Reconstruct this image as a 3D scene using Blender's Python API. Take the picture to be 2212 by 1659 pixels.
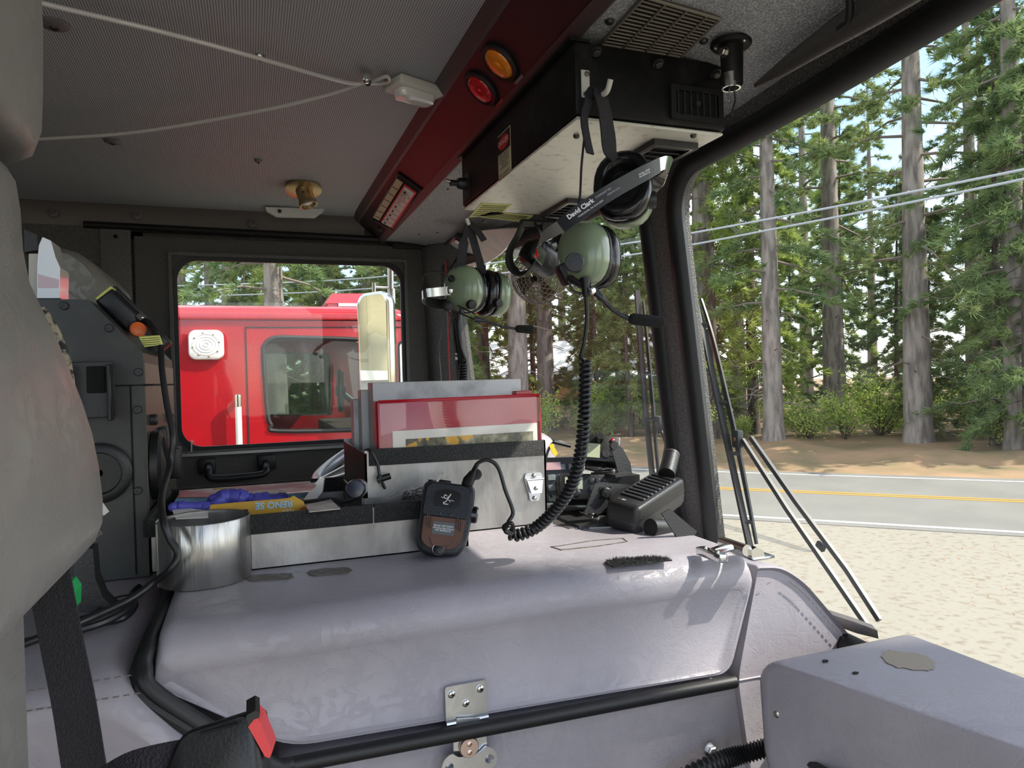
import bpy, bmesh, math, random
from mathutils import Vector, Matrix
from mathutils.geometry import tessellate_polygon
from mathutils import noise as mnoise

for _o in list(bpy.data.objects):
    bpy.data.objects.remove(_o)
scene = bpy.context.scene
COL = scene.collection
V = Vector
PI = math.pi
random.seed(7)

# ------------------------------------------------------------------ camera
FPX, CX, CY, CAMZ = 1530.0, 1106.0, 829.5, 2.70      # pinhole measured on a 2212 x 1659 frame
_ps, _pi, _ro = math.radians(20.37), math.radians(-0.6), math.radians(1.5)
FW = V((math.sin(_ps)*math.cos(_pi), math.cos(_ps)*math.cos(_pi), math.sin(_pi)))
_r0 = V((math.cos(_ps), -math.sin(_ps), 0)); _u0 = _r0.cross(FW)
CR = _r0*math.cos(_ro) - _u0*math.sin(_ro)
CU = _u0*math.cos(_ro) + _r0*math.sin(_ro)
CAM = V((0, 0, CAMZ))
cd = bpy.data.cameras.new('camera'); cam = bpy.data.objects.new('camera', cd); COL.objects.link(cam)
cd.sensor_width = 36.0; cd.lens = 36.0*FPX/2212.0; cd.clip_start = 0.02; cd.clip_end = 500
cam.matrix_world = Matrix(((CR.x, CU.x, -FW.x, 0), (CR.y, CU.y, -FW.y, 0), (CR.z, CU.z, -FW.z, CAMZ), (0, 0, 0, 1)))
scene.camera = cam

# ------------------------------------------------------------------ world, sun, exposure
SUN_DIR = V((0.88, -0.46, 1.0)).normalized()          # towards the sun: ahead and to the passenger side
SHADE_Q = 0.36                                          # where the nearby pine stands across the sun's direction
w = bpy.data.worlds.new('sky'); scene.world = w; w.use_nodes = True
nt = w.node_tree; nt.nodes.clear()
wo = nt.nodes.new('ShaderNodeOutputWorld'); bg = nt.nodes.new('ShaderNodeBackground')
sk = nt.nodes.new('ShaderNodeTexSky'); sk.sky_type = 'NISHITA'; sk.sun_disc = False
sk.sun_elevation = math.asin(SUN_DIR.z); sk.sun_rotation = math.atan2(SUN_DIR.x, SUN_DIR.y)
sk.altitude = 1200; sk.air_density = 1.0; sk.dust_density = 1.5; sk.ozone_density = 1.0
tc = nt.nodes.new('ShaderNodeTexCoord'); cn = nt.nodes.new('ShaderNodeTexNoise'); cn.inputs['Scale'].default_value = 2.2
cn.inputs['Detail'].default_value = 6
cr_ = nt.nodes.new('ShaderNodeValToRGB'); cr_.color_ramp.elements[0].position = .42; cr_.color_ramp.elements[1].position = .62
cmx = nt.nodes.new('ShaderNodeMix'); cmx.data_type = 'RGBA'
cmx.inputs['B'].default_value = (7.5, 7.7, 8.0, 1)
nt.links.new(tc.outputs['Generated'], cn.inputs['Vector']); nt.links.new(cn.outputs['Fac'], cr_.inputs['Fac'])
nt.links.new(cr_.outputs['Color'], cmx.inputs['Factor']); nt.links.new(sk.outputs['Color'], cmx.inputs['A'])
nt.links.new(cmx.outputs['Result'], bg.inputs['Color']); nt.links.new(bg.outputs['Background'], wo.inputs['Surface'])
bg.inputs['Strength'].default_value = 0.42
sl = bpy.data.lights.new('sun', 'SUN'); so = bpy.data.objects.new('sun', sl); COL.objects.link(so)
sl.energy = 8.0; sl.angle = math.radians(0.55); sl.color = (1.0, 0.93, 0.82)
so.rotation_euler = (-SUN_DIR).to_track_quat('-Z', 'Y').to_euler(); so.location = (6, -5, 12)
scene.view_settings.view_transform = 'Standard'; scene.view_settings.look = 'None'
scene.view_settings.gamma = 1.0; scene.view_settings.use_curve_mapping = False
scene.view_settings.exposure = 0.1

# ------------------------------------------------------------------ helpers
def at(px, py, X=None, Y=None, Z=None, D=None):
    """point of the place seen at a pixel of the 2212 x 1659 frame, on a plane X, Y or Z = const (or at depth D)"""
    v = FW + CR*((px-CX)/FPX) + CU*((CY-py)/FPX)
    if X is not None: t = X/v.x
    elif Y is not None: t = Y/v.y
    elif Z is not None: t = (Z-CAMZ)/v.z
    else: t = D
    return CAM + v*t

def lin(c):
    c = c/255.0
    return c/12.92 if c <= .04045 else ((c+.055)/1.055)**2.4
def rgb(r, g, b): return (lin(r), lin(g), lin(b), 1)

MATS = {}
def mat(name, col, rough=.5, metal=0.0, bump=None, var=None, coat=0.0, spec=.5, scale=(1, 1, 1), trans=0.0, emit=None):
    """bump=(scale,strength[,detail]); var=(scale,colour2,lo,hi) noise-mixed second colour"""
    m = bpy.data.materials.new(name); m.use_nodes = True; n = m.node_tree; b = n.nodes['Principled BSDF']
    b.inputs['Base Color'].default_value = col; b.inputs['Roughness'].default_value = rough
    b.inputs['Metallic'].default_value = metal; b.inputs['Specular IOR Level'].default_value = spec
    b.inputs['Coat Weight'].default_value = coat; b.inputs['Coat Roughness'].default_value = .08
    if trans: b.inputs['Transmission Weight'].default_value = trans
    if emit: b.inputs['Emission Color'].default_value = emit[0]; b.inputs['Emission Strength'].default_value = emit[1]
    if bump or var:
        t = n.nodes.new('ShaderNodeTexCoord'); mp = n.nodes.new('ShaderNodeMapping'); mp.inputs['Scale'].default_value = scale
        n.links.new(t.outputs['Object'], mp.inputs['Vector'])
    if var:
        a = n.nodes.new('ShaderNodeTexNoise'); a.inputs['Scale'].default_value = var[0]; a.inputs['Detail'].default_value = 5
        r = n.nodes.new('ShaderNodeMapRange'); r.inputs['From Min'].default_value = var[2]; r.inputs['From Max'].default_value = var[3]
        x = n.nodes.new('ShaderNodeMix'); x.data_type = 'RGBA'; x.inputs['A'].default_value = col; x.inputs['B'].default_value = var[1]
        n.links.new(mp.outputs['Vector'], a.inputs['Vector']); n.links.new(a.outputs['Fac'], r.inputs['Value'])
        n.links.new(r.outputs['Result'], x.inputs['Factor']); n.links.new(x.outputs['Result'], b.inputs['Base Color'])
    if bump:
        a = n.nodes.new('ShaderNodeTexNoise'); a.inputs['Scale'].default_value = bump[0]
        a.inputs['Detail'].default_value = bump[2] if len(bump) > 2 else 3
        u = n.nodes.new('ShaderNodeBump'); u.inputs['Strength'].default_value = bump[1]; u.inputs['Distance'].default_value = .004
        n.links.new(mp.outputs['Vector'], a.inputs['Vector']); n.links.new(a.outputs['Fac'], u.inputs['Height'])
        n.links.new(u.outputs['Normal'], b.inputs['Normal'])
    MATS[name] = m
    return m

def glass_mat(name, tint=(1, 1, 1, 1), amount=1.0, dust=0.0):
    m = bpy.data.materials.new(name); m.use_nodes = True; n = m.node_tree; n.nodes.clear()
    o = n.nodes.new('ShaderNodeOutputMaterial'); tr = n.nodes.new('ShaderNodeBsdfTransparent'); gl = n.nodes.new('ShaderNodeBsdfGlossy')
    tr.inputs['Color'].default_value = tint; gl.inputs['Roughness'].default_value = 0.02
    f = n.nodes.new('ShaderNodeLayerWeight'); f.inputs['Blend'].default_value = .5
    pw = n.nodes.new('ShaderNodeMath'); pw.operation = 'POWER'; pw.inputs[1].default_value = 4.0
    n.links.new(f.outputs['Facing'], pw.inputs[0])
    mu = n.nodes.new('ShaderNodeMath'); mu.operation = 'MULTIPLY_ADD'; mu.inputs[1].default_value = .45*amount; mu.inputs[2].default_value = .025*amount
    mx = n.nodes.new('ShaderNodeMixShader')
    n.links.new(pw.outputs[0], mu.inputs[0]); n.links.new(mu.outputs[0], mx.inputs['Fac'])
    n.links.new(tr.outputs[0], mx.inputs[1]); n.links.new(gl.outputs[0], mx.inputs[2])
    last = mx
    if dust:
        df = n.nodes.new('ShaderNodeBsdfDiffuse'); df.inputs['Color'].default_value = (.7, .7, .68, 1)
        t = n.nodes.new('ShaderNodeTexCoord'); no = n.nodes.new('ShaderNodeTexNoise'); no.inputs['Scale'].default_value = 9; no.inputs['Detail'].default_value = 8
        r = n.nodes.new('ShaderNodeMapRange'); r.inputs['From Min'].default_value = .35; r.inputs['From Max'].default_value = .8
        r.inputs['To Min'].default_value = dust*.3; r.inputs['To Max'].default_value = dust
        n.links.new(t.outputs['Object'], no.inputs['Vector']); n.links.new(no.outputs['Fac'], r.inputs['Value'])
        m2 = n.nodes.new('ShaderNodeMixShader'); n.links.new(r.outputs[0], m2.inputs['Fac'])
        n.links.new(mx.outputs[0], m2.inputs[1]); n.links.new(df.outputs[0], m2.inputs[2]); last = m2
    n.links.new(last.outputs[0], o.inputs['Surface'])
    MATS[name] = m
    return m

def tag(o, label=None, cat=None, group=None, kind=None):
    if label: o['label'] = label
    if cat: o['category'] = cat
    if group: o['group'] = group
    if kind: o['kind'] = kind
    return o

def thing(name, loc, label, cat, group=None, rot=None):
    o = bpy.data.objects.new(name, None); COL.objects.link(o); o.empty_display_size = .05
    o.location = loc
    if rot: o.rotation_euler = rot
    return tag(o, label, cat, group)

def wmat(o):
    m = Matrix.LocRotScale(o.location, o.rotation_euler, o.scale)
    return wmat(o.parent) @ m if o.parent else m

def frame(d, up=V((0, 0, 1))):
    d = d.normalized()
    if abs(d.dot(up)) > .98: up = V((1, 0, 0))
    a = up.cross(d).normalized(); b = d.cross(a)
    return a, b

def crom(pts, n=8, closed=False):
    pts = [V(p) for p in pts]; out = []; m = len(pts)
    rng = range(m) if closed else range(m-1)
    for i in rng:
        if closed: p0, p1, p2, p3 = pts[i-1], pts[i], pts[(i+1) % m], pts[(i+2) % m]
        else: p0, p1, p2, p3 = pts[max(i-1, 0)], pts[i], pts[i+1], pts[min(i+2, m-1)]
        for k in range(n):
            t = k/n
            out.append(.5*((2*p1)+(p2-p0)*t+(2*p0-5*p1+4*p2-p3)*t*t+(3*p1-p0-3*p2+p3)*t**3))
    if not closed: out.append(pts[-1].copy())
    return out

def rrect(w, h, r, seg=5):
    """rounded rectangle loop, centred, counter-clockwise"""
    o = []
    for cx, cy, a0 in ((w/2-r, h/2-r, 0), (-w/2+r, h/2-r, 90), (-w/2+r, -h/2+r, 180), (w/2-r, -h/2+r, 270)):
        for k in range(seg+1):
            a = math.radians(a0+90*k/seg); o.append((cx+r*math.cos(a), cy+r*math.sin(a)))
    return o
def circ(r, n=20, cx=0, cy=0): return [(cx+r*math.cos(2*PI*k/n), cy+r*math.sin(2*PI*k/n)) for k in range(n)]

class MB:
    def __init__(s): s.v = []; s.f = []
    def add(s, vs, fs):
        k = len(s.v); s.v += [V(p) for p in vs]; s.f += [tuple(i+k for i in f) for f in fs]; return s
    def box(s, c, d, M=None):
        x, y, z = d[0]/2, d[1]/2, d[2]/2; c = V(c)
        vs = [V((sx*x, sy*y, sz*z)) for sx in (-1, 1) for sy in (-1, 1) for sz in (-1, 1)]
        vs = [c+(M @ p if M else p) for p in vs]
        return s.add(vs, [(0, 1, 3, 2), (4, 6, 7, 5), (0, 4, 5, 1), (2, 3, 7, 6), (0, 2, 6, 4), (1, 5, 7, 3)])
    def rbox(s, c, d, r, seg=3, M=None, fn=None):
        bm = bmesh.new(); bmesh.ops.create_cube(bm, size=1)
        for q in bm.verts: q.co = V((q.co.x*d[0], q.co.y*d[1], q.co.z*d[2]))
        if fn:
            for q in bm.verts: q.co = V(fn(q.co))
        bmesh.ops.bevel(bm, geom=bm.edges[:], offset=r, segments=seg, profile=.5, affect='EDGES')
        bm.verts.ensure_lookup_table(); c = V(c)
        vs = [c+(M @ q.co if M else q.co) for q in bm.verts]; fs = [[q.index for q in f.verts] for f in bm.faces]
        bm.free(); return s.add(vs, fs)
    def ext(s, pts, vec):
        n = len(pts); pts = [V(p) for p in pts]; vec = V(vec)
        s.add(pts+[p+vec for p in pts], [tuple(range(n))[::-1], tuple(range(n, 2*n))]+[(i, (i+1) % n, n+(i+1) % n, n+i) for i in range(n)])
        return s
    def plate(s, outer, holes, o, u, v, t):
        """flat plate with holes: 2D loops in the basis o,u,v, thickness t along u x v"""
        o, u, v = V(o), V(u), V(v); nrm = u.cross(v).normalized()*t
        loops = [outer]+list(holes); flat = [p for l in loops for p in l]
        tr = tessellate_polygon([[V((p[0], p[1], 0)) for p in l] for l in loops])
        P3 = [o+u*p[0]+v*p[1] for p in flat]; n = len(P3)
        fs = []
        for a, b, c in tr:
            ar = (flat[b][0]-flat[a][0])*(flat[c][1]-flat[a][1])-(flat[b][1]-flat[a][1])*(flat[c][0]-flat[a][0])
            if ar < 0: b, c = c, b
            fs.append((a+n, b+n, c+n)); fs.append((a, c, b))
        k = 0
        for l in loops:
            m = len(l)
            for i in range(m): fs.append((k+i, k+(i+1) % m, n+k+(i+1) % m, n+k+i))
            k += m
        return s.add(P3+[p+nrm for p in P3], fs)
    def loft(s, rings, cap=True, closed=True):
        n = len(rings[0]); vs = [V(p) for r in rings for p in r]; fs = []
        for i in range(len(rings)-1):
            for j in range(n if closed else n-1):
                fs.append((i*n+j, i*n+(j+1) % n, (i+1)*n+(j+1) % n, (i+1)*n+j))
        if cap and closed:
            fs.append(tuple(range(n))[::-1]); fs.append(tuple(range((len(rings)-1)*n, len(rings)*n)))
        return s.add(vs, fs)
    def tube(s, pts, r, n=8, cap=True, closed=False, flat=None, up=V((0, 0, 1))):
        """flat=(a,b): elliptical/rect section a across, b along the frame normal"""
        pts = [V(p) for p in pts]; m = len(pts)
        rr = r if isinstance(r, (list, tuple)) else [r]*m
        rings = []; a = None
        for i, p in enumerate(pts):
            if closed: d = pts[(i+1) % m]-pts[i-1]
            else: d = pts[min(i+1, m-1)]-pts[max(i-1, 0)]
            if d.length < 1e-9: d = V((0, 0, 1))
            d.normalize()
            if a is None: a, b = frame(d, up)
            else:
                a = a-d*a.dot(d)
                if a.length < 1e-6: a, b = frame(d, up)
                a.normalize(); b = d.cross(a)
            q = []
            for k in range(n):
                t = 2*PI*k/n
                if flat: q.append(p+a*(flat[0]*math.cos(t))+b*(flat[1]*math.sin(t)))
                else: q.append(p+(a*math.cos(t)+b*math.sin(t))*rr[i])
            rings.append(q)
        if closed: rings.append(rings[0]); return s.loft(rings, False)
        return s.loft(rings, cap)
    def strap(s, pts, wdir, w, t=.0015):
        """flat webbing along pts, width along wdir (or list)"""
        pts = [V(p) for p in pts]; rings = []; m = len(pts)
        for i, p in enumerate(pts):
            d = (pts[min(i+1, m-1)]-pts[max(i-1, 0)]).normalized()
            wd = V(wdir[i] if isinstance(wdir, list) else wdir); wd = (wd-d*wd.dot(d)).normalized(); nn = d.cross(wd)
            ww = w[i] if isinstance(w, list) else w
            rings.append([p+wd*ww/2+nn*t/2, p-wd*ww/2+nn*t/2, p-wd*ww/2-nn*t/2, p+wd*ww/2-nn*t/2])
        return s.loft(rings)
    def cyl(s, a, b, r, n=16, r2=None): return s.tube([a, b], [r, r if r2 is None else r2], n)
    def lathe(s, prof, c, axis, n=24, sq=None):
        """prof=[(radius, height)]; sq=(su,sv) squashes the section"""
        c = V(c); d = V(axis).normalized(); a, b = frame(d); su, sv = sq or (1, 1)
        rings = [[c+d*h+a*(r*su*math.cos(2*PI*k/n))+b*(r*sv*math.sin(2*PI*k/n)) for k in range(n)] for r, h in prof]
        return s.loft(rings)
    def screw(s, c, nrm, r=.004, h=.0025):
        return s.lathe([(r, 0), (r, h*.5), (r*.75, h), (r*.25, h*1.15)], c, nrm, 10)
    def hexbolt(s, c, nrm, r=.007, h=.006):
        s.lathe([(r*1.35, 0), (r*1.35, h*.2)], c, nrm, 14); return s.lathe([(r, h*.2), (r, h*.85), (r*.8, h)], c, nrm, 6)
    def grid(s, fn, nu, nv):
        vs = [V(fn(i/nu, j/nv)) for i in range(nu+1) for j in range(nv+1)]
        return s.add(vs, [(i*(nv+1)+j, (i+1)*(nv+1)+j, (i+1)*(nv+1)+j+1, i*(nv+1)+j+1) for i in range(nu) for j in range(nv)])
    def build(s, name, m, parent=None, smooth=40, sub=0, solid=0, local=False):
        me = bpy.data.meshes.new(name); 
        if parent and not local: inv = wmat(parent).inverted(); vs = [inv @ p for p in s.v]
        elif not local and s.v:
            lo = V((min(p.x for p in s.v), min(p.y for p in s.v), min(p.z for p in s.v))); hi = V((max(p.x for p in s.v), max(p.y for p in s.v), max(p.z for p in s.v)))
            org = V(((lo.x+hi.x)/2, (lo.y+hi.y)/2, lo.z)); vs = [p-org for p in s.v]
        else: vs = s.v
        me.from_pydata([tuple(p) for p in vs], [], s.f); me.update()
        bm = bmesh.new(); bm.from_mesh(me); bmesh.ops.recalc_face_normals(bm, faces=bm.faces); bm.to_mesh(me); bm.free()
        o = bpy.data.objects.new(name, me); COL.objects.link(o)
        if m is not None: me.materials.append(MATS[m] if isinstance(m, str) else m)
        if smooth:
            me.shade_smooth(); me.set_sharp_from_angle(angle=math.radians(smooth))
        if parent: o.parent = parent
        elif not local and s.v: o.location = org
        if solid:
            q = o.modifiers.new('solid', 'SOLIDIFY'); q.thickness = solid; q.offset = 0
        if sub:
            q = o.modifiers.new('sub', 'SUBSURF'); q.levels = sub; q.render_levels = sub
        return o

def struct(o, label, cat):
    return tag(o, label, cat, kind='structure')

def text(name, s, size, o, u, v, m, parent, lift=.0004, align='CENTER', shear=0, bold=0):
    """flat lettering lying on a surface: origin o, reading direction u, up v"""
    c = bpy.data.curves.new(name, 'FONT'); c.body = s; c.size = size; c.align_x = align; c.align_y = 'CENTER'; c.shear = shear
    c.offset = bold; c.space_line = .92; c.resolution_u = 3
    t = bpy.data.objects.new(name, c); COL.objects.link(t)
    bpy.context.view_layer.update()
    me = bpy.data.meshes.new_from_object(t.evaluated_get(bpy.context.evaluated_depsgraph_get()))
    bpy.data.objects.remove(t); bpy.data.curves.remove(c)
    u = V(u).normalized(); n = u.cross(V(v)).normalized(); v = n.cross(u); o = V(o)+n*lift
    inv = wmat(parent).inverted()
    for q in me.vertices: q.co = inv @ (o+u*q.co.x+v*q.co.y)
    me.name = name; me.materials.clear(); me.materials.append(MATS[m])
    ob = bpy.data.objects.new(name, me); COL.objects.link(ob); ob.parent = parent
    return ob

# ------------------------------------------------------------------ materials
def leather(name, col, col2, rough=.36):
    m = mat(name, col, rough=rough, var=(7, col2, .35, .7)); n = m.node_tree; b = n.nodes['Principled BSDF']
    t = n.nodes.new('ShaderNodeTexCoord')
    w1 = n.nodes.new('ShaderNodeTexNoise'); w1.inputs['Scale'].default_value = 260; w1.inputs['Detail'].default_value = 4
    vo = n.nodes.new('ShaderNodeTexNoise'); vo.inputs['Scale'].default_value = 34; vo.inputs['Detail'].default_value = 9; vo.inputs['Distortion'].default_value = .7; vo.inputs['Roughness'].default_value = .68
    rd = n.nodes.new('ShaderNodeMath'); rd.operation = 'SUBTRACT'; rd.inputs[1].default_value = .5
    ab = n.nodes.new('ShaderNodeMath'); ab.operation = 'ABSOLUTE'
    mr = n.nodes.new('ShaderNodeMapRange'); mr.inputs['From Max'].default_value = .05
    ad = n.nodes.new('ShaderNodeMath'); ad.operation = 'MULTIPLY_ADD'; ad.inputs[1].default_value = .38
    bu = n.nodes.new('ShaderNodeBump'); bu.inputs['Strength'].default_value = .27; bu.inputs['Distance'].default_value = .0016
    n.links.new(t.outputs['Object'], w1.inputs['Vector']); n.links.new(t.outputs['Object'], vo.inputs['Vector'])
    n.links.new(vo.outputs['Fac'], rd.inputs[0]); n.links.new(rd.outputs[0], ab.inputs[0]); n.links.new(ab.outputs[0], mr.inputs['Value'])
    n.links.new(mr.outputs[0], ad.inputs[2]); n.links.new(w1.outputs['Fac'], ad.inputs[0])
    n.links.new(ad.outputs[0], bu.inputs['Height']); n.links.new(bu.outputs['Normal'], b.inputs['Normal'])
leather('vinyl', rgb(158, 153, 160), rgb(146, 141, 148))
leather('vinyl_seat', rgb(136, 132, 126), rgb(122, 118, 113), .32)
leather('vinyl_dark', rgb(104, 100, 100), rgb(92, 88, 88))

def ribbed(name, c1, c2, period):
    m = bpy.data.materials.new(name); m.use_nodes = True; n = m.node_tree; b = n.nodes['Principled BSDF']; b.inputs['Roughness'].default_value = .55
    t = n.nodes.new('ShaderNodeTexCoord'); s = n.nodes.new('ShaderNodeSeparateXYZ'); n.links.new(t.outputs['Object'], s.inputs[0])
    def sine(out, per):
        a = n.nodes.new('ShaderNodeMath'); a.operation = 'MULTIPLY'; a.inputs[1].default_value = 2*PI/per
        c = n.nodes.new('ShaderNodeMath'); c.operation = 'SINE'; n.links.new(out, a.inputs[0]); n.links.new(a.outputs[0], c.inputs[0]); return c
    sx, sy = sine(s.outputs['X'], period), sine(s.outputs['Y'], period*.8)
    mu = n.nodes.new('ShaderNodeMath'); mu.operation = 'MULTIPLY_ADD'; mu.inputs[1].default_value = .35
    n.links.new(sy.outputs[0], mu.inputs[0]); n.links.new(sx.outputs[0], mu.inputs[2])
    r = n.nodes.new('ShaderNodeMapRange'); r.inputs['From Min'].default_value = -1.3; r.inputs['From Max'].default_value = 1.2
    n.links.new(mu.outputs[0], r.inputs['Value'])
    x = n.nodes.new('ShaderNodeMix'); x.data_type = 'RGBA'; x.inputs['A'].default_value = c1; x.inputs['B'].default_value = c2
    n.links.new(r.outputs[0], x.inputs['Factor']); n.links.new(x.outputs['Result'], b.inputs['Base Color'])
    bu = n.nodes.new('ShaderNodeBump'); bu.inputs['Strength'].default_value = .4; bu.inputs['Distance'].default_value = .001
    n.links.new(r.outputs[0], bu.inputs['Height']); n.links.new(bu.outputs['Normal'], b.inputs['Normal'])
    MATS[name] = m
ribbed('headliner', rgb(104, 106, 109), rgb(182, 184, 188), .0037)

def speckle(name, c1, c2, scale=420, rough=.5, bump=.5):
    mat(name, c1, rough=rough, var=(scale, c2, .45, .62), bump=(scale, bump, 2))
speckle('header_grey', rgb(124, 125, 127), rgb(186, 187, 189), 480)
speckle('door_texture', rgb(58, 56, 53), rgb(92, 89, 84), 420, .55)
speckle('pillar_texture', rgb(70, 68, 66), rgb(118, 115, 112), 420)
speckle('trim_pad_black', rgb(22, 22, 22), rgb(52, 52, 52), 650, .6, .8)
mat('cove', rgb(96, 90, 86), rough=.6, bump=(300, .2))
mat('maroon', rgb(44, 22, 26), rough=.42, var=(5, rgb(34, 17, 21), .4, .7))
mat('maroon_edge', rgb(70, 60, 60), rough=.45)
mat('black_paint', rgb(15, 15, 15), rough=.5, spec=.25, bump=(120, .06), var=(30, rgb(34, 32, 31), .5, .7))
mat('black_plastic', rgb(24, 24, 25), rough=.42, bump=(500, .12))
mat('black_gloss', rgb(14, 14, 16), rough=.12, coat=.4)
mat('black_matte', rgb(20, 20, 20), rough=.75)
mat('rubber', rgb(20, 20, 21), rough=.5)
mat('cord_black', rgb(30, 30, 32), rough=.4)
mat('webbing', rgb(34, 32, 38), rough=.7, bump=(700, .5, 1))
mat('cabinet_black', rgb(46, 47, 46), rough=.42, bump=(200, .05), var=(25, rgb(58, 58, 56), .5, .75))
mat('cabinet_end', rgb(96, 96, 88), rough=.3, metal=.55)
mat('vent_metal', rgb(122, 114, 104), rough=.5, metal=.3)
mat('hole', rgb(6, 6, 6), rough=.9)
mat('chrome', rgb(215, 215, 212), rough=.13, metal=1.0)
mat('zinc', rgb(205, 208, 212), rough=.3, metal=.95, bump=(60, .08))
mat('steel', rgb(185, 182, 176), rough=.28, metal=1.0)
mat('rivet_pink', rgb(214, 192, 182), rough=.3, metal=.9)
mat('brass', rgb(178, 158, 120), rough=.32, metal=.9)
mat('screw_dark', rgb(70, 68, 66), rough=.4, metal=.7)
def brushed(name, c1, c2, rough=.36, sc=(1, 1, 1)):
    m = mat(name, c1, rough=rough, metal=.92, var=(16, c2, .35, .68), bump=(40, .35, 8), scale=sc)
brushed('aluminium', rgb(176, 173, 170), rgb(128, 124, 121), .42, (1, 1, .35))
brushed('aluminium_dark', rgb(120, 114, 110), rgb(92, 88, 86), .34, (6, 6, .3))
brushed('tin', rgb(196, 194, 190), rgb(158, 156, 153), .3, (2, 2, .2))
mat('console_under', rgb(214, 212, 200), rough=.34, metal=.25, var=(60, rgb(170, 168, 156), .55, .75))
mat('white_plastic', rgb(214, 212, 206), rough=.4)
mat('off_white', rgb(196, 192, 184), rough=.45)
mat('lens_clear', rgb(220, 216, 212), rough=.12, coat=.6, spec=.7)
mat('lens_pinkish', rgb(206, 160, 160), rough=.15, coat=.5)
mat('amber', rgb(228, 128, 20), rough=.14, coat=.8, bump=(90, .3))
mat('red_lens', rgb(186, 22, 28), rough=.14, coat=.8, bump=(90, .3))
mat('label_white', rgb(226, 224, 214), rough=.5)
mat('label_cream', rgb(206, 194, 160), rough=.55)
mat('label_yellow', rgb(206, 208, 110), rough=.45, var=(40, rgb(188, 190, 96), .4, .7))
mat('label_red', rgb(196, 22, 26), rough=.5)
mat('label_grey', rgb(92, 92, 94), rough=.4)
mat('ink_black', rgb(22, 22, 22), rough=.6)
mat('ink_white', rgb(226, 226, 226), rough=.5)
mat('ink_grey', rgb(176, 178, 182), rough=.5)
mat('cup_green', rgb(124, 138, 112), rough=.26, coat=.25)
mat('cushion', rgb(16, 16, 17), rough=.24, bump=(28, .45, 4))
mat('foam', rgb(26, 26, 26), rough=.95, bump=(420, 1.0))
mat('bag_black', rgb(16, 17, 19), rough=.34, bump=(26, .8, 5))
mat('visor_cream', rgb(224, 222, 212), rough=.4, var=(14, rgb(206, 203, 192), .4, .7))
mat('visor_dark', rgb(72, 68, 65), rough=.32, bump=(240, .3))
mat('binder_red', rgb(166, 24, 38), rough=.25, coat=.25, var=(10, rgb(186, 60, 70), .45, .72))
mat('binder_white', rgb(186, 184, 184), rough=.35, var=(26, rgb(130, 128, 128), .52, .8))
mat('paper', rgb(232, 228, 220), rough=.7, var=(30, rgb(200, 196, 188), .5, .75))
mat('cardboard', rgb(196, 186, 176), rough=.7, var=(40, rgb(170, 160, 150), .4, .7))
mat('box_mustard', rgb(196, 152, 44), rough=.4, var=(18, rgb(182, 138, 36), .4, .7))
mat('box_blue', rgb(110, 148, 176), rough=.4)
mat('box_pink', rgb(206, 120, 124), rough=.5, var=(14, rgb(222, 204, 196), .45, .6))
mat('ink_sky', rgb(140, 186, 212), rough=.5)
mat('glove_blue', rgb(76, 76, 168), rough=.5, bump=(60, .6))
mat('cap_navy', rgb(30, 36, 54), rough=.2, coat=.4)
mat('buckle_red', rgb(214, 62, 66), rough=.38)
mat('green_plastic', rgb(40, 168, 92), rough=.35)
mat('orange_plastic', rgb(232, 110, 54), rough=.4)
mat('tag_yellow', rgb(228, 188, 30), rough=.4)
mat('brown_rubber', rgb(104, 68, 48), rough=.5, var=(20, rgb(86, 54, 38), .4, .7))
mat('gunmetal', rgb(44, 44, 46), rough=.45, bump=(300, .2))
mat('keypad', rgb(66, 70, 74), rough=.4)
mat('key_grey', rgb(128, 136, 140), rough=.4)
mat('lcd', rgb(170, 178, 150), rough=.2)
mat('lcd_dark', rgb(96, 84, 92), rough=.15)
mat('stain', rgb(138, 127, 112), rough=.6)
mat('glue', rgb(104, 98, 92), rough=.55, var=(70, rgb(84, 76, 68), .4, .65), bump=(120, .5))
mat('stitch', rgb(112, 100, 98), rough=.8)
mat('velcro', rgb(36, 36, 36), rough=.95, var=(300, rgb(110, 108, 106), .55, .7), bump=(400, 1.0))
mat('clear_cable', rgb(196, 192, 188), rough=.2, coat=.3, spec=.6)
mat('red_wire', rgb(190, 40, 44), rough=.4)
mat('steering', rgb(150, 152, 158), rough=.28, metal=.3)
# outside
mat('truck_red', rgb(158, 12, 24), rough=.25, coat=.35, var=(6, rgb(146, 10, 22), .4, .7))
mat('truck_beacon', rgb(190, 40, 62), rough=.2, coat=.5)
mat('truck_inside', rgb(62, 54, 50), rough=.7)
mat('seam', rgb(30, 10, 12), rough=.8)
mat('wiper_black', rgb(34, 40, 42), rough=.42)
mat('asphalt', rgb(118, 116, 110), rough=.9, var=(.8, rgb(108, 106, 101), .35, .7), bump=(60, .4))
mat('line_white', rgb(190, 190, 186), rough=.8, var=(4, rgb(200, 200, 196), .5, .7))
mat('line_yellow', rgb(180, 132, 40), rough=.8)
mat('gravel', rgb(134, 129, 117), rough=.95, var=(9, rgb(112, 102, 86), .52, .72), bump=(26, .8, 6))
mat('needle_litter', rgb(150, 120, 92), rough=.95, var=(.7, rgb(112, 100, 70), .35, .65), bump=(14, 1.0, 6))
mat('bark', rgb(142, 133, 126), rough=.9, var=(7, rgb(98, 91, 86), .4, .65), bump=(9, 1.0, 6), scale=(1, 1, .22))
mat('bark_dark', rgb(98, 88, 80), rough=.9, var=(7, rgb(52, 46, 42), .4, .65), bump=(9, 1.0, 6), scale=(1, 1, .22))
mat('dead_wood', rgb(120, 110, 102), rough=.9)
mat('wire_grey', rgb(160, 165, 172), rough=.5)
mat('house_tan', rgb(214, 178, 128), rough=.8)
mat('house_roof', rgb(222, 222, 222), rough=.6)
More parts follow.
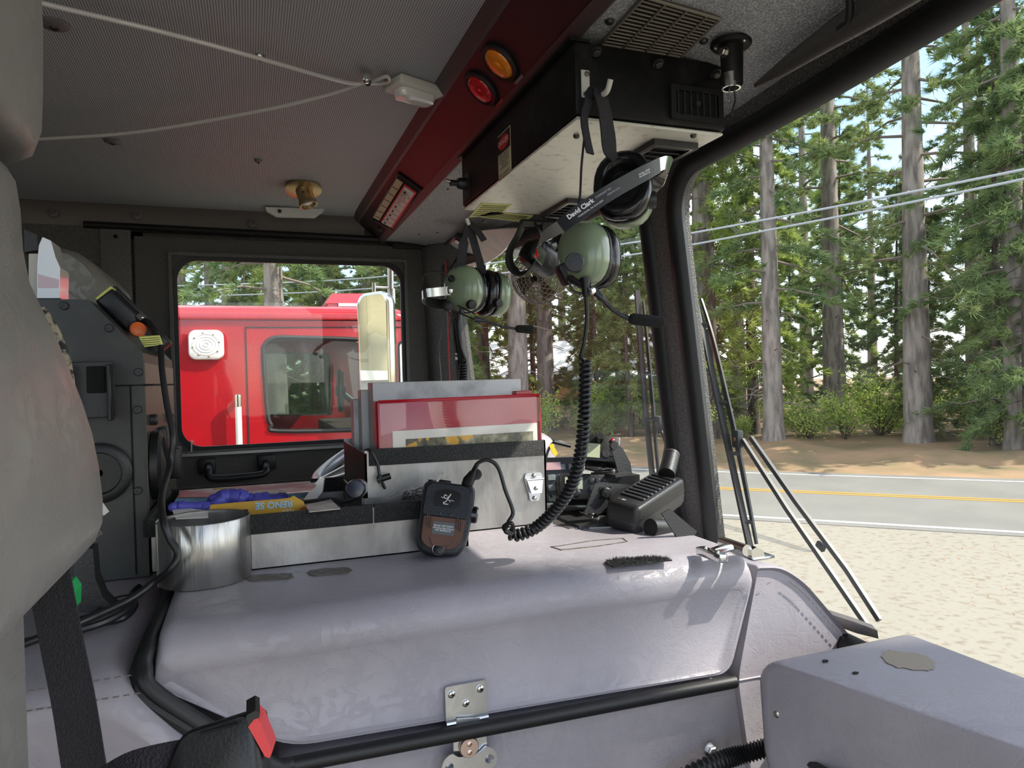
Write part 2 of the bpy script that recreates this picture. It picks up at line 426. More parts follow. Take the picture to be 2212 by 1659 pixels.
mat('brick', rgb(190, 96, 70), rough=.85, var=(6, rgb(160, 78, 58), .4, .6))
mat('siding', rgb(166, 158, 128), rough=.7)
mat('pole_wood', rgb(140, 110, 88), rough=.9)
mat('mirror', rgb(235, 238, 238), rough=.02, metal=1.0)
def foliage(name, c1, c2, tr=.35):
    m = bpy.data.materials.new(name); m.use_nodes = True; n = m.node_tree; n.nodes.clear()
    o = n.nodes.new('ShaderNodeOutputMaterial'); d = n.nodes.new('ShaderNodeBsdfDiffuse'); t = n.nodes.new('ShaderNodeBsdfTranslucent'); x = n.nodes.new('ShaderNodeMixShader')
    g = n.nodes.new('ShaderNodeTexCoord'); a = n.nodes.new('ShaderNodeTexNoise'); a.inputs['Scale'].default_value = 1.6; a.inputs['Detail'].default_value = 6
    r = n.nodes.new('ShaderNodeMapRange'); r.inputs['From Min'].default_value = .35; r.inputs['From Max'].default_value = .66
    c = n.nodes.new('ShaderNodeMix'); c.data_type = 'RGBA'; c.inputs['A'].default_value = c1; c.inputs['B'].default_value = c2
    n.links.new(g.outputs['Object'], a.inputs['Vector']); n.links.new(a.outputs['Fac'], r.inputs['Value']); n.links.new(r.outputs[0], c.inputs['Factor'])
    n.links.new(c.outputs['Result'], d.inputs['Color']); n.links.new(c.outputs['Result'], t.inputs['Color'])
    x.inputs['Fac'].default_value = tr; n.links.new(d.outputs[0], x.inputs[1]); n.links.new(t.outputs[0], x.inputs[2]); n.links.new(x.outputs[0], o.inputs['Surface'])
    MATS[name] = m
foliage('needles', rgb(104, 124, 82), rgb(156, 166, 110), .42)
foliage('needles_dark', rgb(100, 124, 84), rgb(140, 158, 104), .42)
foliage('needles_light', rgb(136, 158, 84), rgb(176, 188, 108), .5)
foliage('shrub_leaf', rgb(150, 176, 84), rgb(188, 200, 110), .5)
foliage('shrub_rust', rgb(150, 92, 70), rgb(120, 104, 70), .3)
glass_mat('glass', (.95, .97, .95, 1), .8, .045)
glass_mat('glass_door', (.95, .96, .94, 1), .8, .02)
glass_mat('glass_truck', (.66, .72, .68, 1), .8, .01)
glass_mat('film', (.95, .95, .95, 1), 1.6, .05)

# ------------------------------------------------------------------ the cab shell
ZC, ZH = 3.2175, 3.142
CEX = .322                                      # front edge of the headliner
def WX(y, z): return .80-.118*(y-1.15)**2-(z-2.373)*.105   # curved, raked windshield
# headliner: flat, then curving down at the driver's side
def hl(u, v):
    x = -1.7+(CEX+1.7)*u; s = v*2.42-.17
    if s < 2.15: return (x, s, ZC)
    a = (s-2.15)/.1; return (x, s, ZC-.004*a*a)
m = MB(); m.grid(hl, 2, 40); o = m.build('ceiling', 'headliner'); struct(o, 'grey ribbed vinyl headliner over the cab', 'ceiling')
m = MB(); m.box((-.42, 1.1, ZC+.05), (2.6, 2.75, .03)); o = m.build('roof', 'truck_red'); struct(o, 'red outer roof skin above the headliner', 'roof')
m = MB(); m.box((.72, 1.1, ZC+.03), (.36, 2.75, .03)); m.box((.86, 1.1, 3.2), (.1, 2.75, .08)); o = m.build('roof_front', 'truck_red'); struct(o, 'red outer roof brow over the windshield', 'roof')
# cove strip above the driver's door
m = MB()
pts = []
m.grid(lambda u, v: (-1.7+2.06*u, 2.235+.058*math.sin(v*PI/2), ZC-.001-.060*(1-math.cos(v*PI/2))), 1, 8); m.box((-.67, 2.32, 3.19), (2.06, .04, .07))
o = m.build('trim_1', 'cove'); struct(o, 'grey brown cove strip where the headliner meets the door header', 'trim')
for px, py in ((297, 468), (545, 486), (118, 462)):
    b = MB(); c = at(px, py, Y=2.29); b.lathe([(.014, 0), (.013, .004), (.007, .006), (.005, .003)], (c.x, 2.278, c.z), (0, -1, .35), 18); b.build('button_fastener', 'vinyl_dark', o)
# maroon fascia, sloping down to the front header
m = MB()
a, b_ = V((CEX, 0, ZC)), V((.415, 0, ZH))
d = (b_-a).normalized(); nn = V((-d.z, 0, d.x)).normalized()
if nn.z > 0: nn = -nn
m.ext([(CEX+.012, -.17, ZC-.012), (.405, -.17, ZH+.004), (.44, -.17, ZH+.03), (CEX+.03, -.17, ZC+.02)], (0, 2.45, 0))
trim2 = m.build('trim_2', 'maroon', smooth=0); struct(trim2, 'dark maroon sloping fascia panel along the ceiling edge', 'trim')
m = MB()
m.ext([(CEX-.004, -.17, ZC+.001), (CEX+.012, -.17, ZC-.016), (CEX+.022, -.17, ZC-.018), (CEX+.01, -.17, ZC+.01)], (0, 2.44, 0))
m.ext([(.398, -.17, ZH+.006), (.412, -.17, ZH-.006), (.422, -.17, ZH+.002), (.41, -.17, ZH+.012)], (0, 2.44, 0))
m.build('edge_moulding', 'maroon_edge', trim2, smooth=0)
def fas(px, py):
    """point on the maroon fascia"""
    v = at(px, py, D=1)-CAM; p0 = V((CEX+.012, 0, ZC-.012)); n_ = V((-(ZH+.004-ZC+.012), 0, .405-CEX-.012)).normalized()
    t = (p0-CAM).dot(n_)/v.dot(n_); return CAM+v*t
FN = V((ZH+.004-ZC+.012, 0, -(.405-CEX-.012))).normalized()          # outward (down/back) normal
FD = V((.405-CEX-.012, 0, ZH+.004-ZC+.012)).normalized()              # down the slope
# grey front header between fascia and windshield
m = MB()
m.grid(lambda u, v: (.415+u*.335, -.17+v*2.44, ZH+.004-.058*u*u), 6, 2); m.box((.6, 1.05, ZH+.035), (.4, 2.44, .02))
hdr = m.build('trim_3', 'header_grey'); struct(hdr, 'grey speckled metal header panel over the windshield', 'trim')
def hz(x): 
    u = (x-.415)/.335; return ZH+.004-.058*u*u
def onhdr(px, py):
    z = ZH
    for _ in range(6): p = at(px, py, Z=z); z = hz(p.x)
    return at(px, py, Z=z)

# windshield wall: two rounded panes with a centre post
def wloop(y0, y1, z0, z1, r, n=14, off=0.0):
    lp = []
    cy, cz = (y0+y1)/2, (z0+z1)/2
    base = rrect(abs(y1-y0), z1-z0, r, 8); dense = []
    for i in range(len(base)):
        p, q = base[i], base[(i+1) % len(base)]; L = math.hypot(q[0]-p[0], q[1]-p[1]); k = max(1, int(L/.05))
        for j in range(k): dense.append((p[0]+(q[0]-p[0])*j/k, p[1]+(q[1]-p[1])*j/k))
    return [V((WX(cy+a, cz+b)+off, cy+a, cz+b)) for a, b in dense]
PANES = [(1.105, -.05, 2.30, 3.062, .085), (2.16, 1.195, 2.30, 3.062, .085)]
m = MB()
def outer_of(lp, y0, y1, z0, z1, off):
    out = []
    cy = sum(p.y for p in lp)/len(lp); cz = sum(p.z for p in lp)/len(lp)
    for p in lp:
        dy, dz = p.y-cy, p.z-cz; k = 1e9
        if dy > 1e-6: k = min(k, (y1-cy)/dy)
        if dy < -1e-6: k = min(k, (y0-cy)/dy)
        if dz > 1e-6: k = min(k, (z1-cz)/dz)
        if dz < -1e-6: k = min(k, (z0-cz)/dz)
        y, z = cy+dy*k, cz+dz*k; out.append(V((WX(y, z)+off, y, z)))
    return out
for (ya, yb, z0, z1, r), (oy0, oy1) in zip(PANES, ((-.2, 1.15), (1.15, 2.3))):
    lo, li = wloop(ya, yb, z0, z1, r, off=.03), wloop(ya, yb, z0, z1, r, off=-.005)
    A = outer_of(lo, oy0, oy1, 1.5, 3.15, .03); B = outer_of(li, oy0, oy1, 1.5, 3.15, -.005)
    m.loft([A, lo, li, B], False)
wf = m.build('wall_front', 'pillar_texture', smooth=30); struct(wf, 'dark speckled windshield surround with centre post', 'wall')
for k, (ya, yb, z0, z1, r) in enumerate(PANES):
    g = MB(); rings = []
    base = wloop(ya, yb, z0, z1, r, off=.012); cy, cz = (ya+yb)/2, (z0+z1)/2
    for t in (1, .8, .6, .4, .2, .03):
        rings.append([V((WX(cy+(p.y-cy)*t, cz+(p.z-cz)*t)+.012, cy+(p.y-cy)*t, cz+(p.z-cz)*t)) for p in base])
    g.loft(rings, False); g.f.append(tuple(range(5*len(base), 6*len(base))))
    wn = g.build('window_%d' % (k+1), 'glass'); struct(wn, ['large right windshield pane looking onto the road', 'left windshield pane behind the hanging fan'][k], 'window')
    q = MB(); q.tube(wloop(ya, yb, z0, z1, r, off=.0), .0, 10, closed=True, flat=(.02, .017)); q.build('rubber_gasket', 'rubber', wn)
# lower front wall and side pillar by the passenger door
m = MB(); m.box((.52, -.17, 2.3), (.1, .07, 1.8)); o = m.build('trim_4', 'pillar_texture'); struct(o, 'right front door pillar at the open passenger side', 'trim')
m = MB(); m.box((-1.52, -.17, 2.3), (.36, .05, 1.85)); o = m.build('wall_right', 'door_texture'); struct(o, 'cab side wall behind the open passenger doorway', 'wall')
m = MB(); m.box((-1.7, 1.08, 2.3), (.05, 2.5, 1.85)); o = m.build('wall_back', 'door_texture'); struct(o, 'rear cab wall', 'wall')
m = MB(); m.box((-.4, 1.08, 1.38), (2.6, 2.5, .05)); o = m.build('floor', 'black_matte'); struct(o, 'black rubber cab floor', 'floor')

# driver's side wall with door and window
DY = 2.3
wl = MB()
xd0, xd1 = at(291, 560, Y=DY).x, .60                          # door edges
wl.box(((xd0-.012-1.7)/2, DY+.02, 2.28), (xd0-.012+1.7, .05, 1.8))
wl.box((xd0-.01, DY+.05, 2.35), (.06, .05, 1.6))
wl.box((.34, DY+.03, 3.2), (1.3, .05, .1))
wl.box((-.6, DY+.05, 3.19), (2.2, .05, .12))
o = wl.build('wall_left', 'door_texture'); struct(o, "dark side wall behind the driver's door", 'wall')
bp = MB(); x0, x1 = at(219, 560, Y=DY).x, at(285, 560, Y=DY).x
bp.rbox(((x0+x1)/2, DY-.008, 2.55), (x1-x0, .014, 1.24), .003, 2); pp = bp.build('pillar_cover', 'pillar_texture', o)
for px, py in ((250, 511), (250, 620)):
    c = at(px, py, Y=DY-.015); q = MB(); q.screw(c, (0, -1, 0), .006, .003); q.build('screw', 'hole', o)
rail = MB(); a, b2 = at(180, 484, Y=2.28), at(925, 548, Y=2.28)
rail.tube([(a.x, 2.285, a.z), (b2.x, 2.285, a.z-.008)], .0, 10, flat=(.012, .01)); ro = rail.build('trim_5', 'rubber'); struct(ro, "black rubber rain rail above the driver's door", 'trim')
# door leaf
wx0, wx1, wz0, wz1 = -.208, .492, 2.497, 3.088
door = thing('door_1', (.2, DY, 1.6), "dark speckled driver's door with a large framed window", 'door'); door['kind'] = 'structure'
dl = MB(); cx, cz = (wx0+wx1)/2, (wz0+wz1)/2
hole = [(a+cx, b+cz) for a, b in rrect(wx1-wx0-.012, wz1-wz0-.012, .055, 8)]
dl.plate([(xd0, 1.6), (.575, 1.6), (.575, 3.135), (xd0, 3.135)], [hole], (0, DY+.045, 0), (1, 0, 0), (0, 0, 1), .045)
dl.build('door_leaf', 'door_texture', door, smooth=30)
fr = MB()
fr.plate([(a+cx, b+cz) for a, b in rrect(wx1-wx0+.006, wz1-wz0+.006, .004, 2)], [[(a+cx, b+cz) for a, b in rrect(wx1-wx0-.012, wz1-wz0-.012, .004, 2)]], (0, DY+.0, 0), (1, 0, 0), (0, 0, 1), .012)
fr.build('window_frame', 'pillar_texture', door, smooth=30)
gk = MB(); gk.plate([(a+cx, b+cz) for a, b in rrect(wx1-wx0-.010, wz1-wz0-.010, .004, 8)], [[(a+cx, b+cz) for a, b in rrect(wx1-wx0-.036, wz1-wz0-.036, .06, 8)]], (0, DY+.012, 0), (1, 0, 0), (0, 0, 1), .01)
gk.build('window_gasket', 'rubber', door, smooth=30)
sill = MB(); sill.box((cx, DY-.006, wz0-.004), (wx1-wx0+.01, .014, .008)); sill.build('window_sill', 'steel', door, smooth=0)
pn = MB(); a, b2 = at(413, 978, Y=DY-.008), at(413, 955, Y=DY-.008); pn.cyl(a, b2, .0035, 10); pn.lathe([(.006, 0), (.006, .003)], b2, (0, 0, 1), 10); pn.build('lock_pin', 'steel', door)
gl = MB(); gl.ext([(a+cx, DY+.03, b+cz) for a, b in rrect(wx1-wx0-.012, wz1-wz0-.012, .055, 8)], (0, .004, 0)); gl.build('pane', 'glass_door', door, smooth=0)
# pull handle on the door
hd = MB(); z1_ = at(440, 992, Y=DY-.03).z
pa, pb = at(448, 1008, Y=DY-.02), at(578, 1002, Y=DY-.02); lo_ = at(448, 1034, Y=DY-.04).z
ph = thing('door_pull', (pa.x, DY, lo_), "black U-shaped pull handle below the driver's window", 'handle')
for p, (q0, q1) in ((pa, (428, 466)), (pb, (556, 597))):
    b2 = MB(); xa, xb = at(q0, 1000, Y=DY-.005).x, at(q1, 1000, Y=DY-.005).x
    b2.rbox(((xa+xb)/2, DY-.008, at(450, 1006, Y=DY).z), (xb-xa, .016, .046), .004, 2); b2.build('mount', 'black_plastic', ph)
b2 = MB(); b2.tube(crom([(pa.x+.004, DY-.01, pa.z+.006), (pa.x+.004, DY-.04, pa.z-.008), (pa.x+.006, DY-.05, lo_+.008), (pa.x+.03, DY-.052, lo_), (pb.x-.03, DY-.052, lo_+.002), (pb.x-.006, DY-.05, lo_+.01), (pb.x-.004, DY-.04, pb.z-.008), (pb.x-.004, DY-.01, pb.z+.006)], 5), .0, 10, flat=(.011, .008)); b2.build('grip', 'black_plastic', ph)
# A pillar trim at the far left corner, with cables
ap = MB(); ap.ext([(.575, DY, 2.2), (.60, DY, 2.2), (.66, 2.2, 2.2), (.63, 2.16, 2.2), (.59, 2.24, 2.2)], (-.03, 0, .93))
apo = ap.build('trim_6', 'pillar_texture', smooth=30); struct(apo, "grey speckled corner pillar beside the driver's windshield pane", 'trim')
dg = MB(); dg.box((.582, DY-.002, 2.65), (.016, .02, .98)); dg.box((.52, DY-.004, 3.135), (.14, .02, .016)); g_ = dg.build('trim_7', 'rubber', smooth=0); struct(g_, "black rubber seal down the front edge of the driver's door", 'trim')

# ------------------------------------------------------------------ outside: ground and road
RN, RT = V((.715, .699, 0)), V((.699, -.715, 0))
def strip(d0, d1, z, L=90, L0=-60):
    a = [RN*d0+RT*L0, RN*d0+RT*L, RN*d1+RT*L, RN*d1+RT*L0]; return [V((p.x, p.y, z)) for p in a]
m = MB(); m.grid(lambda u, v: (RN*(-40+53.5*u)+RT*(-60+150*v)), 4, 6); o = m.build('ground', 'gravel', smooth=0); struct(o, 'pale gravel apron strewn with rusty pine needles', 'ground')
m = MB(); m.ext(strip(13.3, 19.9, -.02), (0, 0, .03)); road = m.build('road', 'asphalt', smooth=0); struct(road, 'grey two-lane asphalt road', 'road')
for d0, d1, mt, nm in ((13.52, 13.66, 'line_white', 'edge_line'), (16.52, 16.63, 'line_yellow', 'centre_line'), (16.73, 16.84, 'line_yellow', 'centre_line'), (19.35, 19.47, 'line_white', 'edge_line')):
    m = MB(); m.ext(strip(d0, d1, .012), (0, 0, .004)); m.build(nm, mt, road, smooth=0)
def bank(u, v):
    d = 19.9+70*u*u; s = -60+150*v; p = RN*d+RT*s
    return (p.x, p.y, .0+.5*min(1, (d-19.9)/4)*(.6+.4*mnoise.noise(p*.25))+max(0, d-30)*.02+.25*mnoise.noise(p*.6)*min(1, (d-19.9)/2))
m = MB(); m.grid(bank, 60, 90); o = m.build('forest_floor', 'needle_litter'); struct(o, 'brown needle-covered forest floor across the road', 'ground')
def gz(p):
    d = p.dot(RN)
    if d < 19.9: return 0
    u = math.sqrt((d-19.9)/70); return bank(u, (p.dot(RT)+60)/150)[2]
m = MB()
rng = random.Random(3)
for k in range(2600):
    d = 6+7.3*rng.random(); s = -14+26*rng.random(); p = RN*d+RT*s
    if mnoise.noise(p*V((.6, .6, 1))*1.0) < .12: continue
    a = rng.random()*PI; l = .05+.06*rng.random(); q = V((math.cos(a), math.sin(a), 0)); r_ = V((-q.y, q.x, 0))*.006
    z = V((0, 0, .006)); m.add([p+z-r_, p+z+r_, p+z+q*l], [(0, 1, 2)])
o = m.build('fallen_needles', mat('needle_rust', rgb(176, 118, 74), rough=.9), smooth=0); tag(o, 'rusty fallen pine needles scattered on the pale gravel', 'needles', kind='stuff')

# ------------------------------------------------------------------ trees
def spray(vs, fs, p, d, n, L, wd, rg, droop=.25, sp=.9):
    for _ in range(n):
        q = V((d.x+rg.uniform(-sp, sp), d.y+rg.uniform(-sp, sp), d.z+rg.uniform(-sp, sp)*.8-droop)).normalized()
        l = L*rg.uniform(.6, 1.25); s = q.cross(V((rg.uniform(-1, 1), rg.uniform(-1, 1), rg.uniform(-1, 1))))
        if s.length < 1e-3: continue
        s = s.normalized()*wd*rg.uniform(.6, 1.3)
        o_ = p+V((rg.uniform(-.06, .06), rg.uniform(-.06, .06), rg.uniform(-.06, .06)))
        k = len(vs); vs += [o_-s, o_+s, o_+q*l]; fs.append((k, k+1, k+2))
def conifer(name, H, base, r0, R, nb, npt, ntri, L, wd, mt, bk, seed, dead=0, droop=.3, taper=.75, sway=.12):
    """a tree standing at the origin: trunk, boughs, needles"""
    rg = random.Random(seed); root = bpy.data.objects.new(name, None); COL.objects.link(root)
    t = MB(); n = 12; bend = [rg.uniform(-sway, sway) for _ in range(4)]
    def ax(z): f = z/H; return V((bend[0]*math.sin(f*4)+bend[1]*f*2, bend[2]*math.sin(f*3.1)+bend[3]*f*2, z))
    zs = [-.3, .15, .6, 1.5]+[1.5+(H-1.5)*k/n for k in range(1, n+1)]
    t.tube([ax(z) if z > 0 else V((0, 0, z)) for z in zs], [r0*1.45, r0*1.15, r0*1.02, r0]+[max(.03, r0*(1-.9*k/n)) for k in range(1, n+1)], 14)
    t.build('trunk', bk, root, local=True)
    b = MB(); vs, fs = [], []
    for k in range(nb):
        f = (k+rg.random())/nb; z = base+(H-base)*f; a = k*2.4+rg.uniform(-.5, .5)
        ln = R*(1-f*taper)*rg.uniform(.55, 1.1); up = rg.uniform(-.25, .35)-droop*.4
        d = V((math.cos(a), math.sin(a), up)); p0 = ax(z); pts = [p0+V((d.x*ln*t_, d.y*ln*t_, ln*(up*t_-droop*t_*t_+rg.uniform(-.03, .03)))) for t_ in (0, .35, .7, 1)]
        b.tube(pts, [max(.012, r0*.16*(1-f*.5)), max(.01, r0*.1), .012, .005], 4, False)
        for j in range(npt):
            t_ = .25+.75*(j+rg.random())/npt; i = min(2, int(t_*3)); p = pts[i].lerp(pts[i+1], min(1, t_*3-i)) if i < 3 else pts[3]
            off = V((-d.y, d.x, 0))*rg.uniform(-1, 1)*ln*.28*(1.15-t_)+V((0, 0, rg.uniform(-.15, .1)))
            spray(vs, fs, p+off, V((d.x, d.y, .1)), ntri, L, wd, rg)
    for k in range(dead):
        z = base*rg.uniform(.25, 1.0); a = rg.uniform(0, 6.28); ln = rg.uniform(.8, 2.2); d = V((math.cos(a), math.sin(a), 0)); p0 = ax(z)
        b.tube([p0, p0+d*ln*.4+V((0, 0, .12)), p0+d*ln*.75+V((0, 0, -.05)), p0+d*ln+V((rg.uniform(-.2, .2), 0, rg.uniform(-.5, .1)))], [.03, .022, .014, .006], 4, False)
    bo_ = b.build('boughs', 'dead_wood' if dead else bk, root, local=True); bo_['kind'] = 'stuff'
    nd = MB(); nd.v = vs; nd.f = fs; me = bpy.data.meshes.new('needles'); me.from_pydata([tuple(p) for p in vs], [], fs); me.update()
    me.materials.append(MATS[mt]); no = bpy.data.objects.new('needles', me); COL.objects.link(no); no.parent = root; no['kind'] = 'stuff'
    return root
def dup(root, loc, rz, sc=1.0):
    r = root.copy(); COL.objects.link(r); r.location = loc; r.rotation_euler = (0, 0, rz); r.scale = (sc, sc, sc)
    for ch in list(root.children): c = ch.copy(); COL.objects.link(c); c.parent = r
    return r
TV = [conifer('pine_tree', 26, 5.5, .40, 3.6, 64, 16, 26, .36, .020, 'needles', 'bark', 11, 14),
      conifer('pine_tree', 24, 4.6, .33, 3.2, 60, 16, 26, .34, .020, 'needles_dark', 'bark', 12, 12),
      conifer('fir_tree', 13, .9, .14, 2.4, 76, 13, 28, .30, .018, 'needles_dark', 'bark_dark', 13, 0, .35),
      conifer('fir_tree', 9, .6, .10, 2.0, 64, 12, 28, .28, .018, 'needles', 'bark_dark', 14, 0, .3),
      conifer('cedar_tree', 16, 2.2, .2, 2.8, 74, 14, 28, .34, .019, 'needles_light', 'bark_dark', 15, 6, .5)]
used = [False]*len(TV)
def plant(k, p, rz, sc, label, group):
    p = V((p.x, p.y, gz(p)-.05))
    if not used[k]:
        used[k] = True; r = TV[k]; r.location = p; r.rotation_euler = (0, 0, rz); r.scale = (sc,)*3
    else: r = dup(TV[k], p, rz, sc)
    tag(r, label, 'tree', group); return r
named = [(1985, 975, 0, 1.02, 'thick grey pine trunk standing alone in the right part of the windshield'),
         (1672, 975, 1, .98, 'slender straight pine trunk just right of the upright wiper'),
         (1805, 940, 0, 1.05, 'pine trunk between the upright wiper and the thickest trunk'),
         (2200, 992, 1, 1.0, 'dark pine trunk at the far right edge of the windshield'),
         (1525, 960, 0, 1.15, 'broad pine trunk just right of the windshield centre post')]
KEEP = []
for px, py, k, sc, lb in named:
    q_ = at(px, py, Z=0); KEEP.append((math.atan2(q_.x, q_.y), q_.length-2.7))
    plant(k, at(px, py, Z=0), px*.37, sc, lb, None)
def pol(px, d):        # a place d metres away in the direction of a pixel column
    v = at(px, 800, D=1)-CAM; v.z = 0; return v.normalized()*d
for px, d, k, sc, lb in ((1118, 27, 0, 1.0, 'leaning pine trunk seen through the left windshield pane'), (1178, 31, 1, 1.15, 'dark pine trunk beside the leaning trunk in the left windshield pane'),
                         (597, 21, 1, .95, 'pale pine trunk rising above the red fire truck roof')):
    q_ = pol(px, d); KEEP.append((math.atan2(q_.x, q_.y), d)); plant(k, q_, px*.7, sc, lb, None)
rg = random.Random(21)
GR = 'conifers of the forest behind the road'
LB = ['tall pine tree deep in the green forest background', 'tall dark pine tree deep in the green forest background', 'dark bushy fir tree growing in the forest background', 'small bushy fir tree growing in the forest background', 'light green drooping cedar tree in the forest background']
taken = []
def far_enough(p, r):
    for q in taken:
        if (p-q).length < r: return False
    taken.append(p); return True
for row, (d0, d1, n, ks) in enumerate(((23, 27, 26, (3, 3, 2, 4)), (27, 33, 30, (2, 3, 4, 2)), (33, 42, 34, (0, 2, 4, 1, 2)), (42, 56, 30, (0, 1, 2, 4)))):
    for k in range(n):
        az = math.radians(-12+84*(k+rg.random())/n); d = rg.uniform(d0, d1); p = V((math.sin(az), math.cos(az), 0))*d
        if p.dot(RN) < 22: p = p*(22.5/max(p.dot(RN), 1)) if az < .3 else p*(22.5/p.dot(RN))
        if any(abs(math.atan2(p.x, p.y)-a_)*p.length < 2.0 and p.length < d_+1 for a_, d_ in KEEP): continue
        if not far_enough(p, 1.5): continue
        kk = rg.choice(ks); plant(kk, p, rg.uniform(0, 6.28), rg.uniform(.75, 1.15), LB[kk], GR)
# big pine ahead of the passenger side: its trunk shades the near half of the cab
Lh = V((SUN_DIR.x, SUN_DIR.y, 0)).normalized(); Lq = V((-Lh.y, Lh.x, 0))
sp_ = Lh*6.0+Lq*SHADE_Q
big = conifer('pine_tree', 30, 15, .72, 3.6, 60, 14, 16, .34, .016, 'needles', 'bark', 31, 6, .3, .75, 0.0)
big.location = (sp_.x, sp_.y, 0); tag(big, 'large pine tree standing ahead of the passenger side', 'tree')
# shrubs
def shrub(R, H, n, mt, seed):
    rg = random.Random(seed); root = bpy.data.objects.new('shrub', None); COL.objects.link(root)
    b = MB(); vs, fs = [], []
    for k in range(26):
        a = rg.uniform(0, 6.28); r_ = R*rg.uniform(.3, 1); tip = V((math.cos(a)*r_, math.sin(a)*r_, H*rg.uniform(.5, 1.05)))
        b.tube([V((0, 0, 0)), tip*.5+V((0, 0, .1)), tip], [.014, .01, .004], 4, False)
        for j in range(n):
            p = tip*rg.uniform(.35, 1.05)+V((rg.gauss(0, .16), rg.gauss(0, .16), rg.gauss(0, .14))); q = V((rg.uniform(-1, 1), rg.uniform(-1, 1), rg.uniform(-.5, 1))).normalized(); s = q.cross(V((rg.uniform(-1, 1), .3, rg.uniform(-1, 1)))).normalized()
            l = rg.uniform(.06, .12); k0 = len(vs); vs += [p, p+q*l*.5+s*l*.3, p+q*l, p+q*l*.5-s*l*.3]; fs.append((k0, k0+1, k0+2, k0+3))
    st_ = b.build('stems', 'bark_dark', root, local=True); st_['kind'] = 'stuff'
    me = bpy.data.meshes.new('leaves'); me.from_pydata([tuple(p) for p in vs], [], fs); me.update(); me.materials.append(MATS[mt])
    o_ = bpy.data.objects.new('leaves', me); COL.objects.link(o_); o_.parent = root; o_['kind'] = 'stuff'; return root
SV = [shrub(1.1, 1.7, 90, 'shrub_leaf', 5), shrub(.9, 1.2, 80, 'needles_light', 6)]; su = [0, 0]
def put_shrub(k, p, sc, label, group=None):
    p = V((p.x, p.y, gz(p)-.03)); r = SV[k] if not su[k] else dup(SV[k], p, p.x, sc); su[k] = 1
    r.location = p; r.scale = (sc,)*3; tag(r, label, 'shrub', group)
put_shrub(0, at(1900, 965, Z=0), 1.2, 'bright yellow-green shrub left of the thickest pine trunk')
put_shrub(0, at(2110, 965, Z=0), 1.25, 'bright yellow-green shrub right of the thickest pine trunk')
for k in range(26):
    az = math.radians(-8+76*(k+rg.random())/26); d = rg.uniform(24, 29); p = V((math.sin(az), math.cos(az), 0))*d
    if p.dot(RN) < 21.5: p = p*(22/p.dot(RN))
    put_shrub(k % 2, p, rg.uniform(.6, 1.2), ['yellow-green leafy shrub in the roadside undergrowth', 'low olive green shrub in the roadside undergrowth'][k % 2], 'shrubs in the roadside undergrowth')
# utility pole and wires
m = MB(); p = pol(377, 17); m.cyl((p.x, p.y, -.2), (p.x, p.y, 4.6), .12, 12, .1); po = m.build('utility_pole', 'pole_wood'); tag(po, 'brown wooden utility pole at the left edge of the door window', 'pole')
m = MB(); m.cyl((p.x, p.y, 4.05), (p.x, p.y, 4.25), .135, 12); m.build('marker_band', 'orange_plastic', po)
for i, (dy, lb) in enumerate(((0, 'upper silvery overhead cable crossing the windshield'), (26, 'lower silvery overhead cable crossing the windshield'))):
    m = MB(); pts = []
    for px, py, d in ((370, 618+dy*.9, 30), (800, 600+dy*.9, 26), (1320, 531+dy, 21), (1700, 466+dy*.9, 18), (2212, 366+dy*.8, 15.5), (2700, 260+dy*.6, 14)):
        v = at(px, py, D=1)-CAM; h = math.hypot(v.x, v.y); pts.append(CAM+v*(d/h))
    m.tube(crom(pts, 6), .026, 6); o = m.build('overhead_cable', 'wire_grey'); tag(o, lb, 'cable')
# tan house with a light roof and brick chimney behind the trees
hp = pol(1310, 45); hs = thing('house', (hp.x, hp.y, .3), 'tan house with a pale roof and brick chimney behind the trees', 'house', rot=(0, 0, math.radians(-38)))
def hl_(p): return wmat(hs) @ V(p)
m = MB(); m.add([hl_(q) for q in ((-5, -3, -.5), (3, -3, -.5), (3, 3, -.5), (-5, 3, -.5), (-5, -3, 2.3), (3, -3, 2.3), (3, 3, 2.3), (-5, 3, 2.3))], [(0, 1, 5, 4), (1, 2, 6, 5), (2, 3, 7, 6), (3, 0, 4, 7)]); m.build('wall', 'house_tan', hs, smooth=0)
m = MB(); m.ext([hl_(q) for q in ((-9, -3.6, 2.1), (-9, 0, 4.6), (-9, 3.6, 2.1), (-9, 3.5, 1.95), (-9, 0, 4.4), (-9, -3.5, 1.95))], (hl_((3.6, 0, 0))-hl_((-9, 0, 0)))); m.build('roof', 'house_roof', hs, smooth=0)
cp = pol(1023, 40); m = MB(); m.box((cp.x, cp.y, 3.2), (.65, .65, 3.0)); m.box((cp.x, cp.y, 4.72), (.75, .75, .12)); m.build('chimney', 'brick', hs, smooth=0)
m = MB(); a = hl_((1.2, -3.02, .5)); m.box(a, (1.0, .06, 1.2), Matrix.Rotation(math.radians(-38), 3, 'Z')); m.build('window', 'glass_truck', hs, smooth=0)
# station building behind the trucks, seen in the mirrors
sb = thing('station_building', (-14, 6, 0), 'beige sided station building behind the trucks, seen in the mirror', 'building')
m = MB(); m.box((-14, 6, 3), (.3, 26, 6)); m.build('wall', 'siding', sb, smooth=0)
m = MB()
for k in range(44): m.box((-13.83, -6.6+k*.58, 3), (.04, .05, 6))
q = m.build('siding_battens', 'siding', sb, smooth=0)
m = MB(); m.box((-13.6, 6, 6.05), (1.2, 26.6, .16)); m.build('eave', 'white_plastic', sb, smooth=0)

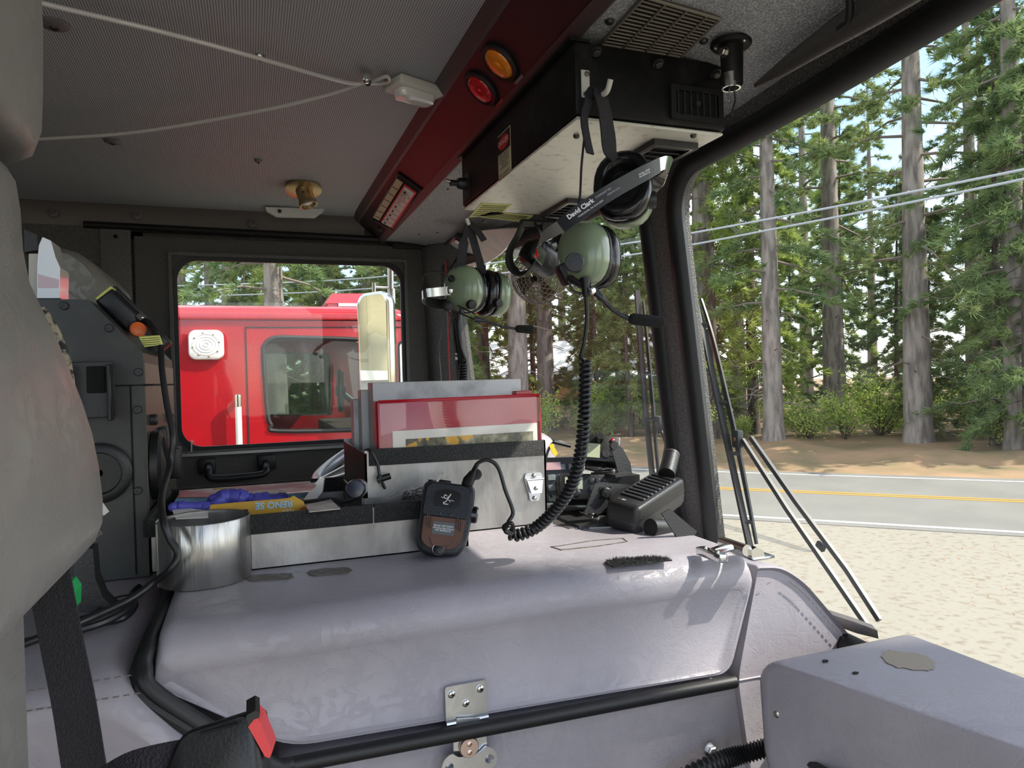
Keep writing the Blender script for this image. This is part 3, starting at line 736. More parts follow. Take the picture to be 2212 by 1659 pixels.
# ------------------------------------------------------------------ the red fire truck parked alongside
TY = 4.7
def tp(px, py): p = at(px, py, Y=TY); return (p.x, p.z)
tr_ = thing('fire_truck', (0, TY+1.1, 0), 'bright red fire truck cab parked alongside, seen through the door window', 'truck')
fx = tp(888, 760)[0]; rz = tp(580, 690)[1]; rx = -1.9
win = [tuple(v_)[:2] for v_ in crom([V((*tp(*q), 0)) for q in ((600, 931), (586, 918), (578, 890), (569, 770), (572, 745), (592, 730), (640, 729), (770, 733), (786, 738), (793, 752), (800, 900), (796, 922), (780, 928))], 4, True)]
for yy, nm in ((TY, 'near'), (TY+2.3, 'far')):
    m = MB(); m.plate([(rx, 1.0), (fx, 1.0), (fx, rz-.06), (fx-.05, rz-.01), (rx, rz)], [win], (0, yy, 0), (1, 0, 0), (0, 0, 1), -.04 if nm == 'near' else .04); sd = m.build('side_panel', 'truck_red', tr_, smooth=30)
    m = MB(); m.ext([(x, yy+.015, z) for x, z in win], (0, .005, 0)); wn = m.build('side_window', 'glass_truck', tr_, smooth=0)
    m = MB(); m.tube([V((x, yy, z)) for x, z in win], .014, 8, closed=True); m.build('window_seal', 'rubber', wn)
sx = tp(533, 800)[0]
m = MB(); st = tp(533, 707)[1]; m.box((sx, TY-.001, (st+1.0)/2), (.008, .006, st-1.0)); m.box(((sx+fx)/2, TY-.001, st), (fx-sx, .006, .008)); m.build('door_seam', 'seam', tr_, smooth=0)
m = MB(); prof = [(-.005, rz-.005), (-.02, rz+.0), (-.025, rz+.03), (.0, rz+.065), (.06, rz+.09), (.3, rz+.1), (1.15, rz+.11), (2.0, rz+.1), (2.25, rz+.09), (2.33, rz+.03), (2.305, rz-.005)]
rings = []
for x, k in ((rx, 1), (fx-.22, 1), (fx-.1, .96), (fx-.02, .8), (fx+.01, .4), (fx+.012, .02)): rings.append([V((x, TY+p[0]+(1-k)*.06, rz-.02+(p[1]-rz+.02)*k-(1-k)*.03)) for p in prof])
m.loft(rings); m.build('roof', 'truck_red', tr_, smooth=50)
m = MB(); m.box((fx+.0, TY+1.15, 1.7), (.03, 2.26, 1.5)); m.box((fx, TY+.06, 2.7), (.04, .12, .7)); m.box((fx, TY+2.24, 2.7), (.04, .12, .7)); m.build('front_panel', 'truck_red', tr_)
m = MB(); m.box(((rx+fx)/2, TY+1.15, 1.3), (fx-rx-.1, 2.2, .1)); m.box((rx+.05, TY+1.15, 2.1), (.05, 2.2, 1.9)); m.box((fx-.25, TY+1.15, 2.1), (.35, 2.1, .5)); m.box((-.1, TY+.5, 2.0), (.5, .55, .6)); m.build('interior', 'truck_inside', tr_)
m = MB(); c = at(735, 845, Y=TY+1.5); m.tube([c+V((.05*math.cos(a)*.6, .21*math.cos(a), .2*math.sin(a)*.85)) for a in [k*PI/14 for k in range(28)]], .016, 8, closed=True); m.box(c, (.05, .1, .34)); m.box(c, (.05, .36, .08)); m.cyl(c, c+V((.35, 0, -.3)), .03, 10); m.build('steering_wheel', 'black_plastic', tr_)
# warning light, grab rail, beacon, mirror of the red truck
x0, z1 = tp(406, 713); x1, z0 = tp(485, 777)
m = MB(); w_, h_ = x1-x0, z1-z0; c = V(((x0+x1)/2, TY, (z0+z1)/2)); rr = rrect(w_, h_, .045, 6)
m.loft([[V((c.x+a*k, TY-d, c.z+b*k)) for a, b in rr] for k, d in ((1, 0), (1, .02), (.94, .034), (.8, .04))]); wlgt = m.build('warning_light', 'lens_clear', tr_)
for r_ in (.075, .055, .035, .015):
    m = MB(); m.tube([V((c.x+r_*math.cos(a), TY-.04, c.z+r_*.85*math.sin(a))) for a in [k*PI/12 for k in range(24)]], .003, 5, closed=True); m.build('lens_ring', 'white_plastic', wlgt)
m = MB()
for k in range(8): a = k*PI/4+.2; m.screw((c.x+w_*.38*math.cos(a), TY-.041, c.z+h_*.4*math.sin(a)), (0, -1, 0), .006, .003)
m.build('screws', 'brass', wlgt)
gx, gz1 = tp(514, 850); gx2 = tp(514, 975)[0]
m = MB(); m.cyl((gx, TY-.06, 1.6), (gx, TY-.06, gz1-.05), .019, 14); g_ = m.build('grab_rail', 'white_plastic', tr_)
m = MB(); m.lathe([(.02, -.06), (.022, 0), (.022, .012), (.015, .018)], (gx, TY-.06, gz1-.02), (0, 0, 1), 14); m.box((gx, TY-.03, gz1-.04), (.02, .06, .02)); m.build('rail_end', 'chrome', g_)
B = [at(*q, Y=TY+.55) for q in ((692, 678), (703, 655), (717, 634), (785, 634), (820, 656), (822, 678))]
m = MB(); m.ext([B[1], B[2], B[3], B[4]], (0, .4, 0)); bo = m.build('beacon_top', 'truck_beacon', tr_, smooth=0)
m = MB(); m.ext([B[0]+V((.02, .02, -.1)), B[1]+V((.02, .02, 0)), B[4]+V((-.02, .02, 0)), B[5]+V((-.02, .02, -.1))], (0, .36, 0)); m.build('beacon_lens', 'truck_beacon', bo, smooth=0)
a, b2 = at(731, 655, Y=TY+.54), at(772, 662, Y=TY+.54); m = MB(); m.box((a+b2)/2, (abs(b2.x-a.x), .01, abs(a.z-b2.z))); m.build('beacon_label', 'label_white', bo, smooth=0)
a = at(507, 674, Y=TY+.3); m = MB(); m.lathe([(.085, -.05), (.085, .0), (.07, .02), (.03, .028)], a, (0, 0, 1), 20); m.build('roof_cap', 'truck_beacon', tr_)
a = at(653, 676, Y=TY+.6); m = MB(); m.cyl(a-V((0, 0, .1)), a+V((0, 0, .07)), .006, 8); m.build('antenna', 'black_plastic', tr_)
x0, z1 = at(858, 735, Y=TY-.25).x, at(870, 735, Y=TY-.25).z; x1, z0 = at(905, 850, Y=TY-.25).x, at(870, 850, Y=TY-.25).z
m = MB(); m.ext([(cx_+(x0+x1)/2, TY-.25, cz_+(z0+z1)/2) for cx_, cz_ in rrect(x1-x0, z1-z0, .04, 5)], (.06, .05, 0)); mo = m.build('mirror_housing', 'rubber', tr_)
m = MB(); m.ext([(cx_+(x0+x1)/2-.001, TY-.256, cz_+(z0+z1)/2) for cx_, cz_ in rrect(x1-x0-.03, z1-z0-.03, .03, 5)], (.004, .004, 0)); m.build('mirror_glass', 'mirror', mo)
# grey equipment body behind its cab
m = MB(); m.box((-5.4, TY+1.2, 1.9), (6.6, 2.4, 1.6)); m.build('equipment_body', mat('body_grey', rgb(140, 144, 150), rough=.4), tr_)
m = MB(); m.box((-5.4, TY+1.2, 2.76), (6.7, 2.5, .12)); m.box((-4.2, TY-.08, 2.3), (.25, .16, .16)); m.build('body_edge', 'white_plastic', tr_)

# our own driver's mirror on a chrome pole outside the door window
MY = 2.85
mr = thing('side_mirror', at(845, 860, Y=MY), "chrome framed driver's side mirror on a vertical pole", 'mirror')
def mp(px, py): return at(px, py, Y=MY)
m = MB(); a, b2 = mp(843, 560), mp(853, 990); m.cyl(a, b2, .0125, 14); pl = m.build('pole', 'steel', mr)
m = MB(); a = mp(846, 640); m.cyl(a+V((0, 0, -.03)), a+V((0, 0, .03)), .016, 14); a = mp(846, 622); m.tube([a, mp(808, 620)], .005, 8); m.lathe([(.008, -.02), (.008, .02)], mp(808, 622), (0, 0, 1), 10); m.build('bracket', 'steel', mr)
m = MB(); b2 = mp(853, 985); m.tube(crom([b2, b2+V((.02, -.1, -.06)), V((.5, 2.42, b2.z-.12)), V((.52, DY+.03, b2.z-.14))], 5), .011, 10); m.build('support_arm', 'steel', mr)
mc = (mp(783, 632)+mp(841, 632)+mp(783, 880)+mp(841, 880))/4; hw, hh = .062, (mp(812, 632)-mp(812, 880)).length
n_ = V((-.85, -.527, 0)).normalized(); u_ = V((.527, -.85, 0)).normalized(); wv = .19
loop = rrect(wv, hh, .05, 8)
m = MB(); m.loft([[mc+u_*a*k+V((0, 0, b*k2))+n_*d for a, b in loop] for k, k2, d in ((.93, .98, .012), (1, 1, .01), (1, 1, -.006), (.9, .96, -.03), (.5, .6, -.045))]); m.build('housing', 'chrome', mr)
m = MB(); m.loft([[mc+u_*a*k+V((0, 0, b*k2))+n_*d for a, b in loop] for k, k2, d in ((.85, .955, .010), (.85, .955, .0135))]); m.build('mirror_glass', 'mirror', mr)

# ------------------------------------------------------------------ engine cover (doghouse) and pads
def roundpoly(pts, rad, seg=5):
    out = []; n = len(pts)
    for i, p in enumerate(pts):
        r = rad[i] if isinstance(rad, (list, tuple)) else rad
        p = V((p[0], p[1])); a = (V(pts[i-1])-p); b = (V(pts[(i+1) % n])-p); la, lb = a.length, b.length; a.normalize(); b.normalize()
        if r <= 0: out.append(tuple(p)); continue
        t = min(r, la*.45, lb*.45); p0, p1 = p+a*t, p+b*t
        for k in range(seg+1):
            s = k/seg; q = p0*(1-s)**2+p*2*s*(1-s)+p1*s*s; out.append((q.x, q.y))
    return out
def dashes(m, pts, ln=.005, gap=.0035, r=.0007):
    pts = [V(p) for p in pts]; acc = 0
    for i in range(len(pts)-1):
        a, b = pts[i], pts[i+1]; L = (b-a).length; t = 0
        while t < L-ln: m.tube([a.lerp(b, t/L), a.lerp(b, (t+ln)/L)], r, 5); t += ln+gap
    return m
ZT = 2.455
NY = .78
# rounded lid: outline in X-Z, rounded over at the near top edge
poly = [(.632, ZT), (.588, 2.299), (.022, 2.316), (-.098, 2.436), (-.092, ZT)]
def lid_ring(y, drop, inset):
    pp = [(.632-inset, ZT-drop), (.588-inset, 2.299+inset*.5), (.026+inset*.4, 2.316+inset*.5), (-.098+inset, 2.436+inset*.3-drop*.95), (-.088+inset, ZT-drop)]
    return [V((x, y, z)) for x, z in roundpoly(pp, [.02, .02, .03, .012, .012], 5)]
rings = [lid_ring(NY+.004, .046, .012), lid_ring(NY, .040, .006), lid_ring(NY+.001, .034, .002)]
for k in range(1, 9):
    a = k/8*PI/2; rings.append(lid_ring(NY+.040*(1-math.cos(a)), .034*(1-math.sin(a)), 0))
rings += [lid_ring(1.0, -.001, 0), lid_ring(1.3, -.001, 0), lid_ring(1.42, 0, 0), lid_ring(1.45, .03, .01)]
dog = thing('engine_cover', (.25, 1.1, 1.5), 'grey vinyl padded engine cover filling the middle of the cab', 'engine cover')
m = MB(); m.loft(rings); lid = m.build('lid', 'vinyl', dog, smooth=50)
# lower base under the lid, and the rear base
m = MB(); rp = lambda y, d: [V((x, y, z)) for x, z in roundpoly([(.66-d, 1.45), (.66-d, 2.285-d), (.02, 2.300-d), (.0, 1.45)], [0, .02, .02, 0], 4)]
m.loft([rp(NY+.012, .008), rp(NY+.004, .002), rp(NY+.008, 0), rp(1.42, 0)]); m.build('base', 'vinyl', dog, smooth=50)
m = MB()
def rb(y, d): return [V((x, y, z)) for x, z in roundpoly([(-.7, 1.45), (-.7, 2.435-d), (-.128, 2.433-d), (-.03, 2.318-d*.4), (.0, 1.45)], [0, .01, .02, .03, 0], 5)]
m.loft([rb(.742, .06), rb(.728, .03), rb(.732, .014), rb(.745, .004), rb(.765, 0), rb(1.42, 0)]); m.build('rear_base', 'vinyl', dog, smooth=60)
m = MB(); dashes(m, [(x, .741, 2.4315) for x in (-.6, -.11)]); dashes(m, [(x, .7295, 2.418) for x in (-.6, -.1)]); s_ = m.build('stitching', 'stitch', dog); s_['kind'] = 'stuff'
# front cowl cheek and top strip
m = MB(); ck = roundpoly([(.637, 2.434), (.676, 2.430), (.715, 2.405), (.795, 2.318), (.795, 2.0), (.64, 2.0), (.60, 2.29)], [.004, .02, .03, .01, 0, 0, .02], 5)
m.loft([[V((x*(1-0)+dx, y, z-dz)) for x, z in ck] for y, dx, dz in ((NY+.006, -.0, .006), (NY+.0, 0, .001), (NY+.006, 0, -.002), (NY+.03, 0, 0), (1.45, 0, 0))]); m.build('front_cowl', 'vinyl', dog, smooth=50)
m = MB(); seam = [V((x, NY-.001, z)) for x, z in roundpoly([(.65, 2.41), (.678, 2.416), (.708, 2.394), (.80, 2.297)], [0, .02, .03, 0], 5)]
dashes(m, seam, .006, .004); s_ = m.build('cowl_stitching', 'stitch', dog); s_['kind'] = 'stuff'
# gasket round the lid
m = MB(); gp = [(-.098, 1.03, 2.440), (-.1, .9, 2.440), (-.103, .80, 2.438), (-.104, .772, 2.424), (-.09, .760, 2.40), (.0, .758, 2.320), (.025, .762, 2.306), (.06, .766, 2.304), (.3, .767, 2.299), (.588, .772, 2.291)]
m.tube(crom(gp, 6), .0085, 10); m.build('lid_gasket', 'rubber', dog)
m = MB(); m.tube(crom([(x-.006 if x < 0 else x, y-.004, z-.008) for x, y, z in gp[:6]], 6), .006, 8); m.build('lid_gasket', 'rubber', dog)
# worn marks on the vinyl
def blotch(name, pts, mt, z, parent, dz=.0008):
    m = MB(); m.ext([V((p.x, p.y, z)) for p in pts], (0, 0, dz)); return m.build(name, mt, parent, smooth=0)
def ragged(px, py, w, h, z, seed, n=22, sk=-.06):
    rg = random.Random(seed); out = []
    for k in range(n):
        a = 2*PI*k/n; c, s = math.cos(a), math.sin(a); e = .72
        x = math.copysign(abs(c)**e, c)*w/2*rg.uniform(.93, 1.05); y = math.copysign(abs(s)**e, s)*h/2*rg.uniform(.85, 1.1)
        out.append(at(px+x, py+y+x*sk, Z=z))
    return out
blotch('glue_patch', ragged(583, 1247, 104, 15, ZT+.001, 1), 'glue', ZT+.0008, dog)
blotch('glue_patch', ragged(711, 1235, 96, 15, ZT+.001, 2), 'glue', ZT+.0008, dog)
m = MB(); q = [at(*p_, Z=ZT+.001) for p_ in ((1190, 1181), (1212, 1188), (1290, 1180), (1356, 1170), (1345, 1163), (1280, 1168), (1205, 1180))]
m.tube(q, .0009, 5, closed=True); m.build('glue_outline', 'glue', dog)
rg = random.Random(8)
vel = thing('velcro_strip', at(1380, 1212, Z=ZT), 'black bristly hook-and-loop strip stuck on the engine cover', 'strip')
m = MB(); vp = [at(*p_, Z=ZT+.001) for p_ in ((1305, 1216), (1325, 1226), (1400, 1217), (1452, 1212), (1440, 1206), (1400, 1205), (1370, 1210), (1330, 1209))]
m.ext([V((p.x, p.y, ZT+.001)) for p in vp], (0, 0, .0015)); m.build('backing', 'velcro', vel, smooth=0)
m = MB(); ctr = sum((p for p in vp), V())/len(vp)
for k in range(900):
    i = rg.randrange(len(vp)); p = ctr.lerp(vp[i].lerp(vp[(i+1) % len(vp)], rg.random()), math.sqrt(rg.random())*.97); d = V((rg.uniform(-.5, .5), rg.uniform(-.5, .5), 1)).normalized(); s = V((.0004, 0, 0)); b0 = V((p.x, p.y, ZT+.0024)); m.add([b0-s, b0+s, b0+d*.0045], [(0, 1, 2)])
h_ = m.build('bristles', 'black_matte', vel, smooth=0); h_['kind'] = 'stuff'
fp = MB(); q = [at(*p_, Z=ZT+.001) for p_ in ((1196, 1131), (1230, 1143), (1322, 1140), (1260, 1112), (1205, 1100))]; fp.ext([V((p.x, p.y, ZT+.0005)) for p in q], (0, 0, .0022)); o = fp.build('metal_plate', 'aluminium', smooth=0); tag(o, 'thin cut metal plate lying on the cover beside the coiled cord', 'plate')

# passenger side pad
PZ = 2.36
pd = thing('dash_pad', (.65, .4, 2.2), 'grey vinyl passenger dash pad with a brown stain', 'dash pad')
out = [(.552, .690), (.785, .690), (.785, -.1), (.735, -.1), (.69, .15), (.625, .43), (.583, .585)]
def pr(z, d):
    cx_, cy_ = .68, .35; r_ = []
    for x, y in roundpoly(out, [.02, .01, 0, 0, .1, .1, .03], 4):
        v_ = V((x-cx_, y-cy_)); L = v_.length; k = (L-d)/L; r_.append(V((cx_+v_.x*k, cy_+v_.y*k, z)))
    return r_
m = MB(); m.loft([pr(2.19, .03), pr(2.22, .012), pr(2.25, .004)]+[pr(PZ-.03*(1-math.sin(k/6*PI/2)), .03*(1-math.cos(k/6*PI/2))) for k in range(7)]+[pr(PZ+.001, .07)]); m.build('pad', 'vinyl', pd, smooth=60)
m = MB(); m.ext([V((p.x, p.y, PZ+.0016)) for p in ragged(1962, 1430, 112, 38, PZ, 5, 30, .16)], (0, 0, .0004)); m.build('stain', 'stain', pd, smooth=0)
for px, py in ((1783, 1431), (1848, 1457)):
    b = MB(); b.ext([V((p.x, p.y, PZ+.0016)) for p in ragged(px, py, 14, 5, PZ, px, 10, 0)], (0, 0, .0006)); b.build('tear', 'hole', pd, smooth=0)
m = MB(); c = at(1679, 1543, Y=.65); c2 = V((.571, .6205, c.z)); m.screw(at(1679, 1543, X=.562), V((-.8, -.6, 0)), .0045, .002); m.build('screw', 'steel', pd)
# torn gasket flap at the windshield base
m = MB(); q = [at(*p_, X=.80) for p_ in ((1778, 1322), (1850, 1345), (1895, 1362), (1898, 1380), (1850, 1368), (1800, 1350))]; m.ext(q, (.012, .02, 0)); o = m.build('gasket_flap', 'vinyl_dark', smooth=0); tag(o, 'torn dark flap at the base of the right windshield pane', 'flap')

# chrome offset hinges at the front of the lid
def hinge(px, py, label):
    c = at(px, py, Z=ZT)
    m = MB(); m.rbox(c+V((-.022, .012, .006)), (.014, .052, .011), .002, 2)
    m.tube([c+V((-.018, .012, .009)), c+V((.0, .012, .012)), c+V((.012, .012, .013))], 0, 8, flat=(.011, .0045)); t = m.build('lid_hinge', 'chrome', dog); t['label'] = label
    m = MB(); m.cyl(c+V((.014, -.014, .013)), c+V((.014, .038, .013)), .0075, 14); m.build('knuckle', 'chrome', t)
    m = MB(); m.rbox(c+V((.036, .005, .0015)), (.036, .05, .004), .0015, 2); m.ext([c+V((.018, -.018, .0)), c+V((.018, -.018, .014)), c+V((.026, -.018, .017)), c+V((.036, -.018, .012)), c+V((.04, -.018, .0))], (0, .008, 0)); m.build('base_leaf', 'chrome', t)
    for dx, dy, dz in ((-.022, .0, .0115), (-.022, .026, .0115), (.044, .004, .0035)):
        m = MB(); m.screw(c+V((dx, dy, dz)), (0, 0, 1), .0035, .002); m.build('screw', 'steel', t)
hinge(1580, 1208, 'chrome lid hinge at the near front corner of the engine cover')
hinge(1305, 1122, 'chrome lid hinge beneath the black speaker')
# pull-down latch on the near face
LY = NY-.001
la = thing('lid_latch', at(1008, 1600, Y=LY), 'zinc turn latch clamping the lid to the near face', 'latch')
def lp(px, py, d=0): p = at(px, py, Y=LY-d); return V((p.x, LY-d, p.z))
a, b = lp(960, 1478), lp(1050, 1472); w_ = b.x-a.x; zt, zb = lp(1005, 1475).z, lp(1005, 1553).z; cxl = (a.x+b.x)/2
m = MB(); m.plate([(cxl+q[0], (zt+zb)/2+q[1]) for q in rrect(w_, zt-zb, .003, 3)], [], (0, LY, 0), (1, 0, 0), (0, 0, 1), .0025); m.tube([(cxl-w_/2, LY-.004, zb), (cxl+w_/2, LY-.004, zb)], .003, 8); m.build('strike_plate', 'zinc', la, smooth=30)
for px, py in ((975, 1500), (1037, 1488), (1006, 1519)):
    c = lp(px, py, .0025); m = MB(); m.lathe([(.0042, 0), (.0042, .0012), (.003, .0024), (.001, .0028)], c, (0, -1, 0), 14); s_ = m.build('screw', 'chrome', la)
    m = MB(); m.box(c+V((0, -.0028, 0)), (.0045, .0006, .0009)); m.box(c+V((0, -.0028, 0)), (.0009, .0006, .0045)); m.build('slot', 'hole', s_, smooth=0)
m = MB(); q = [lp(984, 1548), lp(1032, 1545), lp(1046, 1574), lp(976, 1580)]; m.ext([V((p.x, LY-.007, p.z)) for p in q], (0, .0025, 0)); q = [lp(976, 1580), lp(1046, 1574), lp(1048, 1612), lp(976, 1616)]; m.ext([V((p.x, LY-.0075, p.z)) for p in q], (0, .004, 0)); m.build('hook_tongue', 'zinc', la, smooth=0)
kc = lp(1012, 1612, .009); m = MB(); m.lathe([(.0115, 0), (.0115, .003), (.0105, .0042)], kc, (0, -1, 0), 24); kn = m.build('pivot_disc', 'rivet_pink', la)
for dz in (.0045, -.005): 
    m = MB(); m.screw(kc+V((0, -.0042, dz)), (0, -1, 0), .003, .0012); m.build('rivet', 'rivet_pink', kn)
wing = roundpoly([(-.034, -.010), (-.030, .004), (-.02, .010), (-.013, .003), (.013, .003), (.02, .010), (.030, .004), (.034, -.010), (.026, -.020), (.012, -.0155), (-.012, -.0155), (-.026, -.020)], [.008]*12, 3)
m = MB(); m.plate([(kc.x+x, kc.z-.012+z) for x, z in wing], [circ(.0052, 12, kc.x-.0235, kc.z-.018), circ(.0052, 12, kc.x+.0235, kc.z-.018)], (0, LY-.009, 0), (1, 0, 0), (0, 0, 1), .003); m.build('wing_handle', 'zinc', la, smooth=40)
m = MB(); m.box((kc.x, LY-.002, kc.z-.035), (.05, .004, .05)); m.build('base_plate', 'zinc', la, smooth=0)
# corrugated conduit at the bottom right with its clamp bolt
cv = thing('wire_conduit', at(1600, 1650, Y=.74), 'black corrugated wire conduit clamped along the base', 'conduit')
pts = crom([at(1440, 1700, Y=.752), at(1545, 1648, Y=.75), at(1610, 1628, Y=.742), at(1680, 1612, Y=.715), at(1720, 1630, Y=.66), at(1780, 1668, Y=.60), at(1830, 1700, Y=.56)], 40)
m = MB(); m.tube(pts[:168], [.0105+.0016*math.sin(i*1.55) for i in range(168)], 12); m.build('sleeve', 'rubber', cv, smooth=80)
m = MB(); m.tube(pts[160::4], .006, 8); m.build('cable', 'cord_black', cv)
m = MB(); c = at(1537, 1622, Y=NY-.002); m.hexbolt(c+V((0, .004, 0)), (0, -1, 0), .007, .009); m.build('clamp_bolt', 'zinc', cv)
m = MB(); m.tube(crom([c+V((0, .0, -.005)), c+V((0, -.006, -.02)), c+V((0, -.03, -.028)), c+V((0, -.044, -.016))], 5), 0, 8, flat=(.007, .0015)); m.build('clamp_loop', 'rubber', cv)

# ------------------------------------------------------------------ aluminium tray, tall box and their contents
TZ = 2.524
def openbox(name, foot, z0, z1, t, mt, parent, bottom=True):
    """thin sheet walls round a plan polygon"""
    n = len(foot); c = sum((V((p[0], p[1], 0)) for p in foot), V())/n; m = MB()
    inner = [(p[0]+(c.x-p[0])/abs(c.x-p[0])*t, p[1]+(c.y-p[1])/abs(c.y-p[1])*t) for p in foot]
    A = [V((x, y, z0)) for x, y in foot]; B = [V((x, y, z1)) for x, y in foot]; Cc = [V((x, y, z1)) for x, y in inner]; D = [V((x, y, z0+t)) for x, y in inner]
    m.loft([A, B, Cc, D]); return m.build(name, mt, parent, smooth=0)
ty = thing('aluminium_tray', (.08, 1.13, ZT), 'long low aluminium tray with black edging on the engine cover', 'tray')
fl, tl = -.128, .292
foot = [(-.006, .985), (tl, .985), (tl, 1.068), (.156, 1.068), (.156, 1.30), (fl, 1.30), (fl, 1.03), (-.006, 1.03)]
m = MB(); t = .003
def wall(a, b, z0, z1, th=.003):
    a, b = V((a[0], a[1], 0)), V((b[0], b[1], 0)); d = (b-a).normalized(); n_ = V((-d.y, d.x, 0))*th
    m.ext([V((a.x, a.y, z0)), V((b.x, b.y, z0)), V((b.x, b.y, z1)), V((a.x, a.y, z1))], n_)
for i in range(8): wall(foot[i], foot[(i+1) % 8], ZT+.0005, TZ)
m.ext([V((x, y, ZT+.0006)) for x, y in foot], (0, 0, .002)); m.build('sheet_body', 'aluminium', ty, smooth=0)
def edging(a, b, name='edge_trim', par=ty, h=.021, th=.010):
    q = MB(); a, b = V(a), V(b); d = (b-a).normalized(); n_ = V((-d.y, d.x, 0))
    pr_ = [(-th*.45, -h), (-th*.5, 0), (-th*.25, .004), (th*.25, .004), (th*.5, 0), (th*.5, -h)]
    q.loft([[p+n_*(x+.0015)+V((0, 0, z)) for x, z in pr_] for p in (a, b)]); return q.build(name, 'trim_pad_black', par, smooth=50)
edging((-.006, .985, TZ), (.155, .985, TZ)); edging((.1575, .985, TZ), (tl, .985, TZ)); edging((fl, 1.30, TZ), (.156, 1.30, TZ)); edging((fl, 1.03, TZ), (-.006, 1.03, TZ)); edging((fl, 1.03, TZ), (fl, 1.30, TZ))
m = MB(); wall((.1565, .99), (.1565, 1.065), ZT+.002, TZ-.008); m.build('divider', 'aluminium', ty, smooth=0)

BZ = 2.594; bx0, bx1, by0, by1 = .160, .455, 1.075, 1.325
bxo = thing('aluminium_box', (.30, 1.2, ZT), 'tall aluminium box holding ring binders behind the tray', 'box')
m = MB()
for a, b in (((bx0, by0), (bx1, by0)), ((bx1, by0), (bx1, by1)), ((bx1, by1), (bx0, by1))): wall(a, b, ZT+.0005, BZ)
m.ext([V(p) for p in ((bx0, by0, ZT+.001), (bx1, by0, ZT+.001), (bx1, by1, ZT+.001), (bx0, by1, ZT+.001))], (0, 0, .002)); m.build('sheet_body', 'aluminium', bxo, smooth=0)
m = MB(); wall((bx0, by1), (bx0, by0), ZT+.0005, BZ-.004); m.build('end_panel', 'aluminium_dark', bxo, smooth=0)
edging((bx0+.006, by0, BZ-.002), (bx1-.004, by0, BZ-.004), par=bxo)
# draw latch at the right end of the box
dc = at(1152, 1050, Y=by0-.002)
q = MB(); q.plate([(dc.x+x, dc.z+z) for x, z in roundpoly([(-.014, .022), (.014, .022), (.016, .012), (.011, -.012), (.009, -.024), (-.007, -.024), (-.009, -.012), (-.016, .012)], .004, 3)], [], (0, by0-.001, 0), (1, 0, 0), (0, 0, 1), .004); dlt = q.build('draw_latch', 'zinc', bxo, smooth=30)
q = MB(); q.ext([dc+V((-.013, -.008, .010)), dc+V((.014, -.008, .010)), dc+V((.010, -.012, -.010)), dc+V((-.008, -.012, -.010))], (0, .004, 0)); q.tube([dc+V((-.015, -.007, .012)), dc+V((.016, -.007, .012))], .0022, 8); q.build('lever', 'zinc', dlt, smooth=20)
for dz in (.018, -.002, -.019): q = MB(); q.screw(dc+V((0, -.004 if abs(dz) > .01 else -.011, dz)), (0, -1, 0), .0035, .003); q.build('rivet', 'steel', dlt)
# binders
def binder(x0, x1, y, th, z0, z1, mt, label, group, tilt=0, lean=0):
    c = V(((x0+x1)/2, y+th/2, z0)); b = thing('ring_binder', c, label, 'binder', group, rot=(lean, tilt, 0)); W = x1-x0; H = z1-z0
    M_ = wmat(b)
    for s in (-1, 1):
        m = MB(); m.rbox(M_ @ V((0, s*(th/2-.0015), H/2)), (W, .003, H), .0012, 2, M_.to_3x3()); m.build('cover', mt, b)
    m = MB(); m.rbox(M_ @ V((-W/2+.002, 0, H/2)), (.004, th-.002, H), .0015, 2, M_.to_3x3()); m.build('spine', mt, b)
    m = MB(); m.box(M_ @ V((.004, 0, H/2-.004)), (W-.02, th-.008, H-.006), M_.to_3x3()); m.build('pages', 'paper', b, smooth=0)
    return b
gb = 'grey ring binders in the aluminium box'
binder(.168, .330, 1.245, .034, 2.46, 2.668, 'binder_white', 'grey ring binder at the very back left of the aluminium box', gb, 0)
binder(.176, .40, 1.205, .036, 2.46, 2.684, 'binder_white', 'grey ring binder between the back binder and the tall one', gb, 0)
binder(.186, .442, 1.145, .05, 2.46, 2.696, 'binder_white', 'tall grey ring binder directly behind the red one', gb, 0)
rbd = binder(.184, .451, 1.085, .042, 2.462, 2.668, 'binder_red', 'red vinyl ring binder with a forest map cover', None, math.radians(-.4))
M_ = wmat(rbd); W, H, th = .267, .206, .042
m = MB(); m.box(M_ @ V((.008, -th/2-.0012, H*.30)), (.240, .0012, H*.95), M_.to_3x3()); pa_ = m.build('cover_sheet', 'paper', rbd, smooth=0)
mm = bpy.data.materials.new('map_print'); mm.use_nodes = True; n = mm.node_tree; bs = n.nodes['Principled BSDF']; bs.inputs['Roughness'].default_value = .3
t = n.nodes.new('ShaderNodeTexCoord'); n1 = n.nodes.new('ShaderNodeTexNoise'); n1.inputs['Scale'].default_value = 70; n1.inputs['Detail'].default_value = 8
r1 = n.nodes.new('ShaderNodeValToRGB'); e = r1.color_ramp.elements; e[0].position = .36; e[0].color = rgb(62, 58, 46); e[1].position = .66; e[1].color = rgb(168, 164, 140); e2 = e.new(.5); e2.color = rgb(112, 108, 80)
n2 = n.nodes.new('ShaderNodeTexNoise'); n2.inputs['Scale'].default_value = 34; n2.inputs['Detail'].default_value = 6
sp = n.nodes.new('ShaderNodeSeparateXYZ'); ad = n.nodes.new('ShaderNodeMapRange'); ad.inputs['From Min'].default_value = .09; ad.inputs['From Max'].default_value = -.02; ad.inputs['To Min'].default_value = -.25; ad.inputs['To Max'].default_value = .06
sm = n.nodes.new('ShaderNodeMath'); sm.operation = 'ADD'; r2 = n.nodes.new('ShaderNodeMapRange'); r2.inputs['From Min'].default_value = .545; r2.inputs['From Max'].default_value = .56
mx = n.nodes.new('ShaderNodeMix'); mx.data_type = 'RGBA'; mx.inputs['B'].default_value = rgb(222, 168, 56)
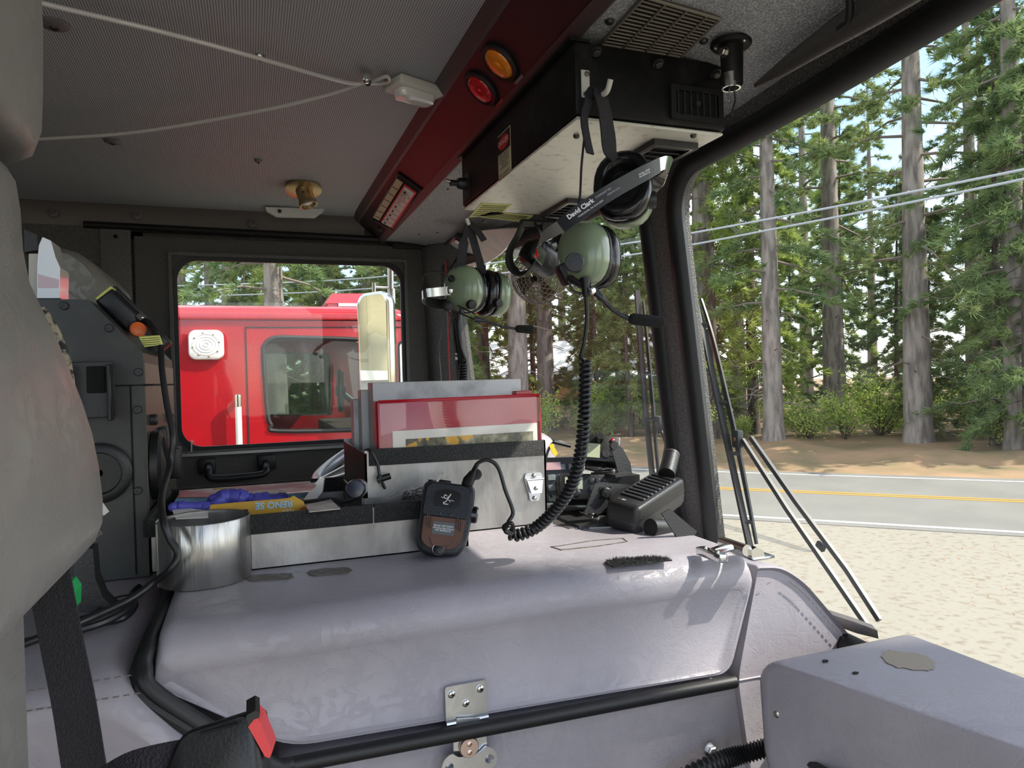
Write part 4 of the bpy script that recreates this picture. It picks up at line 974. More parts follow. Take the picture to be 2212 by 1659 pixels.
L = n.links.new; L(t.outputs['Object'], n1.inputs['Vector']); L(t.outputs['Object'], n2.inputs['Vector']); L(n1.outputs['Fac'], r1.inputs['Fac']); L(t.outputs['Object'], sp.inputs[0]); L(sp.outputs['X'], ad.inputs['Value'])
L(n2.outputs['Fac'], sm.inputs[0]); L(ad.outputs[0], sm.inputs[1]); L(sm.outputs[0], r2.inputs['Value']); L(r2.outputs[0], mx.inputs['Factor']); L(r1.outputs['Color'], mx.inputs['A']); L(mx.outputs['Result'], bs.inputs['Base Color'])
MATS['map_print'] = mm
m = MB(); m.box(M_ @ V((.014, -th/2-.0022, H*.28)), (.212, .0008, H*.86), M_.to_3x3()); m.build('map_print', 'map_print', pa_, smooth=0)
m = MB(); m.grid(lambda u, v: M_ @ V((-W/2+.003+W*.985*u, -th/2-.0032-.0015*math.sin(u*9)*v-.002*math.sin(v*3.1), H*.2+H*.78*v)), 24, 6); m.build('clear_sleeve', 'film', rbd)
m = MB(); m.tube([M_ @ V((-W/2+.002, -th/2-.002, H)), M_ @ V((W/2, -th/2-.002, H))], .0022, 6); m.tube([M_ @ V((W/2, -th/2-.002, H)), M_ @ V((W/2, -th/2-.002, 0))], .0018, 6); m.build('welded_edge', 'binder_red', rbd)
m = MB(); m.rbox(M_ @ V((W/2-.02, .004, H+.004)), (.03, .02, .006), .001, 1, M_.to_3x3()); m.build('pocket_flap', 'binder_red', rbd)

# metal can in front of the tray
cc = V((-.058, .968, ZT)); rc = .0545
can = thing('metal_can', cc, 'open round tin can standing on the engine cover', 'can')
m = MB(); HC = .078; prof = [(.001, .0012), (rc-.002, .0012), (rc, .003), (rc, HC), (rc-.0008, HC+.001), (rc-.002, HC), (rc-.002, .004), (.001, .004)]
m.lathe(prof, cc, (0, 0, 1), 48); m.build('body', 'tin', can, smooth=50)
m = MB(); a0 = math.radians(200); m.tube([cc+V((rc*math.cos(a0)*1.003, rc*math.sin(a0)*1.003, z)) for z in (.002, HC)], .0012, 6); m.build('seam', 'tin', can)
# bits of litter on the can's far rim
m = MB(); rg = random.Random(4)
for k in range(9):
    p = V((-.058+rg.uniform(-.03, .03), 1.022, TZ-.02+rg.uniform(-.006, .006))); m.rbox(p, (.009, .006, .006), .0015, 1, Matrix.Rotation(rg.uniform(0, 3), 3, 'Z'))
o = m.build('weld_beads', 'black_gloss', can); o['kind'] = 'stuff'

# torn glove boxes and gloves in the tray
def panel(name, px, Yf, mt, parent, wob=.002, th=.0012, seed=0):
    """a stiff sheet through pixel points at depth Yf (value or list)"""
    m = MB(); pts = [at(p[0], p[1], Y=(Yf[i] if isinstance(Yf, list) else Yf)) for i, p in enumerate(px)]
    m.ext(pts, (0, th, th)); return m.build(name, mt, parent, smooth=0)
g1 = thing('glove_box', at(740, 1100, Y=1.06), 'torn mustard disposable glove box lying upside down in the tray front', 'box')
rag = [(367, 1088)]+[(450, 1118)]
front = [(449, 1112), (455, 1091), (520, 1085), (600, 1079), (626, 1076), (634, 1071), (656, 1084), (661, 1098), (665, 1103), (450, 1119)]
mb = MB(); pts = [at(p[0], p[1], Y=1.035+.0*i) for i, p in enumerate(front)]; mb.ext(pts, (0, .0012, .0004)); fp_ = mb.build('mustard_panel', 'box_mustard', g1, smooth=0)
u_ = (at(450, 1118, Y=1.0345)-at(665, 1103, Y=1.0345)).normalized(); v_ = V((0, 0, -1))
def upside(s, px, py, size, mt, **k): text('lettering', s, size, at(px, py, Y=1.0340), u_, v_, mt, fp_, .0006, **k)
upside('RENO SE', 592, 1090, .0125, 'ink_sky', bold=.0004)
upside('FLEX', 622, 1104, .0078, 'ink_white')
m = MB(); c = at(655, 1103, Y=1.0338); m.tube([c+V((.004*math.cos(a), 0, .004*math.sin(a))) for a in [k*PI/8 for k in range(16)]], .0006, 5, closed=True); m.box(c, (.007, .0006, .0008)); m.box(c, (.0008, .0006, .007)); m.build('cross_logo', 'label_red', fp_)
m = MB(); c = at(459, 1110, Y=1.0338); m.tube([c+V((.0055*math.cos(a), 0, .0028*math.sin(a))) for a in [k*PI/8 for k in range(16)]], .0004, 5, closed=True); m.build('oval_logo', 'ink_white', fp_)
def card(name, pxs, Z, mt, parent, t=.001, dz=None):
    m = MB(); pts = [at(p[0], p[1], Z=Z+(dz[i] if dz else 0)) for i, p in enumerate(pxs)]; m.ext(pts, (0, 0, t)); return m.build(name, mt, parent, smooth=0)
card('torn_flap', [(371, 1101), (395, 1098), (449, 1104), (450, 1119), (380, 1122)], TZ+.006, 'paper', g1)
card('torn_flap', [(660, 1092), (715, 1080), (735, 1100), (668, 1107)], TZ+.004, 'cardboard', g1)
m = MB(); a, b = at(371, 1103, Y=1.04), at(700, 1090, Y=1.04)
m.box(((a.x+b.x)/2, 1.09, TZ-.030), (b.x-a.x, .10, .055)); m.build('carton', 'cardboard', g1, smooth=0)
g2 = thing('glove_box', at(560, 1065, Y=1.22), 'mustard and blue glove carton at the back of the tray', 'box')
m = MB(); a, b = at(380, 1070, Y=1.19), at(680, 1060, Y=1.19); m.box(((a.x+b.x)/2, 1.22, TZ-.028), (b.x-a.x, .125, .062)); m.build('carton', 'box_pink', g2, smooth=0)
mb = MB(); pts = [at(p[0], p[1], Y=1.155) for p in ((372, 1093), (380, 1077), (470, 1073), (672, 1062), (670, 1074), (640, 1084), (480, 1087))]; mb.ext(pts, (0, .0012, .0004)); bp_ = mb.build('blue_panel', 'box_blue', g2, smooth=0)
text('lettering', 'A-550H', .0075, at(405, 1084, Y=1.1545), (-1, 0, 0), (0, 0, -1), 'ink_sky', bp_, .0006)
mb = MB(); pts = [at(p[0], p[1], Y=1.262) for p in ((458, 1061), (460, 1056), (596, 1051), (598, 1056), (594, 1062), (462, 1068))]; mb.ext(pts, (0, .0012, .0004)); mp_ = mb.build('mustard_panel', 'box_mustard', g2, smooth=0)
text('lettering', 'FLEX', .0085, at(475, 1063, Y=1.2612), (-1, 0, 0), (0, 0, -1), 'ink_white', mp_, .0005)
card('torn_flap', [(388, 1060), (455, 1066), (462, 1074), (385, 1073)], TZ+.012, 'box_pink', g2)
card('torn_flap', [(600, 1058), (660, 1048), (690, 1040), (672, 1062), (620, 1066)], TZ+.018, 'box_pink', g2)
m = MB(); q = [at(*p_, Y=1.12) for p_ in ((655, 1080), (668, 1062), (690, 1032), (700, 1036), (697, 1062), (680, 1082), (662, 1084))]; m.ext(q, (.003, .012, 0)); m.build('torn_corner', 'lens_clear', g2, smooth=0)
# blue nitrile gloves
gv = thing('nitrile_gloves', at(520, 1085, Y=1.08), 'crumpled blue nitrile gloves spilling from the torn box', 'gloves')
m = MB(); rg = random.Random(9)
def fold(pxs, Y, r0, r1, n=10):
    p = crom([at(q[0], q[1], Y=Y+q[2]*.0) for q in pxs], 6); L = len(p)
    m.tube([q+V((rg.uniform(-.001, .001), rg.uniform(-.002, .002), rg.uniform(-.001, .001))) for q in p], [r0+(r1-r0)*i/L+.0007*math.sin(i*.9) for i in range(L)], 10)
fold([(371, 1096, 0), (385, 1093, 0), (420, 1094, 0), (455, 1092, 0), (480, 1078, 0)], 1.07, .006, .008); m.build('finger', 'glove_blue', gv)
m = MB(); fold([(462, 1086, 0), (475, 1076, 0), (500, 1074, 0), (530, 1076, 0)], 1.085, .010, .012); fold([(485, 1072, 0), (505, 1066, 0), (530, 1074, 0), (560, 1080, 0), (615, 1078, 0)], 1.095, .008, .007); m.build('palm', 'glove_blue', gv)
m = MB(); m.ext([at(*p_, Y=1.10) for p_ in ((497, 1075), (505, 1064), (516, 1060), (532, 1070), (540, 1079), (515, 1080))], (.002, .012, .002)); m.build('cuff', 'glove_blue', gv, smooth=0)
m = MB(); rg = random.Random(12); fold([(530, 1078, 0), (560, 1073, 0), (590, 1075, 0), (616, 1074, 0)], 1.11, .007, .006); m.build('finger', 'glove_blue', gv)
# bottle with navy cap against the box end
m = MB(); c = at(768, 1056, Y=1.03); ax = V((-.25, -.96, .12)).normalized(); bt = thing('small_bottle', c-V((0, 0, .03)), 'small clear bottle with a dark navy cap beside the box', 'bottle')
m.lathe([(.0125, .03), (.0135, .012), (.0135, 0)], c-ax*.0+V((0, .0, 0))-ax*.045, ax, 20); m.build('body', 'lens_clear', bt)
m = MB(); m.lathe([(.0135, -.02), (.0135, .004), (.012, .007), (.004, .0075)], c, ax, 24); m.build('cap', 'cap_navy', bt)
# crumpled clear wrapper
wr = thing('plastic_wrapper', at(880, 1090, Y=1.04), 'crumpled clear plastic wrapper with printed text in the tray', 'wrapper')
m = MB(); rg = random.Random(2)
wp = [[(806, 1099), (830, 1080), (850, 1072)], [(860, 1095), (850, 1070), (880, 1050)], [(900, 1092), (890, 1060), (910, 1042)], [(930, 1090), (925, 1055), (935, 1020)], [(960, 1090), (965, 1060), (950, 1015)], [(990, 1085), (985, 1060), (972, 1030)]]
def wf_(u, v):
    i = min(int(u*5), 4); f = u*5-i
    def cv_(r, v):
        a, b, c = [V((p[0], p[1])) for p in r]; return a*(1-v)**2+b*2*v*(1-v)+c*v*v
    p = cv_(wp[i], v)*(1-f)+cv_(wp[i+1], v)*f
    return at(p.x, p.y, Y=1.045-.02*math.sin(v*3)+.006*mnoise.noise(V((u*14, v*9, 0))))+V((0, 0, .003*mnoise.noise(V((u*20, v*14, 3)))))
m.grid(wf_, 40, 20); m.build('film', 'film', wr, smooth=0)
m = MB()
for r in range(9):
    for k in range(24):
        if rg.random() < .2: continue
        u0 = .25+.5*k/24; a = V(wf_(u0, .25+.05*r)); b = V(wf_(u0+.015, .25+.05*r)); m.tube([a-V((0, .003, 0)), b-V((0, .003, 0))], .0006, 4, False)
o = m.build('small_print', 'ink_black', wr); o['kind'] = 'stuff'
# elastic cord with cord lock over the box edge
ec = thing('elastic_cord', at(820, 1030, Y=1.06), 'black elastic cord with a toggle hanging over the box front', 'cord')
m = MB(); m.tube(crom([at(790, 972, Y=1.085), at(800, 974, Y=1.066), at(815, 1000, Y=1.063), at(821, 1030, Y=1.06), at(832, 1056, Y=1.06)], 8), .0024, 8); m.build('cord', 'cord_black', ec)
m = MB(); m.cyl(at(815, 1037, Y=1.055), at(843, 1028, Y=1.055), .0048, 14); m.rbox(at(820, 1035, Y=1.055), (.006, .008, .012), .001, 1); m.build('toggle', 'black_plastic', ec)
ec2 = MB(); ec2.tube(crom([at(602, 1076, Y=1.12), at(625, 1086, Y=1.09), at(665, 1084, Y=1.07), at(712, 1078, Y=1.06), at(745, 1084, Y=1.05), at(780, 1072, Y=1.04), at(786, 1060, Y=1.05)], 8), .0024, 8); ec2.tube(crom([at(712, 1078, Y=1.06), at(735, 1088, Y=1.05), at(752, 1100, Y=1.04)], 6), .0024, 8); o = ec2.build('drawstring', 'cord_black'); tag(o, 'thin black cord trailing across the tray to the bottle', 'cord')
# steering wheel and driver's dash beyond the box
sw = thing('steering_wheel', (.36, 1.75, 2.35), "grey steering wheel rim behind the aluminium box", 'steering wheel')
cs = V((.36, 1.75, 2.56)); nx = V((-.4226, 0, .9063)); ux = V((0, 1, 0)); vx = nx.cross(ux)
m = MB(); m.tube([cs+ux*(.235*math.cos(a))+vx*(.235*math.sin(a)) for a in [k*PI/24 for k in range(48)]], .0145, 12, closed=True); m.build('rim', 'steering', sw)
m = MB(); m.lathe([(.05, -.03), (.05, .01), (.03, .02)], cs, nx, 20); m.build('hub', 'black_plastic', sw)
for a in (PI*.5, PI*1.17, PI*1.83):
    m = MB(); d_ = ux*math.cos(a)+vx*math.sin(a); m.tube([cs+d_*.03, cs+d_*.23], 0, 8, flat=(.016, .006)); m.build('spoke', 'steering', sw)
m = MB(); m.cyl(cs-nx*.02, cs-nx*.32, .03, 14); m.build('column', 'black_plastic', sw)
dd = thing('driver_dash', (.68, 1.8, 2.1), "grey padded driver's dashboard under the left windshield pane", 'dashboard')
m = MB(); m.rbox((.585, 1.84, 2.42), (.15, .74, .3), .04, 4); m.build('pad', 'vinyl', dd)
m = MB(); m.rbox((.51, 1.84, 2.38), (.03, .5, .16), .01, 2); m.build('gauge_panel', 'black_plastic', dd)

# ------------------------------------------------------------------ overhead: air-conditioning console
X0, X1, Y0, Y1, Z0, Z1 = .402, .632, .822, 1.335, 3.030, 3.128
co = thing('overhead_console', ((X0+X1)/2, (Y0+Y1)/2, Z0), 'black metal overhead air-conditioning console with pale underside', 'console')
m = MB()
m.rbox(((X0+X1)/2, (Y0+Y1)/2, (Z0+Z1)/2+.002), (X1-X0, Y1-Y0, Z1-Z0-.004), .004, 2); m.box((X0+.008, (Y0+Y1)/2, Z1+.002), (.03, Y1-Y0, .004)); m.build('housing', 'black_paint', co, smooth=30)
m = MB(); m.rbox(((X0+X1)/2, (Y0+Y1)/2, Z0+.0005), (X1-X0-.004, Y1-Y0-.004, .004), .0012, 1); un = m.build('underside_panel', 'console_under', co, smooth=30)
# end vent
vc = at(1502, 228, Y=Y0); vw, vh = at(1558, 228, Y=Y0).x-at(1446, 228, Y=Y0).x, .046
m = MB(); m.plate([(vc.x+x, vc.z+z) for x, z in rrect(vw, vh, .003, 2)], [[(vc.x+x, vc.z+z) for x, z in rrect(vw-.016, vh-.014, .002, 2)]], (0, Y0, 0), (1, 0, 0), (0, 0, 1), .006); ve = m.build('end_vent', 'black_plastic', co, smooth=20)
m = MB(); m.box((vc.x, Y0-.0005, vc.z), (vw-.014, .001, vh-.012)); m.build('vent_recess', 'hole', ve, smooth=0)
for k in range(7):
    m = MB(); m.box((vc.x-vw*.36+vw*.12*k, Y0-.003, vc.z), (.0014, .005, vh-.014)); m.build('louver', 'gunmetal', ve, smooth=0)
m = MB(); m.lathe([(.004, 0), (.004, .005)], (vc.x, Y0-.003, vc.z), (0, -1, 0), 10); m.build('vent_knob', 'gunmetal', ve)
# louvres in the underside
def louvre(cx_, cy_, w_, d_):
    m = MB(); m.plate([(cx_+x, cy_+y) for x, y in rrect(w_, d_, .003, 2)], [[(cx_+x, cy_+y) for x, y in rrect(w_-.014, d_-.014, .002, 2)]], (0, 0, Z0-.001), (1, 0, 0), (0, 1, 0), -.009); lv = m.build('louvre_frame', 'black_plastic', co, smooth=20)
    m = MB(); m.plate([(cx_+x, cy_+y) for x, y in rrect(w_-.012, d_-.012, .003, 2)], [[(cx_+x, cy_+y) for x, y in rrect(w_-.017, d_-.017, .002, 2)]], (0, 0, Z0-.009), (1, 0, 0), (0, 1, 0), -.0014); m.build('bright_line', 'steel', lv, smooth=20)
    m = MB(); m.box((cx_, cy_, Z0-.0015), (w_-.012, d_-.012, .001)); m.build('recess', 'hole', lv, smooth=0)
    for k in range(5):
        m = MB(); m.box((cx_, cy_-d_*.32+d_*.16*k, Z0-.006), (w_-.016, .008, .0016), Matrix.Rotation(.6, 3, 'X')); m.build('louver', 'gunmetal', lv, smooth=0)
p = at(1415, 328, Z=Z0); louvre(p.x, p.y, .075, .115)
p = at(1232, 446, Z=Z0); louvre(p.x, p.y, .075, .13)
# stickers
def sx_(px, py): p = at(px, py, X=X0); return p
a, b = sx_(1077, 330), sx_(1104, 330); zt, zb = sx_(1090, 283).z, sx_(1090, 378).z; yc = (a.y+b.y)/2; wd = abs(a.y-b.y)
m = MB(); m.box((X0-.0006, yc, (zt+zb)/2), (.0008, wd, zt-zb)); dg_ = m.build('danger_sticker', 'label_cream', co, smooth=0)
m = MB(); m.box((X0-.0012, yc, zt-.017), (.0006, wd, .030)); hd_ = m.build('sticker_head', 'ink_black', dg_, smooth=0)
m = MB(); m.ext([V((X0-.0016, yc+.021*math.cos(t)*wd/.05, zt-.017+.0115*math.sin(t))) for t in [k*PI/12 for k in range(24)]], (-.0004, 0, 0)); m.build('red_oval', 'label_red', dg_, smooth=0)
text('danger_word', 'DANGER', wd*.20, (X0-.0021, yc, zt-.017), (0, -1, 0), (0, 0, 1), 'ink_white', dg_)
text('danger_lines', 'PERSONNEL MUST BE\nSEATED AND SEAT\nBELTS MUST BE\nFASTENED WHILE\nVEHICLE IS\nIN MOTION OR\n\nDEATH OR SERIOUS\nINJURY MAY RESULT', wd*.098, (X0-.0010, yc, (zt-.034+zb)/2), (0, -1, 0), (0, 0, 1), 'ink_black', dg_)
for q in (((1012, 468), (1040, 436), (1104, 440), (1086, 460)), ((1030, 466), (1062, 455), (1152, 464), (1132, 478))):
    m = MB(); m.ext([V((at(*p_, Z=Z0).x, at(*p_, Z=Z0).y, Z0-.0022)) for p_ in q], (0, 0, .0006)); ys = m.build('yellow_sticker', 'label_yellow', co, smooth=0)
    m = MB(); A, B, C_, D_ = [at(*p_, Z=Z0) for p_ in q]
    for r in range(6):
        f = .15+.14*r; a_, b_ = A.lerp(B, f), D_.lerp(C_, f); m.tube([V((a_.lerp(b_, t).x, a_.lerp(b_, t).y, Z0-.0026)) for t in (.08, .92)], .0005, 4)
    s_ = m.build('sticker_print', 'ink_black', ys); s_['kind'] = 'stuff'
# control knob plate on the far left end
kp = at(1008, 402, X=X0); m = MB(); m.box((X0-.001, kp.y, kp.z-.002), (.002, .04, .05)); pk = m.build('switch_plate', 'black_plastic', co, smooth=0)
m = MB(); m.lathe([(.011, 0), (.011, .012), (.009, .016)], (X0-.002, kp.y, kp.z+.004), (-1, 0, 0), 18); m.lathe([(.006, .016), (.006, .03), (.004, .031)], (X0-.002, kp.y, kp.z+.004), (-1, 0, 0), 12); m.build('knob', 'black_plastic', pk)
m = MB(); m.cyl((X0-.03, kp.y, kp.z+.006), (X0-.042, kp.y, kp.z+.008), .0035, 8); m.build('toggle', 'steel', pk)
for px, py in ((1286, 114), (1420, 139), (1545, 161)):
    p = at(px, py, Y=Y0-.004); m = MB(); m.hexbolt((p.x, Y0-.006, p.z+.001), (0, -.5, -1), .0055, .006); m.build('bolt', 'screw_dark', co)
for px, py in ((1498, 289), (1046, 474), (1245, 290)):
    p = at(px, py, Z=Z0); m = MB(); m.screw((p.x, p.y, Z0-.0015), (0, 0, -1), .0045, .004); m.build('screw', 'screw_dark', co)
# hook bracket on the near end
hk = thing('headset_hook', at(1265, 190, Y=Y0-.003), 'pale metal strip hook screwed to the console end', 'hook')
a, b = at(1265, 152, Y=Y0-.002), at(1263, 212, Y=Y0-.002)
m = MB(); m.rbox(((a.x+b.x)/2, Y0-.003, (a.z+b.z)/2), (.012, .002, a.z-b.z), .001, 1); m.build('strip', 'off_white', hk)
for p in (a+V((0, 0, -.006)), b+V((0, 0, .004))): m = MB(); m.screw(p+V((0, -.003, 0)), (0, -1, 0), .0035, .002); m.build('screw', 'steel', hk)
m = MB(); m.tube(crom([V((b.x+.002, Y0-.004, b.z+.002)), V((b.x+.006, Y0-.02, b.z-.004)), V((b.x+.008, Y0-.045, b.z-.008)), V((b.x+.009, Y0-.055, b.z+.004))], 5), .0035, 8); m.build('prong', 'off_white', hk)

# ------------------------------------------------------------------ header panel fittings
# return-air grille
G = [onhdr(*p) for p in ((1298, 90), (1470, 118), (1556, 36), (1392, -12))]
gr = thing('return_air_grille', sum(G, V())/4, 'rusty slatted return-air grille in the grey header', 'grille')
dn = V((0, 0, -1))
m = MB(); m.ext([g+dn*.0012 for g in G], (0, 0, .001)); m.build('recess', 'hole', gr, smooth=0)
m = MB()
for i in range(4): m.tube([G[i]+dn*.003, G[(i+1) % 4]+dn*.003], .0022, 6)
m.build('rim', 'vent_metal', gr)
for k in range(1, 14):
    f = k/14; m = MB(); m.tube([G[0].lerp(G[3], f)+dn*.003, G[1].lerp(G[2], f)+dn*.003], 0, 6, flat=(.0010, .0014)); m.build('slat', 'vent_metal', gr)
for f in (.27, .55, .82):
    m = MB(); m.tube([G[0].lerp(G[1], f)+dn*.0045, G[3].lerp(G[2], f)+dn*.0045], .0014, 6); m.build('cross_bar', 'vent_metal', gr)
for px, py in ((1317, 43), (1520, 85), (1245, 80), (1213, 187)):
    p = onhdr(px, py); m = MB(); m.screw(p+V((0, 0, -.001)), (0, 0, -1), .006 if px > 1300 else .004, .004); o = m.build('button_screw', 'screw_dark', hdr)
for px, py in ((968, 408), (945, 502), (925, 530), (905, 505)):
    p = onhdr(px, py); m = MB(); m.screw(p, (0, 0, -1), .004, .002); m.build('button_screw', 'screw_dark', hdr)
# black stub mount with cut wires
p = onhdr(1580, 92); st_ = thing('lamp_stub', p, 'black cylindrical lamp mount with cut wires on the header', 'lamp mount')
m = MB(); m.lathe([(.027, 0), (.027, .003), (.024, .006)], p, (0, 0, -1), 28); m.build('flange', 'black_paint', st_)
m = MB(); q = p+V((.0, .0, -.006)); m.lathe([(.0145, 0), (.0145, .012), (.0135, .048), (.0125, .05), (.0115, .046)], q, (0, 0, -1), 24); m.build('sleeve', 'black_paint', st_)
m = MB(); m.lathe([(.013, .036), (.0125, .054), (.010, .054), (.010, .04)], q+V((-.002, 0, 0)), (0, 0, -1), 20); m.build('chrome_cup', 'chrome', st_)
m = MB(); m.hexbolt(q+V((-.014, -.004, -.010)), V((-1, -.2, 0)), .0055, .007); m.build('side_bolt', 'steel', st_)
for dx, dy in ((.004, -.02), (.02, .008), (-.018, .01)): m = MB(); m.screw(p+V((dx, dy, -.005)), (0, 0, -1), .003, .002); m.build('screw', 'steel', st_)
m = MB(); m.tube(crom([q+V((.0, 0, -.045)), q+V((.004, 0, -.065)), q+V((.0, 0, -.08)), q+V((-.002, .0, -.088))], 5), .0012, 6); m.build('wire', 'cord_black', st_)
m = MB(); m.tube([q+V((-.004, 0, -.045)), q+V((-.006, 0, -.07))], .001, 6); m.build('wire', 'steel', st_)
# right sun visor folded up
sv = thing('sun_visor', at(1780, 90, X=.66), 'dark folded sun visor along the top of the right windshield', 'visor')
ax = [at(*p_, X=xx) for p_, xx in (((1632, 184), .665), ((1700, 140), .66), ((1800, 72), .65), ((1900, 8), .64), ((2010, -60), .63))]
rings = []
for c, hgt, tk in zip(ax, (.004, .014, .020, .024, .024), (.003, .007, .009, .010, .010)):
    rings.append([c+V((math.cos(t)*tk*1.0+.6*math.sin(t)*hgt*.3, 0, math.sin(t)*hgt)) for t in [k*PI/8 for k in range(16)]])
m = MB(); m.loft(rings); m.build('panel', 'visor_dark', sv, smooth=60)
m = MB(); m.tube(crom([at(1813, 62, X=.638), at(1832, 48, X=.636), at(1836, 20, X=.63), at(1834, -20, X=.62)], 6), .0042, 10); m.build('arm', 'black_plastic', sv)
# left visor
lv = thing('sun_visor', at(1020, 560, X=.60), 'pale sun visor hanging at the left windshield pane', 'visor')
vp_ = [(928, 560), (948, 541), (990, 512), (1030, 500), (1118, 494), (1112, 512), (1085, 544), (1055, 566), (1020, 577), (975, 578), (940, 572)]
pts3 = [at(px, py, X=.56+(py-495)*.0014) for px, py in vp_]
m = MB(); m.ext(crom(pts3, 3, True), (.010, .004, .004)); m.build('panel', 'visor_cream', lv, smooth=60)
m = MB(); m.tube(crom([at(960, 528, X=.585), at(975, 515, X=.585), at(990, 512, X=.585)], 5), .003, 8); m.build('rod', 'black_plastic', lv)
rl = thing('map_light', at(992, 520, X=.56), 'small dark map light on the header behind the left headset', 'light')
m = MB(); c = at(990, 516, X=.565); m.rbox(c, (.03, .045, .02), .006, 3, Matrix.Rotation(.5, 3, 'Y')); m.build('body', 'black_plastic', rl)
m = MB(); m.rbox(c+V((-.008, -.012, -.012)), (.014, .02, .004), .0015, 2, Matrix.Rotation(.5, 3, 'Y')); m.build('lens', 'lens_clear', rl)
m = MB(); m.rbox(c+V((-.016, -.002, -.004)), (.003, .04, .012), .001, 1, Matrix.Rotation(.5, 3, 'Y')); m.build('red_band', 'red_lens', rl)

# ------------------------------------------------------------------ maroon fascia fittings
def round_lamp(px, py, mt, label):
    c = fas(px, py); t = thing('marker_lamp', c, label, 'lamp')
    m = MB(); m.lathe([(.034, 0), (.034, .003), (.031, .006), (.026, .005), (.025, .002)], c+FN*.0005, FN, 32); m.build('grommet', 'rubber', t)
    m = MB(); m.lathe([(.0255, 0), (.0255, .004), (.023, .007), (.016, .0085), (.006, .009)], c+FN*.001, FN, 32); m.build('lens', mt, t)
    m = MB(); m.lathe([(.010, .0), (.009, .0115), (.003, .0125)], c+FN*.001, FN, 18); m.build('lens_bullseye', mt, t)
round_lamp(1081, 134, 'amber', 'round amber marker lamp on the maroon fascia')
round_lamp(1041, 190, 'red_lens', 'round red marker lamp on the maroon fascia below the amber one')
for px, py, mt, s in ((1126, 176, 'label_grey', 'CAB DOOR\nOPEN'), (1084, 227, 'label_red', 'DO NOT MOVE')):
    c = fas(px, py); t = MB(); w_, h_ = .032, .014
    t.ext([c+V((0, -w_/2, 0))-FD*h_/2+FN*.0004, c+V((0, w_/2, 0))-FD*h_/2+FN*.0004, c+V((0, w_/2, 0))+FD*h_/2+FN*.0004, c+V((0, -w_/2, 0))+FD*h_/2+FN*.0004], FN*.0006); o = t.build('fascia_label', mt, trim2, smooth=0)
    u_ = V((0, -1, 0)); v_ = -FD
    m = MB()
    for r in range(3):
        for k in range(5): m.box(c+FN*.0013+V((0, -.011+.0055*k, 0))+FD*(-.004+.004*r), (.0012, .004, .0006), None)
    s_ = m.build('fine_print', 'ink_grey', o, smooth=0); s_['kind'] = 'stuff'
# fuse panel
Fp = [fas(*p) for p in ((803, 470), (862, 372), (912, 408), (852, 495))]
fb = thing('fuse_panel', sum(Fp, V())/4, 'small fuse panel with a row of white fuses in the maroon fascia', 'fuse panel')
m = MB(); m.ext([p+FN*.0008 for p in Fp], FN*.0015); m.build('recess', 'hole', fb, smooth=0)
e0, e1, e2, e3 = Fp
m = MB()
for i in range(4): m.tube([Fp[i]+FN*.003, Fp[(i+1) % 4]+FN*.003], .0022, 6)
m.build('rim', 'black_plastic', fb)
def fp2(a, b, lift=.003): return e0.lerp(e1, a).lerp(e3.lerp(e2, a), b)+FN*lift
m = MB(); m.ext([fp2(.05, .05), fp2(.92, .05), fp2(.92, .32), fp2(.05, .32)], FN*.0012); lbp = m.build('legend_card', 'label_cream', fb, smooth=0)
for k in range(6): m = MB(); m.ext([fp2(.1+.135*k, .07, .0045), fp2(.11+.135*k, .07, .0045), fp2(.11+.135*k, .3, .0045), fp2(.1+.135*k, .3, .0045)], FN*.0003); m.build('legend_line', 'ink_black', lbp, smooth=0)
m = MB(); m.ext([fp2(.05, .4), fp2(.92, .4), fp2(.92, .92), fp2(.05, .92)], FN*.003); m.build('fuse_block', 'buckle_red', fb, smooth=0)
for k in range(8):
    a = .09+.105*k; m = MB(); m.ext([fp2(a, .46, .006), fp2(a+.075, .46, .006), fp2(a+.075, .86, .006), fp2(a, .86, .006)], FN*.006); fu = m.build('fuse', 'white_plastic', fb, smooth=0)
    m = MB(); m.ext([fp2(a+.02, .54, .0122), fp2(a+.055, .54, .0122), fp2(a+.055, .62, .0122), fp2(a+.02, .62, .0122)], FN*.0004); m.build('number', 'ink_black', fu, smooth=0)
m = MB(); m.ext([fp2(.66, .55, .013), fp2(.8, .5, .013), fp2(.9, .72, .016), fp2(.76, .8, .016)], FN*.004); m.build('fuse_puller', 'off_white', fb, smooth=0)
p = fas(822, 492); m = MB(); m.lathe([(.008, 0), (.008, .006), (.005, .009)], p, FN, 14); m.build('corner_fastener', 'screw_dark', trim2)

# ------------------------------------------------------------------ ceiling fittings
def ceil(px, py): p = at(px, py, Z=ZC); return V((p.x, p.y, ZC))
for i, (px, py, r_, mt, lb) in enumerate(((117, 50, .020, 'vinyl_dark', 'flat grey button on the headliner by the near headrest'), (562, 120, .008, 'steel', 'small snap stud in the middle of the headliner'),
                                      (243, 303, .017, 'vinyl_dark', 'flat grey button on the headliner above the cabinet'), (558, 345, .009, 'vinyl_dark', 'small headliner button near the brass spotlight'))):
    p = ceil(px, py); t = thing('headliner_button', p, lb, 'button', 'headliner buttons')
    m = MB(); m.lathe([(r_, 0), (r_, .002), (r_*.85, .005), (r_*.35, .007)], p, (0, 0, -1), 20); m.build('cap', mt, t)
    m = MB(); m.lathe([(r_*.3, .0065), (r_*.28, .009), (r_*.1, .009)], p, (0, 0, -1), 12); m.build('stud', 'screw_dark', t)
